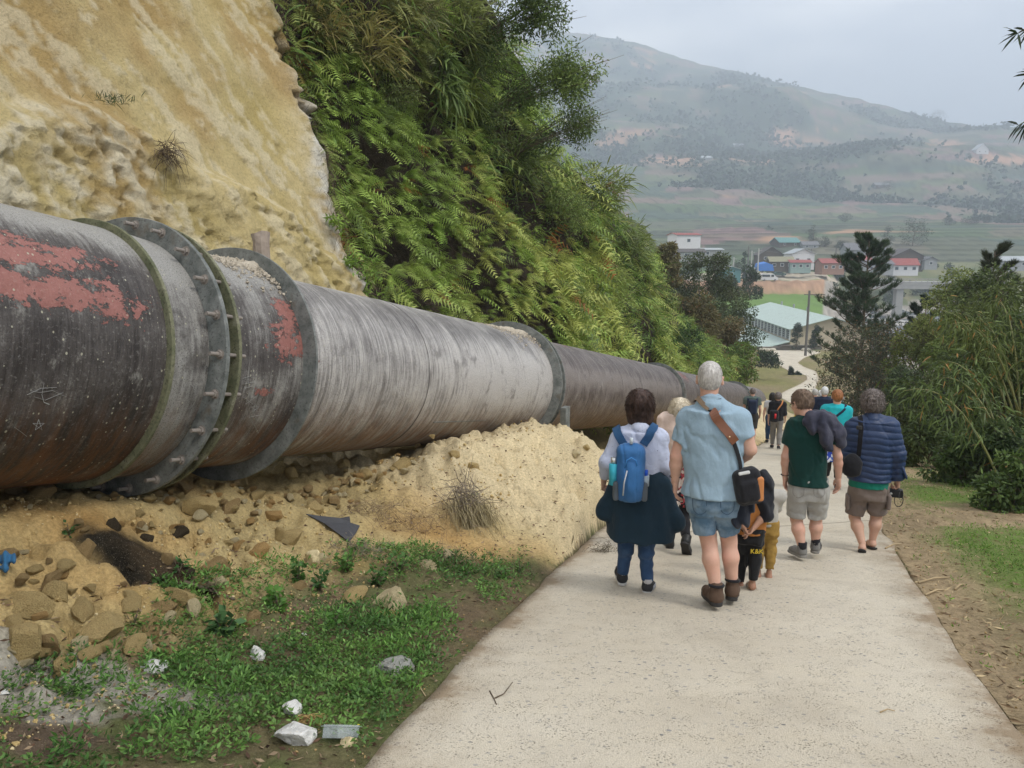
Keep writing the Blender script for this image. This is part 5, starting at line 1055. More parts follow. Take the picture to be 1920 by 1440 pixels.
# backpack
bc = p.L(1182, 884, -.235); e = worldthing(p, 'backpack', 'bright blue hiking backpack on the back of the dark haired woman', 'backpack', tuple(bc)); l = e[1]
M_bp = cloth('blue_ripstop', (.035, .135, .33), 300, .004, .6); M_bp2 = cloth('steel_blue_mesh', (.03, .09, .2)); M_gm = cloth('grey_mesh', (.10, .115, .13))
V, F = sdf([(rbox(bc + (0, .0, -.01), (.108, .075, .225), .07), .01), (ell(bc + (.005, -.055, -.05), (.09, .065, .165)), .03)], .007, .03, disp=lambda Q: -.004 * fbm(Q * 14, 3, 3) + .006 * np.exp(-((np.abs(Q[..., 0] - bc[0]) - .055 + .02 * np.sin(Q[..., 2] * 8)) / .006) ** 2)); bag = wadd(e, 'bag_body', (V, F), M_bp)
V, F = tube([bc + (-.055, -.118, -.15), bc + (-.05, -.128, -.05), bc + (-.03, -.120, .04)], .0055, 6); wadd(e, 'zip', (V, F), simple('grey_zip', (.45, .47, .5), .5))
V, F = tube([bc + (-.045, -.085, .05), bc + (-.035, -.095, .11), bc + (.0, -.09, .13), bc + (.035, -.095, .11), bc + (.045, -.085, .05)], .004, 6); wadd(e, 'piping', (V, F), simple('bright_blue_cord', (.04, .20, .5), .5))
V, F = tube([bc + (0, -.03, .22), bc + (0, -.035, .265)], [.013, .012], 10); wadd(e, 'hydration_valve', (V, F), simple('clear_tube', (.55, .62, .68), .25))
for sx in (-1, 1): 
    V, F = sdf([(rbox(bc + (sx * .105, -.005, -.14), (.022, .06, .075), .02), .01)], .007, .01); wadd(e, 'mesh_pocket', (V, F), M_gm)
V, F = tube([bc + (-.125, -.01, -.1), bc + (-.125, -.01, .055), bc + (-.125, -.01, .062)], [.034, .034, .026], 16); b_ = wadd(e, 'water_bottle', (V, F), simple('turquoise_bottle', (.05, .42, .55), .35)); V, F = tube([bc + (-.125, -.01, .062), bc + (-.125, -.01, .105)], .022, 14); wadd(e, 'bottle_cap', (V, F), simple('steel_cap', (.6, .6, .58), .3, metal=.7), b_)
V, F = tube([bc + (.112, -.02, -.1), bc + (.112, -.02, -.02)], .027, 14); b_ = wadd(e, 'water_bottle', (V, F), simple('clear_bottle', (.35, .42, .48), .2)); V, F = tube([bc + (.112, -.02, -.02), bc + (.112, -.02, .02)], .016, 12); wadd(e, 'bottle_cap', (V, F), simple('blue_cap', (.02, .10, .55), .4), b_)
for sx, x0, x1 in ((-1, 1158, 1168), (1, 1218, 1206)):
    st = p.ribbon([(x0 + (0 if sx < 0 else 5), 812, .08), (x0 + (0 if sx < 0 else 4), 803, .0), (x0 - 1, 815, -.1), (x1, 834, -.13)], .062, .014, M_bp2, 'shoulder_strap', parent=e[0], off=.004, n=30); st.location = -Vector(tuple(l))
    st = p.ribbon([(x0 + (-3 if sx < 0 else 12), 850, .06), (x0 + (-4 if sx < 0 else 16), 880, -.02), (x0 + (4 if sx < 0 else -4), 905, -.15)], .018, .003, M_blk, 'lower_strap', parent=e[0], off=.004, n=20); st.location = -Vector(tuple(l))
WOM = p
# ---------------------------------------------------------------- man in the dark green t-shirt
p = Person('man in a dark green t-shirt and pale grey shorts looking down to his left', 1516, 1050, -19, 1.70,
           j=dict(head=(1503, 757, .05), neck=(1511, 784, -.01), ls=(1489, 800, 0), rs=(1556, 799, 0), le=(1473, 856, -.03), lw=(1472, 894, .03), re=(1571, 856, -.03), rw=(1572, 896, .03), lh=(1499, 920, 0), rh=(1534, 920, 0),
                  lk=(1493, 972, .03), rk=(1530, 970, .10), la=(1504, 1029, -.06), ra=(1529, 1021, .08)), hd=(38, -22))
p.W = (.155, .155, .168, .115, .115, .115); p.body(armr=1.0, legr=1.0, handrot=(-15, 20)); p.eyes(); p.hair('light', 'short', 2600)
M_gr = cloth('bottle_green_cotton', (.006, .040, .034), 900, .005); p.top(M_gr, 't_shirt', .60, p.L(1516, 908)[2], .014, .024, .007, flare=.030)
V, F = tube([p.J['neck'] + np.array([.064 * math.cos(a), .062 * math.sin(a) - .008, -.012 - .012 * math.sin(a)]) for a in np.linspace(0, 6.28, 30)], .006, 6, False); p.add('neckband', (V, F), M_gr)
M_gs = cloth('pale_grey_twill', (.40, .39, .365), 500, .006, .9, (.34, .33, .31)); p.legs(M_gs, 'shorts', .88, .014, (.104, .092), wr=.006)
for x0, x1 in ((1483, 1508), (1525, 1549)):
    q = [p.L(x0, 914, -.12), p.L(x0 + 1, 928, -.12), p.L((x0 + x1) / 2, 935, -.12), p.L(x1 - 1, 929, -.12), p.L(x1, 915, -.12)]; p.ribbon([tuple(a) for a in q], .004, .001, simple('grey_seam', (.22, .21, .20), .9), 'pocket_seam', f=p.legf, off=.003, n=40)
for an, kn in (('la', 'lk'), ('ra', 'rk')): V, F = tube([p.J[an] + (0, -.003, -.02), p.J[an] + (0, -.003, .065)], .040, 16); p.add('sock', (V, F), M_blk)
hs = p.shoes('hiker', (simple('grey_suede', (.19, .185, .175), .85, .2, 40, .003), simple('grey_sole', (.22, .21, .19), .8, .2, 60)), (26, -8), (2, 8), .93)
for o, t, R in hs:
    for k in range(3): V, F = tube([t + R @ np.array([.047, .0 + .035 * k, .035]), t + R @ np.array([.03, .012 + .035 * k, .072])], .004, 5); mk('stripe', V, F, M_blk, o)
V, F = tube([p.J['lw'] + np.array([.033 * math.cos(a), .029 * math.sin(a), .02]) for a in np.linspace(0, 6.28, 20)], .008, 8, False, .6); p.add('wristband', (V, F), M_blk)
g = empty('glasses', (0, 0, 0)); g.parent = p.root
for sx in (-1, 1):
    c = p.J['head']; V, F = tube([c + p.hR @ np.array([sx * (.033 + .020 * math.cos(a)), .100, .004 + .015 * math.sin(a)]) for a in np.linspace(0, 6.28, 18)], .0018, 5, False); mk('rim', V, F, M_blk, g)
    V, F = tube([c + p.hR @ np.array(q) for q in ((sx * .055, .098, .008), (sx * .080, .04, .01), (sx * .085, -.01, .004))], .002, 5); mk('temple_arm', V, F, M_blk, g)
# jacket thrown over his right shoulder
e = worldthing(p, 'draped_jacket', 'faded navy jacket thrown over the right shoulder of the man in green', 'jacket', p.L(1550, 810, -.1)); l = e[1]
c = lambda x, y, yo, x2, y2, yo2, r1, r2: cone(p.L(x, y, yo), p.L(x2, y2, yo2), r1, r2)
Pj = [(c(1530, 780, .02, 1556, 787, .02, .058, .062), .05), (c(1521, 782, -.09, 1525, 803, -.13, .055, .050), .05), (c(1540, 784, -.08, 1547, 822, -.14, .07, .062), .05), (c(1556, 790, -.05, 1572, 815, -.06, .055, .06), .05), (c(1572, 806, -.02, 1575, 829, -.03, .055, .058), .04),
      (c(1548, 815, -.13, 1555, 838, -.13, .055, .040), .04), (c(1513, 790, -.10, 1519, 800, -.12, .04, .034), .03), (c(1545, 780, .10, 1560, 815, .14, .06, .06), .05)]
V, F = sdf(Pj, .0075, .04, disp=lambda Q: -.012 * np.sin(Q[..., 0] * 55 + Q[..., 2] * 18 + 4 * fbm(Q * 6, 2, 3)) * (.5 + fbm(Q * 5, 2, 9)) - .008 * fbm(Q * 14, 3, 5)); wadd(e, 'cloth', (V, F), cloth('faded_navy', (.035, .037, .058), 700, .006, .9, (.06, .06, .085)))
V, F = sdf([(cut(c(1551, 834, -.13, 1553, 842, -.13, .043, .042), p.L(1552, 843, -.13), (0, 0, -1)), .02)], .007, .01, disp=lambda Q: .003 * np.sin(Q[..., 0] * 400)); wadd(e, 'cuff', (V, F), cloth('ribbed_navy', (.022, .024, .042)))
# ---------------------------------------------------------------- man in the navy quilted jacket
p = Person('man in a navy quilted jacket, taupe cargo shorts and flip-flops', 1630, 1030, -18, 1.70,
           j=dict(head=(1635, 757, .04), neck=(1636, 784, -.01), ls=(1601, 802, 0), rs=(1668, 800, 0), le=(1590, 850, -.01), lw=(1592, 880, .16), re=(1684, 852, -.02), rw=(1684, 898, .04), lh=(1612, 918, 0), rh=(1645, 918, 0),
                  lk=(1602, 968, .04), rk=(1643, 968, .06), la=(1617, 1020, -.14), ra=(1636, 1011, .02)), skin=SK2)
p.W = (.165, .165, .175, .12, .12, .12)
ft = []
for an, yaw, pt in (('la', -6, -38), ('ra', 10, -8)):
    R = rotz(math.radians(yaw)) @ rotx(math.radians(pt - 10)); ft.append((p.J[an] - R @ np.array([0, -.035, .085]) + 0, R))
p.body(hands=('near', 'grip'), feet=ft, legr=.98); p.eyes(); p.hair('gb', 'curly', 2600)
qz = lambda Q: .005 - .009 * np.abs(np.sin(Q[..., 2] * math.pi / .058 + 1.1 * fbm(Q * 4, 2, 6) + .8 * np.sin(Q[..., 0] * 9))) ** .55
m = NT('navy_quilted_nylon'); c_ = m.mix(m.noise(18, 3), (.010, .026, .075), (.022, .046, .12)); M_q = m.fin(c_, .5, m.bump(m.noise(60, 3, .6), .003), 0, .45)
p.top(M_q, 'quilted_jacket', 1.97, p.L(1630, 899)[2], .026, .032, .004, flare=.030, disp=qz, slr=1.25, h=.007)
V, F = sdf([(loft([(p.L(1630, 912)[2], p.tor, 0, .182, .135), (p.L(1630, 890)[2], p.tor, 0, .175, .13)], 2.4), .01)], .009, .01, disp=lambda Q: .003 * fbm(Q * 20, 2, 2)); p.add('t_shirt_hem', (V, F), cloth('sea_green_cotton', (.01, .17, .12)))
V, F = sdf([(cone(p.J['neck'] + (0, -.02, -.012), p.J['neck'] + (0, -.008, .022), .078, .070), .01)], .007, .01, sub=[cone(p.J['neck'] + (0, -.01, -.05), p.J['neck'] + (0, .0, .08), .060, .058)]); p.add('collar', (V, F), M_q)
M_cg = cloth('taupe_twill', (.185, .145, .125), 500, .006); p.legs(M_cg, 'cargo_shorts', .86, .014, (.104, .092), wr=.007)
for x0, sx in ((1589, -1), (1666, 1)):
    cc_ = p.L(x0, 940, -.02); V, F = sdf([(rbox(cc_, (.018, .065, .075), .014), .01)], .007, .01); p.add('cargo_pocket', (V, F), M_cg)
for an, (t, R) in zip(('la', 'ra'), ft):
    b, s_ = shoe('flipflop'); o = p.add('flip_flop', (tf(s_[0], R, t - R @ np.array([0, 0, .012]), 1.0), s_[1]), RUd)
    V, F = tube([t + R @ np.array(q) for q in ((.04, .05, .015), (.02, .10, .055), (-.01, .13, .03), (-.025, .10, .058), (-.04, .05, .015))], .005, 6); mk('thong', V, F, M_blk, o)
V, F = tube([p.L(1690, 870, -.03), p.L(1698, 893, -.01), p.L(1700, 897, .0)], [.03, .035, .02], 10, flat=.4); p.add('open_jacket_front', (V, F), M_q)
# camera in hand
hc = p.J['rw'] + (p.J['rw'] - p.J['re']) / np.linalg.norm(p.J['rw'] - p.J['re']) * .12; e = worldthing(p, 'camera', 'black camera with a hand strap loop held low by the man in the quilted jacket', 'camera', tuple(hc)); l = e[1]
cb = hc + (-.02, .0, -.035); M_cam = simple('camera_black', (.018, .018, .02), .5, .2, 80, .001)
V, F = sdf([(rbox(cb, (.062, .03, .042), .012), .01), (rbox(cb + (0, .0, .045), (.025, .024, .014), .008), .01), (cone(cb + (-.055, -.01, 0), cb + (-.055, .03, 0), .026, .026), .01)], .0045, .008); wadd(e, 'camera_body', (V, F), M_cam)
V, F = tube([cb + (-.0, .02, -.005), cb + (-.0, .095, -.005)], .034, 20); wadd(e, 'lens', (V, F), M_cam)
V, F = tube([cb + (-.045, -.035, .0), cb + (-.045, -.037, .0)], [.012, .012], 10); wadd(e, 'screen_glint', (V, F), simple('glint_grey', (.5, .5, .5), .3))  # small pale disc painted as a glint on the camera back
t_ = np.linspace(0, 2 * math.pi, 40); V, F = tube([cb + np.array([.03 + .038 * math.cos(a) * (1 - .1 * math.sin(a)), -.02, -.055 + .075 * math.sin(a)]) for a in t_], .009, 6, False, .35); wadd(e, 'hand_strap', (V, F), M_blk)
V, F = tube([cb + np.array([.045 + .018 * math.cos(a), -.028, -.01 + .05 * math.sin(a)]) for a in t_], .006, 6, False, .35); wadd(e, 'hand_strap', (V, F), simple('grey_webbing', (.10, .10, .11), .8))
# crossbody bag
bc = p.L(1598, 871, -.18); e = worldthing(p, 'crossbody_bag', 'small black crossbody bag on the left side of the quilted jacket', 'bag', tuple(bc)); l = e[1]
V, F = sdf([(ell(bc + (0, 0, -.005), (.082, .055, .115)), .01), (rbox(bc + (0, .01, -.03), (.078, .05, .08), .04), .04)], .0065, .03, disp=lambda Q: -.003 * fbm(Q * 25, 2, 8)); wadd(e, 'bag_body', (V, F), M_blk)
st = p.ribbon([(1612, 784, .06), (1614, 781, .0), (1615, 800, -.12), (1612, 830, -.15), (1609, 856, -.15)], .042, .004, M_blk, 'strap', parent=e[0], off=.006, n=40); st.location = -Vector(tuple(l))
V, F = sdf([(rbox(p.L(1611, 802, -.175), (.026, .008, .02), .006), .01)], .005, .01); wadd(e, 'strap_buckle', (V, F), RUd)
# ---------------------------------------------------------------- blonde woman between the first two
p = Person('blonde woman in a peach top and flowered skirt, mostly hidden between two walkers', 1270, 1032, -14, 1.62,
           j=dict(head=(1275, 772, .02), la=(1256, 1016, .1), ra=(1287, 1010, -.22), rk=(1280, 968, -.02), lk=(1261, 966, .1)), skin=SK1)
p.body(legr=.75); p.hair('blonde', 'bob', 1600); p.top(cloth('peach_cotton', (.74, .58, .50), 700, .005), 'blouse', 1.2, p.L(1270, 880)[2], .016, .022, .006)
m = NT('flowered_cloth'); v = m.vor(34, out='Color'); sp_ = m.N.new('ShaderNodeSeparateColor'); m.L(v, sp_.inputs[0]); c_ = m.ramp(sp_.outputs[0], [(.0, (.03, .02, .025)), (.4, (.35, .06, .07)), (.7, (.65, .55, .5))], 'CONSTANT'); M_fl2 = m.fin(c_, .9, None, 0, .1)
hp = (p.J['lh'] + p.J['rh']) / 2; V, F = sdf([(loft([(hp[2] - .33, hp[0] + .02, 0, .20, .15), (hp[2], hp[0], 0, .18, .135), (hp[2] + .2, hp[0], 0, .155, .12)], 2.1), .02)], .01, .03, disp=lambda Q: -.01 * np.sin(np.arctan2(Q[..., 1], Q[..., 0]) * 9)); p.add('skirt', (V, F), M_fl2)
p.legs(M_blk, 'leggings', 1.9, .006, wr=.002); p.shoes('hiker', (simple('black_leather', (.02, .02, .02), .4, .2, 40, .002), RUd), (8, -14), (-5, -42), .95)
V, F = tube([p.L(1246, 812, -.02), p.L(1250, 800, -.04), p.L(1256, 792, -.02)], .010, 6, flat=.4); p.add('shoulder_strap', (V, F), M_lea)
# ---------------------------------------------------------------- two children
p = Person('child in black tracksuit bottoms with yellow lettering, hands clasped behind the back', 1407, 1103, -12, 1.05,
           j=dict(head=(1405, 905, .05), neck=(1404, 932, .0), ls=(1390, 942, 0), rs=(1424, 940, 0), le=(1384, 965, .0), lw=(1396, 992, -.13), re=(1433, 965, -.06), rw=(1412, 992, -.16), lh=(1396, 1003, 0), rh=(1416, 1003, 0),
                  lk=(1392, 1045, .06), rk=(1413, 1047, .0), la=(1388, 1090, .08), ra=(1411, 1091, -.05)), skin=SK3)
p.W = (.16, .17, .19, .13, .14, .14); p.body(armr=1.15, legr=.75); p.hair('black', 'short', 400)
p.top(simple('tan_orange_fleece', (.42, .17, .045), .95, .15, 60, .004), 'jumper', 1.1, p.L(1405, 998)[2], .02, .02, .005)
M_trk = cloth('black_jersey', (.012, .012, .013), 700, .006); p.legs(M_trk, 'tracksuit_bottoms', 1.95, .016, wr=.005, rad=(.066, .058))
V, F = sdf([(cone(p.L(1392, 925, -.05), p.L(1384, 975, -.05), .07, .05), .05), (cone(p.L(1412, 915, .02), p.L(1432, 945, -.02), .09, .075), .05), (cone(p.L(1433, 940, -.03), p.L(1436, 962, -.06), .065, .05), .05), (cone(p.L(1436, 962, -.06), p.L(1424, 978, -.1), .05, .035), .04), (cone(p.L(1400, 905, .04), p.L(1425, 905, .04), .10, .10), .05)], .008, .04, disp=lambda Q: -.012 * np.sin(Q[..., 0] * 45 + Q[..., 2] * 25 + 3 * fbm(Q * 7, 2, 3)) - .006 * fbm(Q * 12, 2, 4)); p.add('jacket', (V, F), cloth('black_jacket', (.014, .015, .02)))
M_sd = simple('pale_sandal', (.42, .36, .30), .6, .2, 60)
for an in ('la', 'ra'):
    R = rotx(math.radians(-11)); t = p.J[an] - R @ np.array([0, -.035, .07]); fv, ff = foot_prims(.0085); p.add('foot', (tf(fv, R, t, .78), ff), p.skin); b, s_ = shoe('sandal'); o = p.add('sandal', (tf(s_[0], R, t + (0, 0, -.012), .8), s_[1]), M_sd)
    for yy_ in (.0, .05, .09): V, F = tube([t + R @ np.array(q) for q in ((.035, yy_, .0), (.028, yy_, .045), (0, yy_, .06 - yy_ * .2), (-.028, yy_, .045), (-.035, yy_, .0))], .006, 5, flat=.5); mk('sandal_strap', V, F, M_sd, o)
fc_ = bpy.data.curves.new('lettering', 'FONT'); fc_.body = 'K&K'; fc_.size = .052; fc_.extrude = .001; fc_.align_x = 'CENTER'; fo = bpy.data.objects.new('lettering', fc_); COL.objects.link(fo)
dg = bpy.context.evaluated_depsgraph_get(); me = bpy.data.meshes.new_from_object(fo.evaluated_get(dg)); bpy.data.objects.remove(fo); fo = bpy.data.objects.new('lettering', me); COL.objects.link(fo); me.materials.clear(); me.materials.append(simple('yellow_print', (.75, .55, .04), .6, .05, 40, 0))
fo.parent = p.root; fo.location = p.L(1419, 1038, -.078); fo.location[1] -= .0; fo.rotation_euler = (math.radians(88), 0, math.radians(8))
p = Person('child in mustard yellow trousers and grey top, right of the child in black', 1431, 1081, -14, .86, j=dict(head=(1424, 925, .05), ls=(-.12, 0, .72), rs=(.10, 0, .72), le=(-.13, .05, .58), re=(.09, .1, .58), lw=(-.1, .16, .5), rw=(.06, .18, .5)), skin=SK3)
p.W = (.14, .14, .14, .12, .12, .12); p.body(armr=1.1, legr=.75); p.hair('black', 'short', 300); p.top(cloth('pale_grey_fleece', (.42, .40, .36), 300, .006), 'jumper', 1.6, p.J['lh'][2] + .02, .02, .02, .006); p.legs(simple('mustard_cord', (.30, .185, .045), .95, .25, 40, .004), 'trousers', 1.85, .022, wr=.008)
for an in ('la', 'ra'):
    R = rotx(math.radians(-11)); t = p.J[an] - R @ np.array([0, -.035, .07]); fv, ff = foot_prims(.0085); p.add('foot', (tf(fv, R, t, .75), ff), p.skin); b, s_ = shoe('sandal'); o = p.add('sandal', (tf(s_[0], R, t + (0, 0, -.012), .78), s_[1]), M_sd)
    for yy_ in (.0, .05, .09): V, F = tube([t + R @ np.array(q) for q in ((.035, yy_, .0), (.028, yy_, .045), (0, yy_, .06 - yy_ * .2), (-.028, yy_, .045), (-.035, yy_, .0))], .006, 5, flat=.5); mk('sandal_strap', V, F, M_sd, o)
# ---------------------------------------------------------------- walkers further down the road
def far_person(label, px, headpy, d, H, top, bottom, hair, rz=-20, sleeve=.6, leg=.9, skin=SK1, style='short', shoes=True, legm=.02, topm=.018, stride=.16, wr=.006, j=None):
    p = Person(label, px, 0, rz, H, near=False, skin=skin, d=d); s = stride * p.f[1]; 
    for a, dy in (('la', .5), ('lk', .3), ('ra', -.5), ('rk', -.2)): p.J[a] = p.J[a] + np.array([0, stride * 2 * dy, 0])
    for a in ('la', 'lk', 'ra', 'rk'): p.J[a] = p.J[a] + np.array([0, 0, -.187 * p.J[a][1] * (1 if a[1] == 'a' else .5)])
    for a, b in (('lw', -.10), ('rw', .12)): p.J[a] = p.J[a] + np.array([0, b, .01])
    for a, b in (j or {}).items(): p.J[a] = np.array(b, float) * p.k
    p.body(legr=.75 if leg > 1.2 else 1.0); p.hair(hair, style, 0); p.top(top, 'shirt', sleeve, None, topm, .022, wr); p.legs(bottom, 'trousers' if leg > 1.2 else 'shorts', leg, legm, wr=.004); p.shoes('sneaker', (tr, RU), (6, -6), (6, -8)); return p
def far_pack(p, name, label, mat, w=.13, h=.22, z=1.22, x=0, strap=True, cat='backpack'):
    c = np.array([x, -.21, z]) * p.k; e = worldthing(p, name, label, cat, tuple(c)); V, F = sdf([(rbox(c, (w, .08, h), .06), .01)], .018, .01); wadd(e, 'bag_body', (V, F), mat)
    if strap:
        for sx in (-1, 1): st = p.ribbon([(sx * .13 * p.k, -.11, z * p.k), (sx * .12 * p.k, -.12, 1.38 * p.k), (sx * .11 * p.k, -.03, 1.47 * p.k), (sx * .12 * p.k, .08, 1.38 * p.k)], .05, .01, mat, 'strap', parent=e[0], off=.008, n=16); st.location = -Vector(tuple(e[1]))
    return e
M_tee = cloth('grey_green_cotton', (.10, .135, .125)); M_chr = cloth('charcoal_cloth', (.04, .038, .036)); M_wht = cloth('white_cotton', (.60, .60, .62)); M_grt = cloth('grey_trousers', (.21, .20, .19)); M_teal = cloth('teal_knit', (.02, .42, .48)); M_lgy = cloth('light_grey_shirt', (.42, .43, .46)); M_red = cloth('dark_red_cloth', (.28, .02, .03)); M_mar = cloth('maroon_cloth', (.13, .025, .04)); M_yel = cloth('yellow_jacket', (.70, .55, .03)); M_bpt = None
p = far_person('man in a grey-green t-shirt and dark shorts with a navy backpack, beside the sand heap', 1419, 0, 23.0, 1.76, M_tee, M_chr, 'gb', -14, style='crop', legm=.03); far_pack(p, 'backpack', 'navy backpack worn by the man near the end of the pipeline', cloth('navy_pack', (.018, .028, .06)))
p = far_person('woman with grey curly hair, black top, grey trousers and a bag on her back', 1468, 0, 21.5, 1.60, M_blk, M_grt, 'gb', -18, style='curly', sleeve=1.2, leg=1.9, topm=.03)
e = far_pack(p, 'handbag', 'black drawstring bag with a tan strap and a red bottle, on the grey haired woman', M_blk, .12, .17, 1.08, -.09, False, 'bag'); st = p.ribbon([(-.09, -.13, 1.0), (.02, -.13, 1.2), (.11, -.10, 1.34), (.12, 0, 1.38)], .035, .01, M_tan, 'strap', parent=e[0], off=.012, n=16); st.location = -Vector(tuple(e[1]))
V, F = tube([e[1] + (.03, -.09, -.05), e[1] + (.03, -.09, .08)], .028, 10); wadd(e, 'red_bottle', (V, F), simple('red_plastic', (.6, .03, .04), .4))
p = far_person('dark haired woman in white and jeans, half hidden by the woman in black', 1457, 0, 24.0, 1.60, M_wht, M_jean, 'black', -18, style='bob', sleeve=.6, leg=1.9)
p = far_person('red haired woman in a bright teal top and blue and white skirt', 1581, 0, 12.2, 1.62, M_teal, M_chr, 'ginger', -20, style='bun', sleeve=1.5, leg=1.7, topm=.03)
m = NT('blue_white_print'); v = m.vor(22, out='Color'); sp_ = m.N.new('ShaderNodeSeparateColor'); m.L(v, sp_.inputs[0]); M_bw = m.fin(m.ramp(sp_.outputs[0], [(.0, (.03, .06, .35)), (.5, (.6, .62, .68)), (.8, (.08, .15, .5))], 'CONSTANT'), .9, None, 0, .1)
V, F = sdf([(loft([(.48, -.06, 0, .25, .2), (.85, -.02, 0, .21, .16), (1.0, 0, 0, .16, .12)], 2.1), .02)], .018, .02, disp=lambda Q: -.014 * np.sin(np.arctan2(Q[..., 1], Q[..., 0]) * 8)); p.add('skirt', (V, F), M_bw)
st = p.ribbon([(-.16, -.1, 1.08), (-.02, -.13, 1.22), (.12, -.08, 1.36), (.13, .02, 1.4)], .035, .006, M_nav, 'bag_strap', off=.008, n=16)
far_person('white haired man in a navy pullover, left of the woman in teal', 1556, 0, 18.5, 1.74, M_nav, M_chr, 'white', -18, style='short', sleeve=1.9, leg=1.9, topm=.03)
p = far_person('grey haired man in a light grey shirt with a dark strap down the back', 1538, 0, 23.0, 1.72, M_lgy, M_chr, 'grey', -18, sleeve=1.2, leg=1.9); p.ribbon([(-.10, -.1, 1.05), (-.02, -.13, 1.25), (.08, -.08, 1.40)], .03, .006, M_nav, 'bag_strap', off=.008, n=12)
far_person('white haired person in a white shirt between the grey shirt and the navy pullover', 1548, 0, 24.5, 1.68, M_wht, M_chr, 'white', -18, sleeve=1.2, leg=1.9)
far_person('person with a dark red hood at the left of the distant group', 1527, 0, 30, 1.58, M_red, M_chr, 'black', -18, sleeve=1.9, leg=1.9)
far_person('person in a yellow jacket, almost hidden behind the man in green', 1521, 0, 19, 1.50, M_yel, M_chr, 'black', -18, sleeve=1.9, leg=1.9)
p = far_person('person in a red cap and slate blue shirt behind the red haired woman', 1574, 0, 37, 1.72, cloth('slate_blue', (.10, .14, .17)), M_chr, 'black', -25, sleeve=.6, leg=1.9)
V, F = sdf([(ell((0, -.015, .05), (.092, .112, .085)), .01), (ell((0, .10, .04), (.06, .07, .012)), .02)], .012, .01, inter=[plane((0, 0, .02), (0, 0, -1))]); p.add('cap', (tf(V, p.hR, p.J['head']), F), cloth('red_cap_cloth', (.45, .02, .03)))
far_person('tall walker in a pale blue vest far down the road', 1590, 0, 60, 1.75, cloth('pale_blue_vest', (.30, .38, .42)), cloth('dark_blue_trousers', (.03, .04, .08)), 'light', 30, sleeve=.5, leg=1.9)
far_person('small figure in a maroon top standing farthest down the road', 1608, 0, 66, 1.58, M_mar, M_blk, 'black', 60, sleeve=1.9, leg=1.9)
# ================================================================== valley: big roof, wall, river, bridge, village, power poles
def gz(px, py, Y): return at(px, py, Y)
def xpix(px, py, Y): return float(at(px, py, Y)[0])
M_rg = None
def roofmat(name, c, n_rib=3.0):
    m = NT(name); w = m.N.new('ShaderNodeTexWave'); w.inputs['Scale'].default_value = n_rib; w.inputs['Distortion'].default_value = 0; m.L(m.uvc(), w.inputs['Vector'])
    cc = m.mix(m.noise(.8, 4, .6), tuple(x * .78 for x in c), tuple(min(1, x * 1.12) for x in c)); cc = m.mix(m.ramp(m.noise(4, 3), [(.55, 0.0), (.75, .4)]), cc, (.2, .16, .12)); return m.fin(cc, .6, m.bump(w.outputs[0], .03), 0, .3)
R_grn = roofmat('pale_green_sheet_roof', (.50, .60, .55)); R_red = roofmat('red_sheet_roof', (.34, .085, .075)); R_gry = roofmat('grey_sheet_roof', (.17, .17, .18)); R_brn = roofmat('dark_brown_roof', (.09, .075, .07)); R_blu = roofmat('blue_sheet_roof', (.10, .20, .42)); R_tea = roofmat('teal_sheet_roof', (.12, .28, .27)); R_tan = roofmat('mossy_tile_roof', (.30, .28, .18)); R_lt = roofmat('light_grey_roof', (.45, .48, .50))
W_wht = simple('whitewash', (.62, .62, .62), .9, .1, 2, 0); W_crm = simple('cream_render', (.55, .46, .34), .9, .15, 1.5, 0); W_wd = simple('dark_timber_wall', (.09, .07, .055), .9, .3, 2, 0); W_gr = simple('grey_render', (.30, .31, .31), .9, .2, 1.5, 0); W_tl = simple('green_render', (.25, .34, .32), .9, .2, 1.5, 0); W_br = simple('brick_wall', (.30, .17, .12), .9, .25, 3, 0); W_gl = simple('window_glass', (.04, .05, .06), .2, .3, 3, 0, .5)
def slab(a, b, c, d, th, mat, name, par):
    """roof sheet through four corners (a,b eave, c,d ridge)"""
    P = np.array([a, b, c, d], float); n = nrm(np.cross(P[1] - P[0], P[3] - P[0])); n = n if n[2] > 0 else -n; V = np.concatenate([P, P - n * th])
    F = np.array([[0, 1, 2, 3], [7, 6, 5, 4], [0, 4, 5, 1], [1, 5, 6, 2], [2, 6, 7, 3], [3, 7, 4, 0]]); W_ = np.linalg.norm(P[1] - P[0]); uv = np.array([[0, 0], [W_, 0], [W_, 3], [0, 3]] * 2); return mk(name, V, F, mat, par, False, uv=uv)
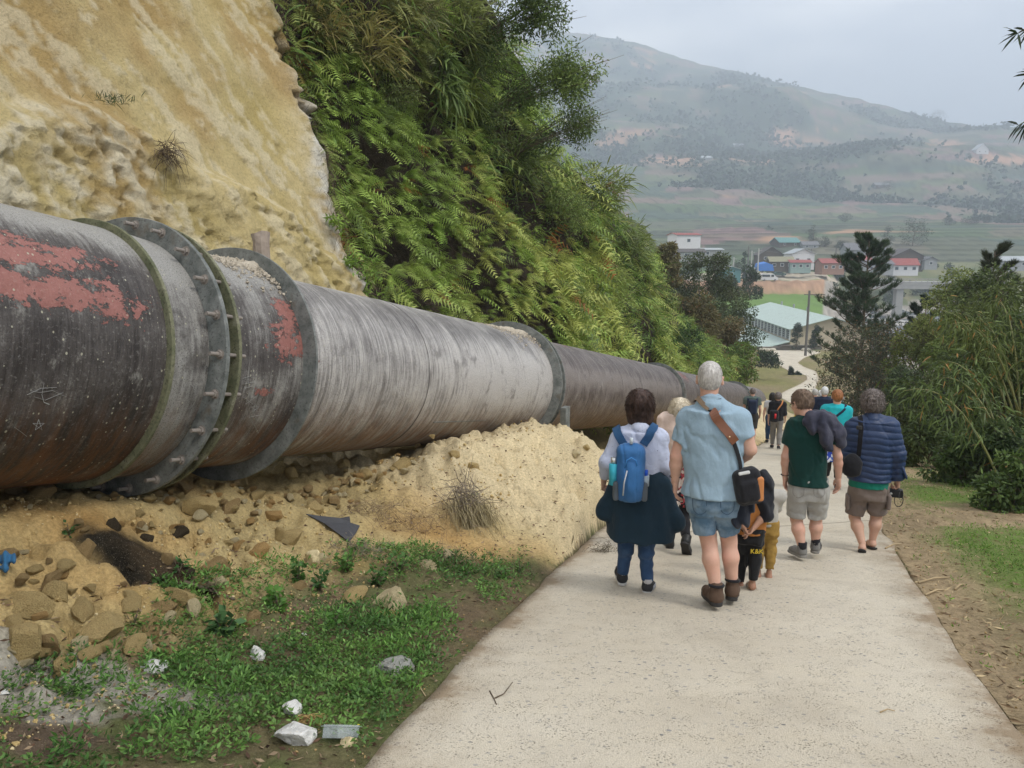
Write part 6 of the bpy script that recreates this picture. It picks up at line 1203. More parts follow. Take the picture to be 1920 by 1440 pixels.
def house(label, px, py, Y, w, d, h, rise, rz=0, roof=R_gry, wall=W_gr, win=3, hip=False, oh=.5, porch=None, group=None, cat='house', storeys=1, gable=True, axis='x'):
    """py: photo row of the ground line under the front wall"""
    p = at(px, py, Y)
    if Y > 350: p = hit(px, py, 320, 2400, 6000)
    root = empty('house', tuple(p), math.radians(rz), label, cat, group); b = MB(); b.box((0, d / 2, h / 2 - .6), (w, d, h + 1.2))
    if gable:
        for s_ in (-1, 1):
            if axis == 'x': b.poly([(s_ * (w / 2 - .05), 0, h), (s_ * (w / 2 - .05), d, h), (s_ * (w / 2 - .05), d / 2, h + rise)], .1 * -s_, (1, 0, 0))
            else: b.poly([(-w / 2, d / 2 + s_ * (d / 2 - .05), h), (w / 2, d / 2 + s_ * (d / 2 - .05), h), (0, d / 2 + s_ * (d / 2 - .05), h + rise)], .1 * -s_, (0, 1, 0))
    b.build('wall', wall, root); o = oh
    if axis == 'x':
        for s_ in (0, 1):
            ye = -o if s_ == 0 else d + o; zr = h + rise + .12; ze = h + .12 - rise * o / (d / 2); slab((-w / 2 - o, ye, ze), (w / 2 + o, ye, ze), (w / 2 + o, d / 2, zr), (-w / 2 - o, d / 2, zr), .12, roof, 'roof', root)
    else:
        for s_ in (-1, 1): ze = h + .12 - rise * o / (w / 2); slab((s_ * (w / 2 + o), -o, ze), (s_ * (w / 2 + o), d + o, ze), (0, d + o, h + rise + .12), (0, -o, h + rise + .12), .12, roof, 'roof', root)
    if porch is not None: slab((-w / 2, -porch[0], h * .72), (w / 2, -porch[0], h * .72), (w / 2, -.02, h * .98), (-w / 2, -.02, h * .98), .1, porch[1], 'porch_roof', root)
    for st_ in range(storeys):
        for k in range(win):
            x = (k + .5) / win * w - w / 2; q = MB(); q.box((x, -.04, h / storeys * (st_ + .52)), (min(1.3, w / win * .5), .1, 1.2)); f = q.build('window', W_wht if wall != W_wht else W_gr, root); q = MB(); q.box((x, -.08, h / storeys * (st_ + .52)), (min(1.3, w / win * .5) * .8, .06, .95)); q.build('pane', W_gl, f)
    return root
# ---- the long hall with pale green roofs
E0 = at(1483, 617, 165.); E1 = at(1386, 583, 213.); dL = E1 - E0; dL[2] = 0; LN = np.linalg.norm(dL); ux = dL / LN; vx = np.array([ux[1], -ux[0], 0]); ang = math.atan2(ux[1], ux[0])
hall = empty('market_hall', tuple(E0), ang, 'long cream hall with two pale green sheet roofs and a louvred strip', 'hall')
slope_ = (E1[2] - E0[2]); zr_ = 2.6; wd = 8.5
def hs(u0, u1, v0, v1, z0, z1, name, n=6, mat=None):
    for k in range(n): a, b = u0 + (u1 - u0) * k / n, u0 + (u1 - u0) * (k + 1) / n - .06; slab((a, v0, z0), (b, v0, z0), (b, v1, z1), (a, v1, z1), .1, mat or R_grn, name, hall)
hs(-1, LN + 1, .6, -wd, 0, zr_, 'roof_sheet', 8); hs(-1, LN + 1, -wd * 2 - .6, -wd, 0, zr_, 'roof_sheet', 4)
hs(-1.5, LN - 4, 7.2, .5, -4.3, -2.5, 'lower_roof_sheet', 7)
b = MB(); b.box((LN / 2, -wd, -4.6), (LN, wd * 2, 8.8)); b.poly([(.1, 0, -.2), (.1, -wd * 2, -.2), (.1, -wd, zr_ - .2)], .1, (1, 0, 0)); b.build('wall', W_crm, hall)
b = MB(); b.box((LN / 2 - 3, 3.2, -7.2), (LN - 5, 6.6, 5.2)); b.build('side_wall', simple('ochre_render', (.30, .22, .15), .9, .2, 1.5, 0), hall)
ns = 16
for k in range(ns):
    u0 = (k + .1) * LN / ns; b = MB(); b.box((u0 + LN / ns * .4, .06, -1.3), (LN / ns * .78, .08, 2.0)); f = b.build('louvre_bay', simple('opening_shade', (.05, .05, .05), .9), hall)  # solid dark panel: shade inside the opening put into its colour
    for j in range(5): b = MB(); b.box((u0 + LN / ns * .4, .16, -2.1 + j * .42), (LN / ns * .76, .1, .16)); b.build('slat', W_gr, f)
    if k < ns: b = MB(); b.box((k * LN / ns + .1, .14, -1.3), (.45, .2, 2.3)); b.build('pillar', W_wht, hall)
for k in range(7): b = MB(); b.box((3 + k * 6.2, 6.56, -6.6), (3.0, .1, 1.5)); b.build('window', W_gl, hall)
for k in range(3): b = MB(); b.tube([(LN * (.35 + .22 * k), -wd, zr_), (LN * (.35 + .22 * k), -wd, zr_ + .9)], .25, 8); b.build('roof_vent', W_gr, hall)
# ---- retaining wall at the end of the concrete lane
m = NT('old_wall'); cc = m.mix(m.noise(.7, 4, .6), (.14, .12, .10), (.30, .27, .23)); M_ow = m.fin(cc, .95, m.bump(m.noise(4, 4, .6), .05), 0, .1)
for i, (xa, xb, ya, yb, lb) in enumerate(((1400, 1462, 652, 651, 'left stretch of the low weathered wall in front of the green roofed hall'), (1463, 1540, 649, 648, 'right stretch of the low weathered wall, beside the clipped cypresses'))):
    a, c_ = at(xa, ya, 151), at(xb, yb, 151); b = MB(); b.box(((a[0] + c_[0]) / 2, 151, (a[2] + c_[2]) / 2 - .9), (c_[0] - a[0], .5, 1.9)); b.box(((a[0] + c_[0]) / 2, 150.9, (a[2] + c_[2]) / 2 + .08), (c_[0] - a[0], .7, .16)); T(b.build('low_wall', M_ow), lb, 'wall')
for k, px in enumerate((1430, 1438, 1448, 1509, 1515)):
    p = at(px, 657.5, 149); p[2] = h1(p[0], 149) ; V, F = sdf([(ell((0, 0, .25), (.7, .5, .35)), 0)], .12, 0, disp=lambda Q: .1 * fbm(Q * 2 + k, 2, 3), pad=.2); o = mk('stone', V, F, simple('pale_stone', (.5, .46, .38), .9, .2, 3, .02)); o.location = p; T(o, ('leftmost', 'second from left', 'middle', 'fourth from left', 'rightmost')[k] + ' of five pale stones at the foot of the low wall', 'stone', 'stones at the foot of the low wall')
# ---- poles
M_pole = simple('grey_pole', (.16, .15, .14), .9, .2, 3, 0); M_cpole = simple('concrete_pole', (.42, .41, .39), .9, .2, 3, 0)
def pole(px, ytop, ybase, Y, r, label, arms=1, mat=M_pole, aw=1.6):
    a, c_ = at(px, ytop, Y), at(px, ybase, Y); e = empty('power_pole', (a[0], Y, c_[2]), 0, label, 'pole', ); b = MB(); hgt = a[2] - c_[2]; b.tube([(0, 0, -1), (0, 0, hgt)], [r * 1.3, r], 8); b.build('post', mat, e)
    for k in range(arms): b = MB(); b.box((aw * .25, 0, hgt - .6 - k * 1.1), (aw, .12, .12)); b.build('crossarm', mat, e)
    return a
pt = pole(1518, 545, 655, 120., .17, 'dark wooden power pole in front of the green roofed hall', 1, M_pole, 3.2)
for px, yt, yb, Y, lb in ((1404, 462, 500, 290, 'thin dark pole among the terraces behind the timber house'), (1410, 470, 503, 285, 'slim concrete pole left of the blue tarpaulin'), (1423, 466, 506, 280, 'thick pale concrete pole right beside the blue tarpaulin'), (1376, 482, 522, 275, 'pale pole beside the teal shed'), (1568, 465, 500, 300, 'pole rising behind the red roofed shop'), (1674, 465, 478, 330, 'short dark pole above the brown gabled house'), (1522, 466, 500, 320, 'pole right of the white gabled building')):
    pole(px, yt, yb, Y, .22, lb, 1, M_cpole if 'concrete' in lb or 'pale' in lb else M_pole)
def wire(a, b, sag, label):
    t = np.linspace(0, 1, 16)[:, None]; P = a + (b - a) * t - np.array([0, 0, 1]) * sag * 4 * t * (1 - t); V, F = tube(P, .035, 4); T(mk('power_line', V, F, M_pole), label, 'cable')
wire(pt + (0, 0, -.5), at(1640, 548, 150), 1.0, 'cable running right from the dark wooden pole behind the pine'); wire(at(1423, 468, 280), at(1568, 468, 300), 1.5, 'thin cable between the poles behind the village roofs')
# ---- village houses
HS = [("white house with a long red roof above the left edge of the village", 1291, 462, 290, 9.5, 8, 4.2, .7, 14, R_red, W_wht, 1, 'x'), ("small grey shed with a pale flat roof beside the white house", 1336, 482, 280, 7.5, 5, 2.6, .5, 8, R_lt, W_gr, 2, 'x'),
      ("low dark shack below the white house with the red roof", 1298, 484, 275, 9, 5, 2.2, 1.0, 5, R_brn, W_gr, 2, 'x'), ("brown timber house with a steep dark gable behind the mossy roofed house", 1446, 492, 318, 9.5, 8, 3.2, 3.0, 0, R_brn, W_wd, 2, 'y'),
      ("long dark timber house with a mossy tan roof", 1466, 504, 292, 8.6, 6, 2.8, 1.6, -3, R_tan, W_wd, 3, 'x'), ("house with a pale grey gable and arched white vents", 1505, 500, 305, 9, 8, 5.0, 1.9, 3, R_lt, W_wht, 2, 'y'),
      ("low house with a rust red porch roof below the pale gable", 1501, 506, 290, 7.5, 4, 2.8, .8, 0, R_red, W_tl, 3, 'x'), ("farmhouse with a teal roof alone among the terraces", 1481, 462, 400, 13, 8, 2.2, 2.4, 18, R_tea, W_wd, 2, 'x'),
      ("small white roofed hut beside the teal roofed farmhouse", 1520, 466, 395, 8, 6, 2.0, 1.6, 0, R_gry, W_gr, 2, 'x'), ("shop with a red roof left of the big pine", 1562, 509, 292, 8.5, 6, 3.2, 1.5, 4, R_red, W_br, 3, 'x'),
      ("red roofed house half hidden behind the pine top", 1612, 502, 310, 9, 6, 3.2, 1.4, 0, R_red, W_wd, 3, 'x'), ("large house with a dark grey sheet roof behind the pine", 1624, 484, 335, 16, 9, 3.6, 2.8, -4, R_gry, W_gr, 3, 'x'),
      ("grey roofed building with a pale green edge right of the pine", 1650, 510, 295, 10, 6, 3.0, 1.3, 0, R_gry, W_gr, 3, 'x'), ("two storey timber house with a broad dark gable", 1702, 504, 312, 12, 9, 5.0, 2.9, 0, R_brn, W_wd, 3, 'y'),
      ("house with a big red sloping roof in front of the dark gable", 1697, 511, 297, 9.5, 6, 3.0, 2.2, -5, R_red, W_wht, 3, 'x'), ("small grey outhouse with a gable at the right of the village", 1745, 500, 310, 5, 5, 2.6, 1.3, 0, R_gry, W_gr, 1, 'y'),
      ("teal shed behind the dark trees left of the van", 1371, 524, 268, 7, 5, 3.4, 1.0, 12, R_lt, simple('teal_render', (.08, .2, .22), .9, .2, 2, 0), 1, 'y'), ("pale grey roofed house at the right edge of the picture", 1905, 502, 280, 11, 6, 2.6, 1.4, 6, R_lt, W_gr, 2, 'x'),
      ("white pavilion on the hillside at the far right", 1842, 289, 1050, 15, 12, 6, 7, 0, R_lt, W_wht, 2, 'y'), ("dark farm roof on the terraced hill below the pavilion", 1655, 352, 800, 17, 9, 3, 3, 5, R_gry, W_wd, 2, 'x'),
      ("tiny white roofed hut on the slope left of the red earth scar", 1326, 300, 1000, 14, 8, 3, 2.5, 0, R_lt, W_gr, 2, 'x'), ("faint hut with a pale roof higher on the hazy slope", 1385, 275, 1100, 16, 8, 3, 2.5, 0, R_lt, W_gr, 2, 'x')]
for lb, px, py, Y, w, d, h, rs, rz, rf, wl, nw, axn in HS: house(lb, px, py, Y, w, d, h, rs, rz, rf, wl, nw, axis=axn)
# blue tarpaulin, van, cars
p = at(1435, 508, 284); b = MB(); b.poly([(-3.2, 0, 0), (3.2, 0, 0), (2.6, 0, 2.2), (.5, 0, 2.9), (-2.4, 0, 2.3)], 4, (0, 1, .1)); o = b.build('tarpaulin', simple('blue_tarp', (.04, .18, .55), .6, .2, 2, .05)); o.location = p; T(o, 'bright blue tarpaulin shelter beside the village road', 'tarpaulin')
def vehicle(name, label, cat, px, py, Y, L, Hh, prof, mat, rz=0, wins=((.1, .8),)):
    p = at(px, py, Y); e = empty(name, tuple(p), math.radians(rz), label, cat); b = MB(); P = [(x * L - L / 2, -.9, z * Hh + .25) for x, z in prof]; b.poly(P, 1.8, (0, 1, 0)); b.build('body', mat, e)
    for x0, x1, z0, z1 in wins: b = MB(); b.box(((x0 + x1) / 2 * L - L / 2, -.93, (z0 + z1) / 2 * Hh + .25), ((x1 - x0) * L, .08, (z1 - z0) * Hh)); b.build('window', W_gl, e)
    for x in (.18, .82):
        for y in (-.8, .8): V, F = tube([(x * L - L / 2, y - .13, .33), (x * L - L / 2, y + .13, .33)], .34, 14); w_ = mk('wheel', V, F, RUd, e); V, F = tube([(x * L - L / 2, y - .15, .33), (x * L - L / 2, y + .15, .33)], .18, 10); mk('rim', V, F, simple('alloy', (.4, .4, .4), .4), w_)
    for y in (-.65, .65): b = MB(); b.box((L / 2 - .02, y, .85), (.1, .3, .2)); b.build('headlight', W_wht, e)
vanp = [(0, .02), (0, .92), (.06, 1.0), (.62, 1.0), (.74, .92), (.88, .55), (1, .42), (1, .02)]; M_vw = simple('white_van_paint', (.66, .67, .68), .3, .04, 2, 0, .5)
vehicle('van', 'white minibus with dark windows parked on the gravel above the brown dirt bank', 'van', 1442, 526.5, 278, 5.8, 2.3, vanp, M_vw, -4, ((.04, .50, .52, .84), (.58, .74, .52, .84)))
carp = [(0, .1), (0, .55), (.1, .62), (.24, 1.0), (.62, 1.0), (.78, .62), (1, .52), (1, .1)]
vehicle('car', 'white car on the village road just left of the blue tarpaulin', 'car', 1421, 511, 286, 4.6, 1.5, carp, M_vw, 0, ((.26, .66, .64, .94),)); vehicle('car', 'silver car half hidden by the small cypress left of the white car', 'car', 1408, 512, 284, 4.6, 1.5, carp, simple('silver_paint', (.35, .37, .4), .3), 0, ((.26, .66, .64, .94),))
vehicle('car', 'dark green car parked behind the white minibus', 'car', 1461, 518, 282, 4.4, 1.4, carp, simple('green_paint', (.05, .09, .08), .3), 0, ((.26, .66, .64, .94),))
# ---- bridge over the river
a, c_ = at(1590, 527, 268), at(1880, 533, 262); M_con = simple('bridge_concrete', (.34, .33, .31), .9, .2, 1.2, .03); L_ = c_[0] - a[0]; e = empty('bridge', tuple(a), math.atan2(c_[1] - a[1], L_), 'concrete road bridge over the rocky river behind the pine', 'bridge')
b = MB(); b.box((L_ / 2, 0, -.6), (L_, 6, 1.2)); b.box((L_ / 2, -2.6, -1.7), (L_, .6, 1.6)); b.build('deck', M_con, e); b = MB(); b.box((L_ / 2, -3.1, .9), (L_, .15, .25)); b.build('parapet', M_con, e)
for k in range(26): b = MB(); b.box((k * L_ / 26, -3.1, .4), (.2, .2, .9)); b.build('baluster', M_con, e)
for px in (1678, 1775): x = at(px, 545, 268)[0] - a[0]; b = MB(); b.box((x, -1, -6.8), (2.2, 3.2, 11)); b.box((x, -1, -1.9), (4, 4.5, 1.0)); b.build('pier', M_con, e)
# ---- river
m = NT('river_water'); n_ = m.noise(.45, 5, .7, m.mapv(m.co, (1, .5, 1))); cc = m.ramp(n_, [(.42, (.06, .075, .085)), (.56, (.16, .18, .19)), (.64, (.55, .58, .6))]); M_riv = m.fin(cc, .25, m.bump(m.noise(1.6, 4, .6), .12), 0, .5)
xs = np.linspace(0, 1, 30); Ys = np.geomspace(176, 320, 50); Yg, ug = np.meshgrid(Ys, xs, indexing='ij'); Xg = Yg * (.44 + .34 * ug); zr2 = np.interp(Yg, [100, 265, 320, 340], [-24.2, -21.7, -17.6, -8]); V = np.stack([Xg, Yg, zr2 + .25], -1)
T(mk('river', V.reshape(-1, 3), grid_faces(50, 30)[:, ::-1], M_riv), kind='structure')
# boulders of the river bed, as far as they can be told apart
M_bld = simple('river_boulder', (.42, .40, .37), .9, .3, .6, .05)
Vb, Fb = sdf([(ell((0, 0, .1), (1, .85, .6)), .02), (ell((.3, .2, .2), (.6, .6, .5)), .02)], .17, .1, disp=lambda Q: .16 * fbm(Q * 1.5, 2, 3), pad=.3); bld = None; rr2 = np.random.default_rng(5); rbed = empty('river_boulders', (0, 0, 0)); 
for k in range(240):
    Y = 176 * (320 / 176) ** rr2.random(); g = .435 + .30 * rr2.random() ** 1.3; x = g * Y; z = float(np.interp(Y, [100, 265, 320, 340], [-24.2, -21.7, -17.6, -8])) + .2; sc_ = rr2.uniform(.5, 2.0) * (1.5 if rr2.random() < .12 else 1)
    if bld is None: o = mk('boulder', Vb, Fb, M_bld); bld = o.data
    else: o = bpy.data.objects.new('boulder', bld); COL.objects.link(o)
    o.location = (x, Y, z); o.rotation_euler = (0, 0, rr2.uniform(0, 6)); o.scale = (sc_ * 1.2, sc_, sc_ * .8); o.parent = rbed
T(rbed, kind='structure')
# ================================================================== trees and shrubs
def tree(name, label, px, ytop, ybase, Y, wpx, kind='leaf', col=(.08, .13, .035), col2=None, n=5000, L=.16, Wl=.05, cat='tree', trunk=.12, group=None, lumps=26, squash=1.0, low=.12, droop=-.3, bx=0, mat=None, dry=0.0, x0=None):
    if Y > 350: q_ = hit(px, ybase + (4 if Y > 1300 else 0), 320, 2400, 6000); Y = float(q_[1])
    a, c = at(px, ytop, Y), at(px, ybase + (4 if Y > 1300 else 0), Y); Hh = a[2] - c[2]; R_ = wpx / 2 / FPX * Y; root = empty(name, (c[0], Y, c[2]), RNG.uniform(0, .5) * 0, label, cat, group)
    bm = MB(); t = np.linspace(0, 1, 8)[:, None]; tr_ = np.concatenate([np.sin(t * 3) * .05 * R_, np.cos(t * 2.5) * .05 * R_, t * Hh * .9 - .3], 1); bm.tube(tr_, np.linspace(trunk, trunk * .2, 8), 8)
    if col2 is None: col2 = tuple(x * 1.5 for x in col)
    Pc, Rc = [], []
    for k in range(lumps):
        z = Hh * RNG.uniform(low, 1.0); f = (z / Hh); prof = {'leaf': math.sin(math.pi * min(1, .12 + f * .85)) ** .6, 'cone': (1.05 - f) ** .8, 'col': (1.05 - f) ** .35 if f > .5 else .9, 'bush': math.sqrt(max(0, 1 - (f * .92) ** 2))}[kind if kind in ('leaf', 'cone', 'col', 'bush') else 'leaf']
        th = RNG.uniform(0, 6.28); rr_ = R_ * prof * math.sqrt(RNG.uniform(.1, 1)) * .85; c_ = np.array([math.cos(th) * rr_, math.sin(th) * rr_, z * .97]); Pc.append(c_); Rc.append(R_ * RNG.uniform(.22, .42))
        st_ = tr_[min(7, int(max(0, f - .25) * 8))]; tt = np.linspace(0, 1, 5)[:, None]; bm.tube(st_ + (c_ - st_) * tt + np.array([0, 0, -1]) * np.sin(tt * 3.14) * .1 * R_, np.linspace(trunk * .35, trunk * .08, 5), 5)
    Pc, Rc = np.array(Pc), np.array(Rc); i = RNG.integers(0, lumps, n); u = rdir(n); rad_ = RNG.uniform(.25, 1, n) ** .5; P = Pc[i] + u * (Rc[i] * rad_)[:, None] * np.array([1, 1, .75 * squash]); P[:, 2] = np.maximum(P[:, 2], .02)
    tone = np.clip(.5 + .5 * vn(Pc * 1.7 / max(R_, .3), 3)[i] + RNG.normal(size=n) * .25, 0, 1)[:, None]; cc = np.array(col) * (1 - tone) + np.array(col2) * tone
    if dry: cc = np.where(RNG.random((n, 1)) < dry, (.22, .13, .06), cc)
    D = u * .7 + rdir(n) * .6 + np.array([0, 0, droop]); fb = FB(); 
    fb.add(blades(P, D, L * RNG.uniform(.6, 1.2, n), Wl, .35, cc, .15) if L / Wl > 5 else leaves(P, D, L * RNG.uniform(.6, 1.2, n), Wl, cc, .18))
    nt = max(60, n // 14); j = RNG.integers(0, lumps, nt); fb2 = FB(); fb2.add(stems(Pc[j] + rdir(nt) * (Rc[j] * .3)[:, None], rdir(nt, .3), Rc[j] * 1.0, .004 + .002 * R_, (.09, .07, .05), .1))
    bm.build('trunk', M_bark, root, True); fb.build('crown', root, mat); fb2.build('twig', root, M_dry)['kind'] = 'stuff'; return root
def pine(label, px, ytop, ybase, Y, wpx, n_br=70, col=(.028, .05, .026), first=.18, nn=46, L=.30):
    a, c = at(px, ytop, Y), at(px, ybase, Y); Hh = a[2] - c[2]; R_ = wpx / 2 / FPX * Y; root = empty('pine_tree', (c[0], Y, c[2]), 0, label, 'tree'); bm = MB(); fb = FB(); bm.tube([(0, 0, -.3), (0.03, 0, Hh * .5), (0, 0, Hh)], [.17 * Hh / 12, .10 * Hh / 12, .03], 9)
    for k in range(n_br):
        f = first + (1 - first) * (k + RNG.random()) / n_br; z = Hh * f; Lb = R_ * (1.0 - f) ** .6 * RNG.uniform(.3, 1.25) * (1 if f > .35 else .8) + .25; th = RNG.uniform(0, 6.28); d = np.array([math.cos(th), math.sin(th), RNG.uniform(-.1, .3) + .5 * f]); t = np.linspace(0, 1, 7)[:, None]
        pts = np.array([0, 0, z]) + d * Lb * t + np.array([0, 0, 1]) * Lb * (.25 * t ** 2.2 - .12 * t); bm.tube(pts, np.linspace(.045, .014, 7) * Hh / 12, 5); tips = [pts[-1], pts[-2], pts[-3]]
        for j in range(5):
            i = RNG.integers(2, 6); d2 = nrm(np.array([math.cos(th + RNG.choice([-1, 1]) * RNG.uniform(.5, 1.1)), math.sin(th + RNG.uniform(-1, 1)), .25])); q = pts[i] + d2 * Lb * .3 * t[::3] + np.array([0, 0, 1]) * Lb * .06 * t[::3] ** 2; bm.tube(q, .012, 4); tips += [q[-1], q[-2]]
        for tp in tips:
            up = nrm(d * .5 + np.array([0, 0, .9])); q = tp + up * RNG.uniform(-.1, .3, (nn, 1)) * L * 1.4; fb.add(leaves(q, rdir(nn) * .75 + up, L * RNG.uniform(.7, 1.1, nn), .016 * Y / 30, col, .25))
    bm.build('trunk', M_bark, root, True); fb.build('crown', root); return root
pine('tall dark pine with upturned needle tufts rising above the village roofs', 1605, 452, 775, 46., 200, 95, nn=34, L=.33, col=(.06, .095, .045))
pine('slender young pine in front of the rocky river', 1726, 566, 690, 44., 62, 22, first=.15)
pine('dark conifer spire rising over the bamboo at the right', 1848, 472, 640, 30., 90, 30, (.05, .06, .025), nn=30, L=.26)
G1, G2, G3, G4 = (0.049, 0.084, 0.0308), (0.126, 0.175, 0.042), (0.182, 0.217, 0.049), (0.07, 0.077, 0.042)
tree('dark_shrub', 'large dense dark shrub with thin dark leaves under the tall pine', 1622, 618, 790, 40., 205, 'bush', G4, (0.119, 0.14, 0.063), 15000, .17, .06, 'shrub', .1, lumps=60, low=.02, dry=.12)
tree('dark_shrub', 'dark leafy shrub to the right of the dense shrub under the pine', 1690, 690, 800, 33., 110, 'bush', (0.056, 0.084, 0.035), (0.126, 0.168, 0.063), 6000, .15, .05, 'shrub', .07, lumps=30, low=.02)
tree('broadleaf_tree', 'yellow-green tree standing over the river right of the dense dark shrub', 1715, 600, 790, 36., 130, 'leaf', (0.098, 0.133, 0.028), (0.21, 0.231, 0.049), 9000, .17, .07, trunk=.12, lumps=34, dry=.05)
tree('broadleaf_tree', 'pale yellow-green tree with a rounded top beside the bridge', 1768, 505, 780, 34., 150, 'leaf', (0.126, 0.168, 0.0392), (0.266, 0.294, 0.084), 11000, .16, .06, trunk=.12, lumps=40, low=.25)
tree('broadleaf_tree', 'dark green tree behind the bamboo, right of the pale rounded tree', 1820, 500, 840, 28., 170, 'leaf', (0.049, 0.077, 0.0252), (0.14, 0.182, 0.049), 14000, .17, .07, trunk=.14, lumps=50, low=.1)
tree('broadleaf_tree', 'deep green tree in the middle of the thicket beside the verge', 1765, 640, 880, 24., 190, 'leaf', (0.056, 0.091, 0.0252), (0.154, 0.203, 0.049), 14000, .15, .055, trunk=.1, lumps=50, low=.06)
tree('broadleaf_tree', 'shadowy tree filling the right edge of the thicket', 1880, 600, 930, 17., 230, 'leaf', (0.056, 0.091, 0.028), (0.14, 0.196, 0.056), 20000, .12, .045, trunk=.12, lumps=50, low=.04)
tree('broadleaf_tree', 'dark undergrowth tree low behind the leafy bushes of the verge', 1800, 720, 915, 20., 200, 'bush', (0.028, 0.042, 0.0168), (0.07, 0.091, 0.028), 12000, .15, .05, trunk=.1, lumps=40, low=.02)
tree('broadleaf_tree', 'tall tree behind the bamboo at the far right edge', 1925, 500, 900, 24., 190, 'leaf', (0.07, 0.098, 0.028), (0.182, 0.21, 0.056), 9000, .2, .07, trunk=.14, lumps=36)
def bamboo(label, px, py, Y, ncane, Hc, lean, col, nl, L=.28, Wl=.034, seed=0, base=None):
    """arching canes rooted low, tips drooping"""
    c = at(px, py, Y) if base is None else np.array(base, float); root = empty('bamboo', tuple(c), 0, label, 'bamboo'); 
    fb = FB()
    for k in range(ncane):
        th = RNG.uniform(0, 6.28); d = nrm(np.array([lean[0] + .35 * math.cos(th), lean[1] + .35 * math.sin(th), 1.0])); Hk = Hc * RNG.uniform(.65, 1.08); t = np.linspace(0, 1, 12)[:, None]; pts = np.array([math.cos(th), math.sin(th), 0]) * .3 * RNG.random() + d * Hk * t + (np.array([lean[0], lean[1], 0]) * .55 + np.array([0, 0, -.42])) * Hk * t ** 2.6
        V, F = tube(pts, np.linspace(.022, .005, 12), 6); mk('cane', V, F, M_cane, root); m_ = nl // ncane; i = RNG.uniform(3, 11, m_); A = pts[np.floor(i).astype(int)] ; A2 = pts[np.minimum(np.floor(i).astype(int) + 1, 11)]; q = A + (A2 - A) * (i % 1)[:, None]; d2 = rdir(m_, -.1); q2 = q + d2 * RNG.uniform(.05, .45, (m_, 1)) * (Hk / 4) ** .5
        cc = np.where(RNG.random((m_, 1)) < .5, col, np.array(col) * 1.5); cc = np.where(RNG.random((m_, 1)) < .05, (.35, .2, .06), cc); fb.add(blades(q2, d2 * .6 + rdir(m_) * .5 + np.array([0, 0, -.35]), L * RNG.uniform(.6, 1.15, m_), Wl * RNG.uniform(.7, 1.1, m_), .4, cc, .15))
    fb.build('leaf_mass', root); return root
M_cane = simple('bamboo_cane', (.22, .22, .08), .5, .2, 20, .002, .4)
bamboo('tall arching bamboo with long leaves at the right edge', 1925, 960, 11.5, 9, 3.9, (-.10, 0), (.085, .12, .035), 2600, .21, .026)
bamboo('bamboo clump with yellowing leaves right of the conifer spire', 1915, 780, 15.5, 9, 4.1, (-.08, 0), (.10, .13, .035), 2700, .2, .028)
tree('broadleaf_tree', 'olive green bushy tree in front of the pale rounded tree', 1835, 540, 800, 21, 170, 'leaf', (.07, .10, .028), (.17, .20, .06), 15000, .12, .045, trunk=.1, lumps=60, low=.1)
# leafy tips hanging in at the top right corner
e = empty('overhanging_branch', tuple(at(1965, 60, 6.0)), 0, 'thin leafy bamboo branch hanging into the top right corner', 'branch'); fb = FB(); t = np.linspace(0, 1, 9)[:, None]; 
for y0, Lb in ((-.02, .34), (-.33, .22), (-.68, .26)):
    fb = FB()
    pts = np.array([.12, 0, y0 + .08]) + np.array([-1, 0, .15]) * Lb * t + np.array([0, 0, -.35]) * Lb * t ** 2; V, F = tube(pts, np.linspace(.005, .0015, 9), 5); mk('twig', V, F, M_bark, e); i = RNG.integers(4, 9, 16); fb.add(blades(pts[i], rdir(16) * .6 + np.array([-.6, 0, -.35]), RNG.uniform(.09, .16, 16), .017, .25, (.028, .045, .018), .2)); fb.build('leaf_mass', e)
V, F = tube([(.12, 0, -.8), (.14, 0, 0), (.15, 0, .6)], .01, 6); mk('twig', V, F, M_bark, e)
# bushes along the right verge
for px, yt, yb, Y, w, c1, c2, n, L, lb in ((1735, 790, 885, 15.5, 120, (.055, .085, .025), (.13, .17, .05), 3600, .11, 'twiggy green bush at the start of the right verge'), (1800, 820, 935, 12.5, 130, (.06, .10, .028), (.14, .20, .06), 3800, .11, 'broad leaved bush on the verge below the dark thicket'),
    (1885, 860, 1010, 9.6, 150, (.06, .10, .026), (.14, .21, .055), 4600, .09, 'fresh green bush at the right edge of the verge'), (1860, 800, 925, 12.0, 120, (.05, .085, .03), (.12, .17, .06), 3000, .12, 'bush with larger pale leaves in front of the shadowy tree'), (1700, 770, 850, 19, 90, (.06, .08, .025), (.13, .15, .05), 2400, .12, 'sparse bush beside the grass behind the quilted jacket')):
    tree('leafy_bush', lb, px, yt, yb, Y, w, 'bush', c1, c2, n, L, L * .45, 'bush', .02, lumps=30, low=.02)
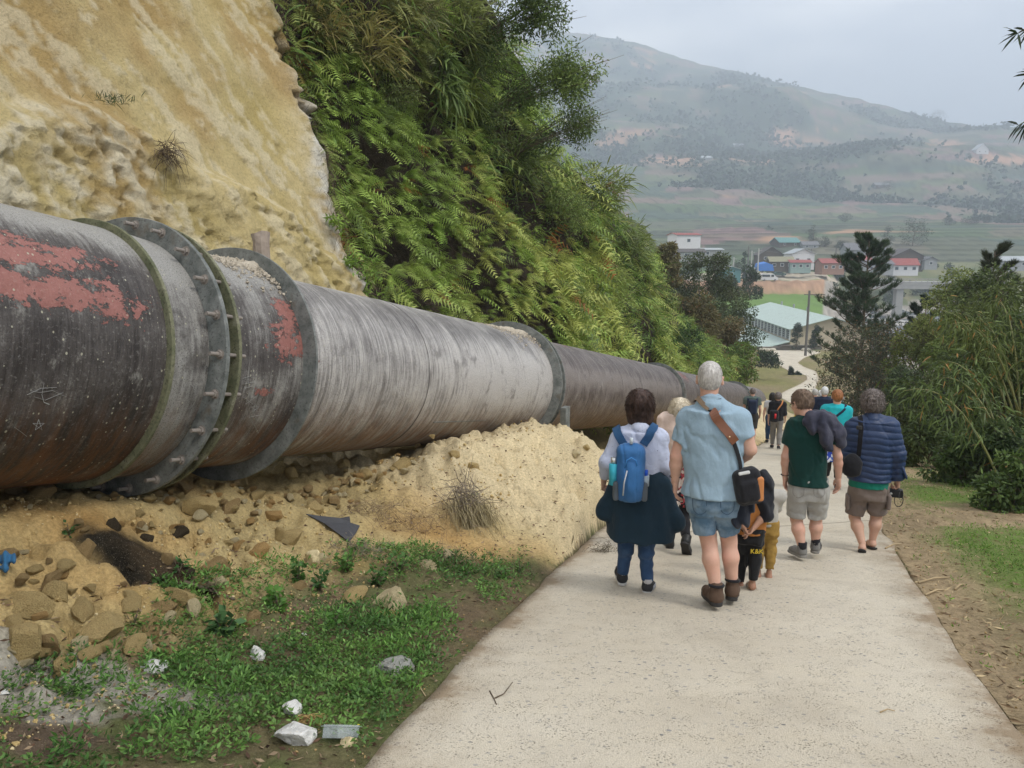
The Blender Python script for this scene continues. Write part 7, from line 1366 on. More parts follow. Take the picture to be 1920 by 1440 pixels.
def bank_bush(px, py, R_, col, col2, n, L, Wl, label, kind='leaves', lean=.5, name='bank_bush', cat='bush', Y=None):
    p = plant_at(px - (75 if Y else 0), py + (50 if Y else 0), .0); off = at(px, py, Y) - p if Y else np.zeros(3); root = empty(name, tuple(p), 0, label, cat); bm = MB(); fb = FB(); nl = 16; Pc = []
    for k in range(nl):
        d = nrm(BN * (.6 + lean * RNG.random()) + rdir(1)[0] * .75 + np.array([0, 0, .25])); c_ = d * R_ * RNG.uniform(.35, 1.15) * (.8 if Y else 1) + off; Pc.append(c_); t = np.linspace(0, 1, 6)[:, None]; bm.tube(c_ * 1.25 * t + np.array([0, 0, 1]) * np.sin(t * 3.1) * .12 * R_, np.linspace(.014, .003, 6), 5)
    Pc = np.array(Pc); i = RNG.integers(0, nl, n); u = rdir(n); P = Pc[i] + u * (R_ * .38 * RNG.uniform(.1, 1, n) ** .6)[:, None]; tone = np.clip(.5 + RNG.normal(size=n) * .3 + .25 * u[:, 2], 0, 1)[:, None]; cc = np.array(col) * (1 - tone) + np.array(col2) * tone
    if kind == 'blades': fb.add(blades(P, u * .5 + rdir(n) * .6 + BN * .5 + np.array([0, 0, .2]), L * RNG.uniform(.5, 1.2, n), Wl * RNG.uniform(.7, 1.2, n), RNG.uniform(.1, .8, n), cc, .15))
    elif kind == 'plume': fb.add(stems(P, u * .5 + BN * .5 + np.array([0, 0, .6]), L * RNG.uniform(.5, 1.2, n), Wl, cc, .35, 4))
    else: fb.add(leaves(P, u * .6 + rdir(n) * .7 + np.array([0, 0, -.25]), L * RNG.uniform(.6, 1.2, n), Wl, cc, .2))
    if Y:
        n2_ = n // 2; i = RNG.integers(0, nl, n2_); Q = Pc[i] * RNG.uniform(.35, 1.0, (n2_, 1)) + rdir(n2_) * .22 * R_; fb.add(leaves(Q, rdir(n2_) + np.array([0, 0, -.25]), L * RNG.uniform(.6, 1.2, n2_), Wl, col, .25))
    bm.build('stem', M_bark, root, True); fb.build('foliage', root, M_dry if kind == 'plume' else None); return root
for px, py, R_, c1, c2, n, L, Wl, lb, kd in ((1045, 165, 1.0, (.12, .18, .05), (.25, .33, .10), 3800, .11, .032, 'airy willow-leaved bush bulging out over the hazy mountain', 'leaves'), (985, 60, 1.1, (.07, .11, .03), (.15, .21, .06), 2600, .11, .034, 'dark leafy bush on the top right corner of the bank', 'leaves'), (1060, 260, .9, (.08, .12, .04), (.16, .22, .06), 1800, .10, .03, 'smaller green bush just under the airy willow-leaved one', 'leaves'),
    (930, 120, 1.0, (.08, .12, .035), (.17, .23, .06), 2200, .12, .03, 'dense bush with hanging leaves left of the airy one', 'leaves'), (880, 60, .9, (.14, .17, .05), (.28, .32, .10), 420, .55, .04, 'broad bladed grass clump fanning out near the top of the bank', 'blades'), (790, 40, .8, (.13, .15, .05), (.25, .25, .09), 360, .5, .035, 'olive grass clump at the top centre of the bank', 'blades'),
    (700, 110, .7, (.20, .19, .06), (.32, .28, .09), 300, .45, .03, 'yellow-olive grass clump left of the top centre', 'blades'), (1000, 330, .9, (.12, .17, .05), (.24, .30, .09), 380, .5, .04, 'fresh grass clump hanging in the middle of the right shoulder', 'blades'), (1130, 380, 1.15, (.15, .20, .055), (.29, .34, .10), 620, .5, .04, 'large grassy bamboo fan on the outer shoulder of the bank', 'blades'),
    (1190, 470, 1.1, (.13, .18, .05), (.25, .30, .09), 560, .5, .04, 'grassy bamboo fan hanging right above the white village house side', 'blades'), (1160, 300, .9, (.24, .18, .13), (.36, .28, .2), 420, .5, .004, 'brown feathery seed grass rising behind the large bamboo fan', 'plume'), (1220, 400, .9, (.26, .18, .14), (.38, .28, .22), 420, .5, .004, 'pinkish feathery grass at the outer edge of the bank', 'plume'),
    (1050, 420, 1.0, (.12, .17, .045), (.22, .28, .08), 2200, .09, .03, 'rounded leafy bush in the middle of the lower right bank', 'leaves'), (940, 250, .9, (.08, .12, .035), (.15, .2, .06), 2000, .10, .032, 'dark rounded bush in the upper middle of the bank', 'leaves'), (1150, 560, 1.0, (.20, .27, .06), (.36, .42, .11), 480, .4, .03, 'yellow-green grassy clump low on the right bank above the brown pipe', 'blades'),
    (760, 200, .7, (.09, .12, .04), (.17, .21, .06), 1300, .09, .028, 'small dark bush over the bright ferns at upper left', 'leaves'), (620, 60, .6, (.24, .2, .07), (.36, .3, .1), 260, .35, .025, 'yellowing grass tuft beside the top of the clay', 'blades')):
    bank_bush(px, py, R_, c1, c2, n, L, Wl, lb, kd, Y={1045: 18.5, 985: 17.5, 1060: 19.5}.get(px))
# left flank past the pipe end and behind the fern bank
for px, yt, yb, Y, w, c1, c2, n, L, lb in ((1248, 455, 600, 50, 62, (.13, .12, .05), (.22, .20, .09), 9000, .24, 'reddish brown and olive scrub behind the shoulder of the fern bank'), (1320, 480, 640, 62, 150, (.055, .075, .03), (.11, .13, .05), 12000, .24, 'grey-green leafy tree over the left flank above the pipe end'), (1375, 545, 660, 70, 110, (.05, .075, .03), (.10, .13, .045), 7000, .24, 'bushy tree next to the cream pillar beside the green roof'),
    (1300, 560, 690, 44, 130, (.12, .105, .04), (.19, .165, .07), 8000, .24, 'olive brown bush draped over the slope behind the round shrub'), (1355, 600, 720, 52, 110, (.13, .11, .045), (.20, .17, .07), 7000, .22, 'brownish shrub hanging above the end of the pipe'),
    (1385, 650, 725, 46, 90, (.12, .19, .04), (.22, .30, .07), 5000, .2, 'bright green bush at the foot of the flank, behind the man with the backpack'), (1405, 500, 560, 150, 44, (.03, .05, .02), (.06, .09, .035), 2500, .5, 'dark round tree left of the brown dirt bank'), (1395, 470, 525, 262, 12, (.025, .045, .02), (.05, .07, .03), 900, .7, 'small dark cypress beside the silver car'),
    (1360, 520, 560, 140, 60, (.035, .055, .025), (.07, .09, .04), 2800, .45, 'dark tree below the teal shed')):
    tree('leafy_tree', lb, px, yt, yb, Y, w, 'bush', c1, c2, n, L, L * .4, 'tree', .08, lumps=34, low=.02, dry=.08 if Y < 60 else 0)
for px, yt, yb, Y, w, lb in ((1493, 606, 652, 149, 22, 'clipped dark cypress bush in front of the hall gable'), (1528, 610, 652, 149, 24, 'broad dark cypress bush right of the clipped one'), (1482, 688, 718, 112, 9, 'small dark columnar cypress beside the bend of the lane'), (1494, 698, 716, 112, 18, 'low spiky cypress next to the columnar one')):
    tree('cypress', lb, px, yt, yb, Y, w, 'col', (.018, .035, .02), (.035, .06, .03), 2600, .3, .09, 'cypress', .08, lumps=30, low=.03)
tree('leafy_plant', 'low dark leafy plant at the edge of the plaza on the left', 1435, 664, 686, 105, 52, 'bush', (.03, .05, .02), (.06, .09, .04), 1500, .5, .16, 'plant', .04, lumps=20)
# trees on the far terraces
for px, yt, yb, Y, w, lb in ((1711, 408, 462, 460, 58, 'large round tree on the terraces above the dark gabled house'), (1661, 425, 462, 455, 34, 'dark tree left of the large round one on the terraces'), (1524, 422, 455, 430, 26, 'feathery bamboo tree on the terrace behind the teal farmhouse'), (1546, 442, 462, 425, 24, 'small dark tree right of the feathery bamboo'), (1578, 452, 466, 400, 26, 'low round bush on the terrace left of the pine top'),
    (1820, 405, 420, 620, 36, 'pair of blurred trees at the field edge on the right'), (1780, 408, 422, 640, 26, 'small blurred tree left of the pair on the field edge'), (1850, 405, 418, 640, 22, 'small blurred tree right of the pair on the field edge'), (1757, 206, 222, 1480, 34, 'lone clump of trees on the ridge line'), (1665, 338, 356, 800, 28, 'trees beside the dark farm roof on the hill'), (1390, 262, 282, 1500, 30, 'faint tree group on the hazy slope'), (1585, 402, 415, 620, 30, 'round tree below the small terraced knoll')):
    tree('distant_tree', lb, px, yt, yb, Y, w, 'leaf', (.02, .035, .018), (.045, .07, .03), 1400, .022 * w / FPX * Y + .25, .012 * w / FPX * Y + .12, 'tree', .3, lumps=22, low=.1)
# far woods: stuff scattered over the slopes where they are too many to count
fb = FB(); n = 26000; g = RNG.uniform(-.06, .80, n); Y = 480 * (2300 / 480) ** RNG.random(n); x = g * Y; P = xyz(x, Y, Hraw(x, Y)); fr = fbm(P / 150., 5, 64); yr = far_e(g, Y)[1]; ok = (fr + .1 * RNG.normal(size=n) > .12) & (Y < yr * .995); P = P[ok]; n = len(P); s0 = RNG.uniform(3, 8, n) * (P[:, 1] / 1200) ** .5
for k in range(5): fb.add(leaves(P + rdir(n) * (s0 * .45)[:, None] + np.array([0, 0, 1]) * (s0 * .4)[:, None], rdir(n, .3), s0 * .8, s0 * .8, (.030, .052, .028), .3))
T(fb.build('distant_woods'), 'dark woods and scattered bushes over the hazy mountain slopes', 'woods', kind='stuff')

fb = FB(); rv2 = np.random.default_rng(9)
for k in range(70):
    px = rv2.uniform(1270, 1790); Y = rv2.uniform(286, 345); g = (px - 960) / FPX / ray(960, 490)[1]; x = g * Y; z = float(Hraw(np.array([x]), np.array([Y]))[0]); R_ = rv2.uniform(1.0, 2.8); n = int(90 * R_); u = rdir(n); fb.add(leaves(np.array([x, Y, z + R_ * .7]) + u * R_ * RNG.uniform(.3, 1, (n, 1)) * np.array([1.2, .8, .8]), rdir(n, .2), .7, .5, (.05, .075, .03), .3))
T(fb.build('village_greenery'), 'low bushes and scrub scattered between the village houses', 'bushes', kind='stuff')
# ================================================================== rubble, weeds and litter
def stonemesh(seed, sub=2, ang=.35):
    import bmesh
    bm = bmesh.new(); bmesh.ops.create_icosphere(bm, subdivisions=sub, radius=1.0); V = np.array([v.co[:] for v in bm.verts]); F = np.array([[v.index for v in f.verts] for f in bm.faces]); bm.free()
    r = np.random.default_rng(seed)
    for k in range(11):       # facets: flatten against random planes
        n = nrm(r.normal(size=3)); d = r.uniform(.36, .68); s = V @ n - d; V = V - np.outer(np.maximum(s, 0), n) * (1 - ang * .15)
    V = V * (1 + .09 * fbm(V * 1.7 + seed, 3, seed)[:, None] + .05 * fbm(V * 5 + seed, 2, seed + 1)[:, None]); return V / (np.abs(V).max(0) * .5 + .42), F
def stonemat(name, a, b, sc=14):
    m = NT(name); f = m.noise(sc, 5, .7); c = m.mix(m.noise(sc * .25, 4, .6), a, b); c = m.mix(1.0, c, m.ramp(f, [(.3, .68), (.5, 1.0), (.75, 1.18)]), 'MULTIPLY')
    c = m.mix(m.ramp(m.noise(sc * 4, 2), [(.62, 0.0), (.74, .5)]), c, (.62, .52, .36)); return m.fin(c, .95, m.bump(f, .03), 0, .12)
ST = [stonemat('ochre_stone', (.42, .29, .12), (.60, .46, .22)), stonemat('pale_ochre_stone', (.54, .43, .23), (.70, .60, .38)), stonemat('rusty_stone', (.42, .24, .09), (.56, .38, .16)), stonemat('brown_stone', (.30, .20, .09), (.48, .34, .16)), stonemat('dark_wet_stone', (.035, .028, .02), (.10, .075, .045))]
M_wst = stonemat('white_limestone', (.52, .51, .48), (.74, .73, .70), 18)
SM = []
for k in range(7):
    V, F = stonemesh(k + 3, 3); SM.append([mk('stone_form', V, F, mt, smooth=False).data for mt in ST])
for o in [o for o in COL.objects if o.name.startswith('stone_form')]: bpy.data.objects.remove(o)
rubble = T(empty('rubble', (0, 0, 0)), kind='structure')
def stone(p, sx, sy, sz, mi, k=None, par=rubble):
    k = RNG.integers(0, 7) if k is None else k; o = bpy.data.objects.new('stone', SM[k][mi]); COL.objects.link(o); o.location = p; o.scale = (sx * .86, sy * .86, sz * .86); o.rotation_euler = (RNG.uniform(-.3, .3), RNG.uniform(-.3, .3), RNG.uniform(0, 6.28)); o.parent = par; return o
BO = [(36, 1214, 88, 84, 0), (44, 1135, 78, 50, 0), (105, 1106, 60, 48, 0), (145, 1146, 54, 54, 0), (190, 1168, 84, 58, 0), (157, 1025, 50, 46, 3), (282, 1186, 60, 54, 3), (330, 1120, 62, 44, 0), (355, 1142, 40, 46, 1), (254, 1212, 52, 42, 0), (161, 1228, 48, 36, 0), (205, 1230, 32, 28, 1), (93, 1214, 50, 56, 3),
      (113, 1240, 58, 34, 0), (20, 1165, 50, 40, 0), (306, 1045, 28, 34, 3), (395, 1063, 56, 42, 3), (479, 1036, 48, 34, 2), (540, 1012, 56, 28, 0), (520, 1004, 24, 34, 0), (370, 955, 66, 46, 0), (467, 1164, 42, 38, 3), (420, 1160, 58, 34, 0), (399, 1095, 42, 30, 1), (729, 1156, 46, 22, 2), (735, 1124, 74, 46, 1), (668, 1118, 60, 26, 0),
      (544, 890, 28, 36, 0), (749, 872, 38, 36, 0), (881, 872, 30, 20, 0), (430, 950, 40, 30, 3), (590, 950, 46, 32, 0), (455, 905, 34, 26, 0), (345, 915, 34, 30, 3), (480, 930, 30, 22, 0), (620, 935, 34, 24, 0), (505, 965, 40, 24, 2), (690, 890, 30, 26, 0), (660, 905, 24, 18, 1), (275, 1010, 34, 24, 4), (330, 1000, 36, 26, 4), (240, 1060, 30, 22, 4), (350, 1075, 34, 24, 4), (215, 985, 34, 26, 4), (300, 1090, 30, 20, 4), (640, 870, 26, 22, 0),
      (75, 920, 60, 36, 3), (20, 915, 46, 40, 3), (120, 1060, 40, 26, 0), (60, 1070, 36, 22, 0), (240, 1120, 36, 24, 0), (310, 1160, 34, 22, 1), (590, 1052, 40, 34, 1), (445, 1025, 30, 20, 2), (560, 1100, 30, 20, 3), (840, 1040, 30, 20, 1), (800, 1060, 34, 22, 1), (930, 860, 24, 18, 1), (855, 850, 30, 22, 0), (1100, 838, 22, 16, 0), (1080, 850, 20, 14, 1)]
for px, py, w, h, mi in BO:
    p = hit(px, py + h * .25); d = (p - CAM) @ FW; r = w / 2 / FPX * d; rz_ = h / 2 / FPX * d; stone(p + np.array([0, .35 * r, rz_ * .12]), r * 1.3, r * RNG.uniform(.9, 1.15), rz_ * 1.35, mi)
for k in range(34):
    px, py, w = RNG.uniform(0, 350), RNG.uniform(1040, 1245), RNG.uniform(18, 52)
    if py < 1020 + px * .35 and px > 120: continue
    p = hit(px, py); d = (p - CAM) @ FW; r = w / 2 / FPX * d; stone(p + np.array([0, .1 * r, r * .05]), r * 1.2, r, r * .8, int(RNG.choice([0, 0, 3, 1])))
cnt = 0
while cnt < 215:
    s = RNG.uniform(3.6, 7.4) if cnt % 3 else RNG.uniform(2.0, 9); q = RNG.uniform(.1, .85) if cnt % 3 else RNG.uniform(.2, 1.5); x, y = xy_of(s, q)
    if q > 1.5 - .1 * s: continue
    r = RNG.uniform(.022, .055) * (1.5 if RNG.random() < .15 else 1); z = h1(x, y); wet = np.hypot((x + 2.35) / .4, (y - 4.55) / .35) < 1 if False else False; stone((x, y, z + r * .35), r, r * RNG.uniform(.7, 1), r * RNG.uniform(.6, .9), int(RNG.choice([0, 0, 1, 3, 2]))); cnt += 1
# smaller rubble and crumbs: stuff
V0, F0 = stonemesh(40, 1)
def crumbs(n, name, label, mat, rmin, rmax, fn, parent=None):
    P = fn(n); n = len(P); r = rmin * (rmax / rmin) ** (RNG.random(n) ** 2.2); A = rdir(n); B = nrm(np.cross(A, rdir(n))); Cc = np.cross(A, B); R = np.stack([A, B, Cc], -1); sc_ = r[:, None] * RNG.uniform(.6, 1.1, (n, 3))
    V = np.einsum('nij,nvj->nvi', R, V0[None] * sc_[:, None]) + P[:, None]; F = F0[None] + (np.arange(n) * len(V0))[:, None, None]; o = mk(name, V.reshape(-1, 3), F.reshape(-1, 3), mat, parent, False); return T(o, label, kind='stuff')
def f_rub(n):
    s = RNG.uniform(1.5, 14, n); q = RNG.uniform(.0, 1.9, n); x, y = xy_of(s, q); dn = fbm(xyz(x * 1.5, y * 1.5, 0 * x), 3, 200); ok = (x < xL(y) - .03) & (dn + RNG.uniform(-.5, .5, n) > -.05) & ~((s > 7.6) & (RNG.random(n) < .8)); x, y = x[ok], y[ok]; return xyz(x, y, Hraw(x, y) + .004)
crumbs(8000, 'rubble_crumbs', 'small loose ochre stones strewn over the slope under the pipeline', ST[0], .005, .026, f_rub); crumbs(6500, 'rubble_crumbs', 'pale crumbs of limestone on the clay slope under the pipeline', ST[1], .003, .013, f_rub)
def f_side(n):
    y = RNG.uniform(1.5, 26, n); e = np.abs(RNG.normal(size=n)) * .5; sd = RNG.random(n) < .4; x = np.where(sd, xL(y) - .01 - e * .5, xR(y) + .01 + e * 1.6); return xyz(x, y, Hraw(x, y) + .003)
crumbs(3500, 'gravel', 'fine gravel and grit along both edges of the concrete road', ST[3], .003, .011, f_side)
# soil fallen on the pipe behind the flanges
def f_pipe(s0, s1, r, w, pc=1.45):
    def f(n): s = s1 - (s1 - s0) * RNG.random(n) ** 2; ph = pc + RNG.normal(size=n) * w; return psurf(s, ph, r + .004 + .03 * RNG.random(n) * np.exp(-((s1 - s) / .12)))
    return f
M_fs = stonemat('pale_fallen_soil', (.50, .42, .32), (.66, .60, .50), 40)
for s0, s1, r, lb in ((4.7, 5.17, RB, 'crumbled pale soil caught on the pipe against the second flange'), (10.0, 11.19, RC, 'crumbled pale soil lying on the pipe against the coupling in the middle')):
    crumbs(1500, 'fallen_soil', lb, M_fs, .006, .03, f_pipe(s0, s1, r, .22, 1.35))
    V, F = sdf([(cone(psurf(np.array([s0 + .25]), np.array([1.3]), np.array([r - .03]))[0], psurf(np.array([s1]), np.array([1.25]), np.array([r - .03]))[0], .03, .085), 0), (cone(psurf(np.array([s0 + .3]), np.array([1.6]), np.array([r - .03]))[0], psurf(np.array([s1]), np.array([1.55]), np.array([r - .03]))[0], .02, .08), 0)], .02, .06, disp=lambda Q: .03 * fbm(Q * 12, 3, 4)); T(mk('soil_heap', V, F, M_fs), 'little heap of ' + lb.split('ed ', 1)[1], 'soil')
# ---- ground cover
def cover(n, fn, cols, Ls, nl=6, name='ground_cover', label='', up=.9, hmax=.05, asp=.45):
    P = fn(n); n = len(P); fb = FB(); g = fbm(P * 2.2, 3, 210); 
    for k in range(nl):
        a = RNG.uniform(0, 6.28, n); D = np.stack([np.cos(a), np.sin(a), RNG.uniform(.1, up, n)], 1); t = np.clip(.5 + g + RNG.normal(size=n) * .3, 0, 1)[:, None]; cc = np.array(cols[0]) * (1 - t) + np.array(cols[1]) * t; L = RNG.uniform(*Ls, n)
        fb.add(leaves(P + D * (L * .5)[:, None] + np.array([0, 0, 1]) * RNG.uniform(0, hmax, (n, 1)), D, L, L * asp, cc, .22))
    return T(fb.build(name), label, kind='stuff')
def lush(x, y): return fbm(xyz(x * 1.1, y * 1.1, 0 * x), 4, 220)
def f_left(n):
    y = 2.2 * (12 / 2.2) ** RNG.random(n); x = xL(y) - .02 - RNG.random(n) ** .8 * 2.2; s, q = sq(x, y); hh = Hraw(x, y); e = xL(y) - x; v = np.where(y < 4.3, lush(x, y) + .25 - .12 * ((x < -1.0) & (y < 3.7)), lush(x, y) + .12)
    ok = (q > np.interp(s, [3, 5, 5.7, 6.4, 7], [1.35, 1.4, 1.9, 2.75, 3.6]) + .16 * fbm(xyz(x * 3, y * 3, 0 * x), 3, 222) - .25 * sst(4, 5, y) * sst(6.6, 6, y)) & (s < 8.3) & (v + RNG.uniform(-.35, .35, n) > .02 + .1 * sst(.25, .0, e) + .25 * np.clip(fbm(xyz(x * 3.1, y * 3.1, 0 * x), 3, 224), 0, 1)) & (hh - Bz(y) < .36); return xyz(x, y, hh)[ok]
cover(24000, f_left, ((.065, .14, .035), (.17, .30, .07)), (.014, .036), 6, label='low green clover-like weeds covering the verge between rubble and road', hmax=.035)
def f_l2(n): P = f_left(n); return P[(lush(P[:, 0] * 1.7, P[:, 1] * 1.7) > .12)]
cover(7000, f_l2, ((.08, .18, .04), (.19, .36, .08)), (.02, .055), 7, name='feathery_weeds', label='feathery light green weeds standing above the low cover', up=1.6, hmax=.07, asp=.28)
def f_r(n):
    y = 3.0 * (30 / 3.0) ** RNG.random(n); e = RNG.random(n) * 5.5 + .05; x = xR(y) + e / .92; P = xyz(x, y, Hraw(x, y)); g = np.clip(.5 + 1.8 * fbm(P * np.array([1.6, .55, 1]), 4, 41) - .25, 0, 1) * sst(.15, .8, e); return P[(g + RNG.uniform(-.25, .25, n) > .34) | (RNG.random(n) < .06)]
cover(26000, f_r, ((.10, .19, .03), (.18, .33, .05)), (.014, .04), 6, name='grass_cover', label='short bright green grass in strips on the right verge', up=2.0, hmax=.03, asp=.22)
def f_r2(n):
    y = 5.0 * (34 / 5.0) ** RNG.random(n); e = 2.2 + RNG.random(n) * 4.5 + .5 * fbm(xyz(y * .6, 0 * y, 0 * y), 3, 231); x = xR(y) + e / .92; return xyz(x, y, Hraw(x, y))[(fbm(xyz(x * .9, y * .9, 0 * x), 3, 232) + RNG.uniform(-.3, .3, n) + .25 * (e - 3) > .0)]
cover(9000, f_r2, ((.06, .11, .03), (.17, .25, .07)), (.03, .085), 6, name='leafy_ground_cover', label='knee-high leafy undergrowth at the foot of the bushes on the right', up=1.5, hmax=.22, asp=.42)
def f_d(n):
    y = 3.0 * (30 / 3.0) ** RNG.random(n); x = xR(y) + RNG.random(n) ** 1.3 * 6 + .03; return xyz(x, y, Hraw(x, y) + .006)
fb = FB(); P = f_d(9000); n = len(P); D = rdir(n) * np.array([1, 1, .15]); cc = np.where(RNG.random((n, 1)) < .5, (.40, .31, .18), (.22, .15, .09)); fb.add(leaves(P, D, RNG.uniform(.03, .10, n), RNG.uniform(.006, .018, n), cc, .25)); T(fb.build('leaf_litter', mat=M_dry), 'dry fallen bamboo leaves scattered over the right verge', kind='stuff')
def f_dl(n):
    y = 2.2 * (11 / 2.2) ** RNG.random(n); x = xL(y) - RNG.random(n) ** .9 * 2.6; s, q = sq(x, y); ok = q > .9; return xyz(x, y, Hraw(x, y) + .006)[ok]
fb = FB(); P = f_dl(5000); n = len(P); cc = np.where(RNG.random((n, 1)) < .5, (.26, .19, .12), (.12, .07, .045)); fb.add(leaves(P, rdir(n) * np.array([1, 1, .2]), RNG.uniform(.015, .06, n), RNG.uniform(.006, .02, n), cc, .3)); T(fb.build('leaf_litter', mat=M_dry), 'brown dead leaves among the weeds on the left verge', kind='stuff')
# ---- single plants on the left
def weed(px, py, n, L, Wl, col, label, hgt=.18, stemsn=5, name='weed'):
    p = hit(px, py); e = empty(name, tuple(p), 0, label, 'weed'); bm = MB(); fb = FB()
    for k in range(stemsn):
        d = nrm(rdir(1)[0] * .55 + np.array([0, 0, 1.0])); t = np.linspace(0, 1, 5)[:, None]; pts = d * hgt * RNG.uniform(.6, 1.1) * t; bm.tube(pts, np.linspace(.004, .0015, 5), 5); m_ = n // stemsn; i = RNG.integers(1, 5, m_); D = rdir(m_) * np.array([1, 1, .25]) + np.array([0, 0, .1]); fb.add(leaves(pts[i] + D * .012, D, L * RNG.uniform(.6, 1.1, m_), Wl * RNG.uniform(.8, 1.1, m_), col, .15))
    bm.build('stem', M_bark, e, True); fb.build('foliage', e); return e
for px, py, n, L, Wl, col, lb, hg, st_ in ((420, 1190, 36, .085, .06, (.075, .15, .055), 'weed with big heart shaped leaves just left of the brown boulder', .16, 4), (525, 1150, 60, .06, .04, (.10, .22, .04), 'nettle-like weed right of the brown boulder in the green', .2, 6), (560, 1095, 70, .05, .035, (.07, .16, .035), 'leafy weed patch under the pale stone at the rubble foot', .2, 7),
    (650, 1075, 90, .05, .034, (.10, .21, .045), 'taller leafy weed left of the dead root clump', .24, 8), (710, 1100, 80, .045, .03, (.06, .14, .03), 'dark leaved weed just above the round boulder in the green', .2, 8), (750, 1075, 60, .05, .035, (.09, .19, .045), 'light leaved weed touching the dead root clump', .2, 6), (600, 1110, 70, .045, .03, (.05, .12, .03), 'dark weed in the middle of the leafy row', .2, 7),
    (625, 1175, 60, .04, .028, (.10, .23, .045), 'bright low weed below the leafy row', .1, 7), (395, 1110, 40, .07, .014, (.10, .17, .05), 'grassy weed beside the fallen branch in the wet hollow', .14, 6), (335, 1075, 26, .05, .02, (.06, .15, .04), 'tiny green plant at the edge of the wet hollow', .1, 4), (130, 1008, 22, .05, .02, (.07, .15, .05), 'small weed growing on the left boulder slope under the pipe', .1, 4), (250, 1175, 26, .08, .012, (.14, .2, .05), 'grass tuft between the left boulders', .1, 6),
    (945, 1085, 46, .045, .024, (.09, .2, .045), 'green weed at the foot of the dead root clump', .12, 6), (975, 1075, 30, .05, .014, (.11, .22, .05), 'small grassy weed at the road end of the pale mound', .12, 5), (890, 930, 12, .05, .02, (.16, .24, .05), 'single pale sprig on the face of the mound', .06, 3)):
    weed(px, py, n, L, Wl, col, lb, hg, st_)
# ---- dead root clump, dry grass, sticks
p = hit(880, 965); M_rt = M_dry; fb = FB(); n = 850; sp = RNG.normal(size=(n, 3)) * np.array([.10, .06, .05]) + np.array([.0, -.02, .10]); D = np.array([.42, -.45, -.95]) + RNG.normal(size=(n, 3)) * .28; fb.add(stems(sp, D, RNG.uniform(.25, .62, n), .0028, (.36, .30, .17), .25, 5)); n = 300; fb.add(stems(RNG.normal(size=(n, 3)) * .08 + np.array([-.03, 0, .12]), rdir(n, .2), RNG.uniform(.12, .4, n), .0035, (.22, .18, .14), .2, 4))
o = fb.build('root_clump', mat=M_rt); o.location = p; T(o, 'upturned clump of dead grass roots hanging down the face of the pale mound', 'roots')
for px, py, sz, c_, lb in ((760, 990, .26, (.20, .14, .09), 'tangle of dry brown grass left of the dead root clump'), (700, 960, .2, (.26, .19, .12), 'thin dry twigs above the black rubber scrap'), (665, 1035, .14, (.24, .2, .15), 'curly grey dry grass below the black rubber scrap'), (820, 1050, .2, (.2, .15, .1), 'dry brown brush at the foot of the mound'), (1135, 1035, .08, (.10, .08, .05), 'withered twig lying where the mound meets the road')):
    p = hit(px, py); fb = FB(); n = 260; fb.add(stems(RNG.normal(size=(n, 3)) * np.array([sz, sz * .5, .03]), rdir(n, .3), RNG.uniform(.08, .3, n) * sz / .2, .0018, c_, .4, 4)); o = fb.build('dry_grass', mat=M_dry); o.location = p + np.array([0, 0, .03]); T(o, lb, 'dry grass')
def stick(pts, r, label, name='stick', cat='stick', mat=None):
    P = [hit(x, y) + np.array([0, 0, r + dz]) for x, y, dz in pts]; o0 = P[0]; V, F = tube(np.array(P) - o0, np.linspace(r, r * .6, len(P)), 7); o = mk(name, V, F, mat or M_bark); o.location = o0; T(o, label, cat); return o
stick([(345, 1100, .02), (385, 1115, .03), (440, 1130, .01)], .014, 'thick dead branch lying across the lower end of the wet hollow'); stick([(380, 1085, .03), (400, 1110, .02), (412, 1122, .0)], .008, 'short forked stick on top of the dead branch')
stick([(918, 1297, .0), (926, 1312, .004), (931, 1322, 0)], .004, 'short arm of the broken twig on the pale road'); stick([(926, 1312, .003), (945, 1306, .012), (961, 1287, .02)], .004, 'long arm of the broken twig on the pale road')
for k, (a, b_, lb) in enumerate((((1735, 1118), (1775, 1108), 'dry bamboo sheath on the verge below the sandal man'), ((1722, 1095), (1780, 1085), 'long pale dry leaf on the right verge beside the road edge'), ((1660, 1030), (1690, 1022), 'curled dry stalk at the road edge right of the flip-flops'), ((1790, 1108), (1808, 1098), 'short brown husk right of the dry bamboo sheath'), ((1650, 1338), (1678, 1336), 'straw lying on the concrete near the lower right'), ((560, 1345), (660, 1300), 'dead stalk among the weeds above the plastic tub'), ((750, 1240), (798, 1308), 'pale dry stalk along the left road edge'))):
    stick([(a[0], a[1], .004), ((a[0] + b_[0]) / 2, (a[1] + b_[1]) / 2 - 2, .012), (b_[0], b_[1], .004)], .009 if k < 4 else .004, lb, 'dry_stalk', 'stalk', simple('straw', (.42, .32, .19), .9, .25, 30, .004))
p = hit(704, 940); e_ = None
V, F = tube([(0, 0, 0), (.03, 0, .08), (-.02, 0, .16), (-.05, .02, .26)], [.006, .005, .004, .002], 6); b = MB(); b.add(V, F); b.add(*tube([(0, 0, .12), (.09, 0, .10), (.16, 0, .02)], .003, 5)); b.add(*tube([(-.02, 0, .16), (-.12, 0, .13), (-.2, 0, .15)], .003, 5)); p = hit(862, 925); o = b.build('dead_twig', M_bark, smooth=True); o.location = p; T(o, 'crooked bare twig sticking up above the dead root clump', 'twig')
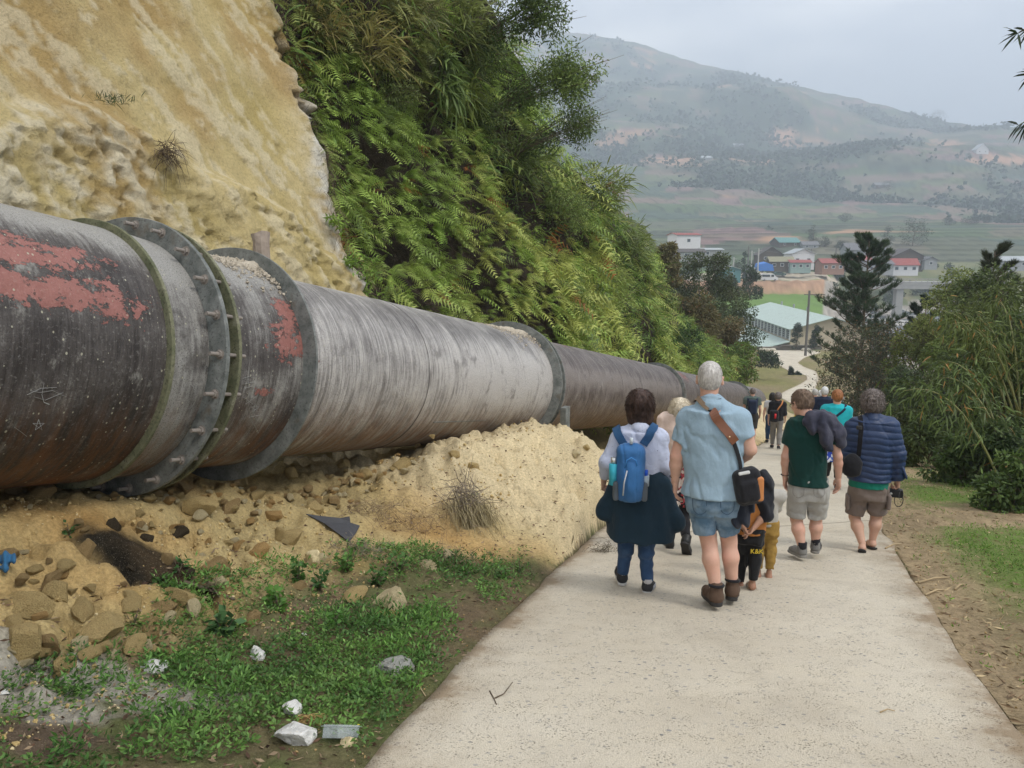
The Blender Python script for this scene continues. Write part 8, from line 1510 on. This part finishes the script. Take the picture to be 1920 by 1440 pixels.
# ---- litter and marked stones
def rock(px, py, w, h, label, seed, mat=None, flat=1.0, cat='stone'):
    p = hit(px, py + h * .3); d = (p - CAM) @ FW; r = w / 2 / FPX * d; V, F = stonemesh(seed, 4, .1); V = V / np.abs(V).max(0) * np.array([r, r * .75, h / 2 / FPX * d * 1.15 * flat]); o = mk('stone', V, F, mat or M_wst); o.location = p + np.array([0, r * .3, h / 2 / FPX * d * .55]); T(o, label, cat); return o
rock(479, 1228, 34, 36, 'white stone standing in the weeds, above and left of the others', 61); rock(544, 1332, 44, 34, 'speckled white stone above the largest white block', 62); rock(556, 1383, 90, 44, 'largest white block in the weeds beside the plastic tub', 63); rock(285, 1251, 64, 20, 'flat white stone at the tip of the grey gravel patch', 64); rock(738, 1256, 76, 22, 'flat grey stone slab sunk in the weeds', 65, stonemat('grey_stone', (.22, .22, .20), (.34, .34, .31)))
rock(590, 1052, 38, 38, 'pale angular stone at the top of the weeds', 66, ST[1]); rock(5, 1300, 22, 14, 'small white stone at the left picture edge', 67); rock(58, 1268, 28, 14, 'small cream stone below the boulder row', 68, ST[1]); rock(570, 1190, 14, 10, 'tiny white stone among the weeds', 69)
V, F = sdf([(ell((0, 0, 0), (.040, .016, .014)), .01)], .004, 0); p = hit(293, 1376); o = mk('green_pod', V, F, simple('green_rind', (.20, .26, .09), .5)); o.location = p + np.array([0, 0, .012]); T(o, 'green seed pod lying on bare soil at the lower left', 'pod')
p = hit(668, 998); L_ = [at(576, 968, 6.2), at(600, 972, 6.2), at(640, 976, 6.15), at(657, 973, 6.15), at(659, 985, 6.1), at(675, 990, 6.1), at(668, 1005, 6.0), at(657, 1020, 5.95), at(640, 1008, 6.0), at(610, 985, 6.1)]
P = [];
for q in ((575, 968), (600, 972), (640, 976), (657, 973), (659, 985), (676, 990), (668, 1005), (656, 1020), (640, 1008), (610, 986)): h_ = hit(*q); P.append(h_ + np.array([0, -.03, .035]))
P = np.array(P); o0 = P.mean(0); b = MB(); b.poly(P - o0, .008, (0, .3, -.95)); o = b.build('rubber_scrap', simple('black_rubber_sheet', (.05, .05, .055), .55, .3, 30, .004)); o.location = o0; T(o, 'torn black rubber scrap, pointed at the left, lying on the rubble slope', 'rubber')
p = hit(8, 1062); V, F = sdf([(cone((-.09, 0, 0), (.02, 0, .03), .03, .035), .02), (cone((0, .02, 0), (.055, -.02, .02), .028, .015), .02), (cone((-.05, -.03, -.01), (.05, -.05, -.01), .02, .018), .02)], .007, .02, disp=lambda Q: -.01 * np.sin(Q[..., 0] * 120 + Q[..., 1] * 60)); o = mk('rag', V, F, cloth('blue_rag_cloth', (.03, .12, .24))); o.location = p + np.array([0, 0, .02]); T(o, 'crumpled blue rag on the clay at the left picture edge', 'rag')
# clear plastic tub
mt = NT('clear_plastic'); mt.p.inputs['Alpha'].default_value = .4; mt.fin((.5, .55, .55), .2, None, 0, .6); p = hit(640, 1385); e = empty('plastic_tub', tuple(p + np.array([0, 0, .035])), .5, 'clear plastic food tub tipped over beside the largest white block', 'tub'); e.rotation_euler = (-.35, .5, .9)
b = MB(); 
for c_, s_ in (((0, 0, -.02), (.13, .09, .003)), ((0, -.045, 0), (.13, .003, .055)), ((0, .045, 0), (.13, .003, .055)), ((-.065, 0, 0), (.003, .087, .055)), ((.065, 0, 0), (.003, .087, .055))): b.box(c_, s_)
b.build('tray', mt.m, e); b = MB()
for c_, s_ in (((0, -.05, .021), (.145, .008, .003)), ((0, .05, .021), (.145, .008, .003)), ((-.069, 0, .021), (.008, .092, .003)), ((.069, 0, .021), (.008, .092, .003))): b.box(c_, s_)
b.build('rim', mt.m, e); b = MB(); b.poly([(.05, -.03, .024), (.09, -.025, .03), (.088, -.01, .03), (.05, -.015, .024)], .002); b.build('yellow_tab', simple('yellow_plastic', (.8, .62, .03), .4), e)
p = hit(590, 1357); fb = FB(); n = 120; fb.add(stems(RNG.normal(size=(n, 3)) * np.array([.01, .01, .008]) + np.array([-.07, 0, .02]), np.array([1, .1, .12]) + RNG.normal(size=(n, 3)) * .12, RNG.uniform(.08, .16, n), .0018, (.48, .33, .14), .3, 4)); o = fb.build('straw_wisp', mat=M_dry); o.location = p; T(o, 'wisp of orange brown straw behind the largest white block', 'straw')
rock(655, 1392, 40, 22, 'pale pink stone against the plastic tub', 70, ST[1])
for px, py, lb in ((90, 1305, 'brown curled leaf on the soil left'),): pass
# haze
b = MB(); zmax = 700; b.box((800, 1700, 300), (5000, 5600, 2 * 345)); hz_ = b.build('haze'); 
m = bpy.data.materials.new('haze_air'); m.use_nodes = True; nt = m.node_tree; nt.nodes.clear(); pv = nt.nodes.new('ShaderNodeVolumePrincipled'); pv.inputs['Color'].default_value = (.68, .765, .88, 1); pv.inputs['Density'].default_value = .00068; pv.inputs['Anisotropy'].default_value = 0.0
ou = nt.nodes.new('ShaderNodeOutputMaterial'); nt.links.new(pv.outputs[0], ou.inputs['Volume']); hz_.data.materials.append(m); T(hz_, kind='stuff'); T(hz_, 'pale blue haze filling the valley', 'haze')
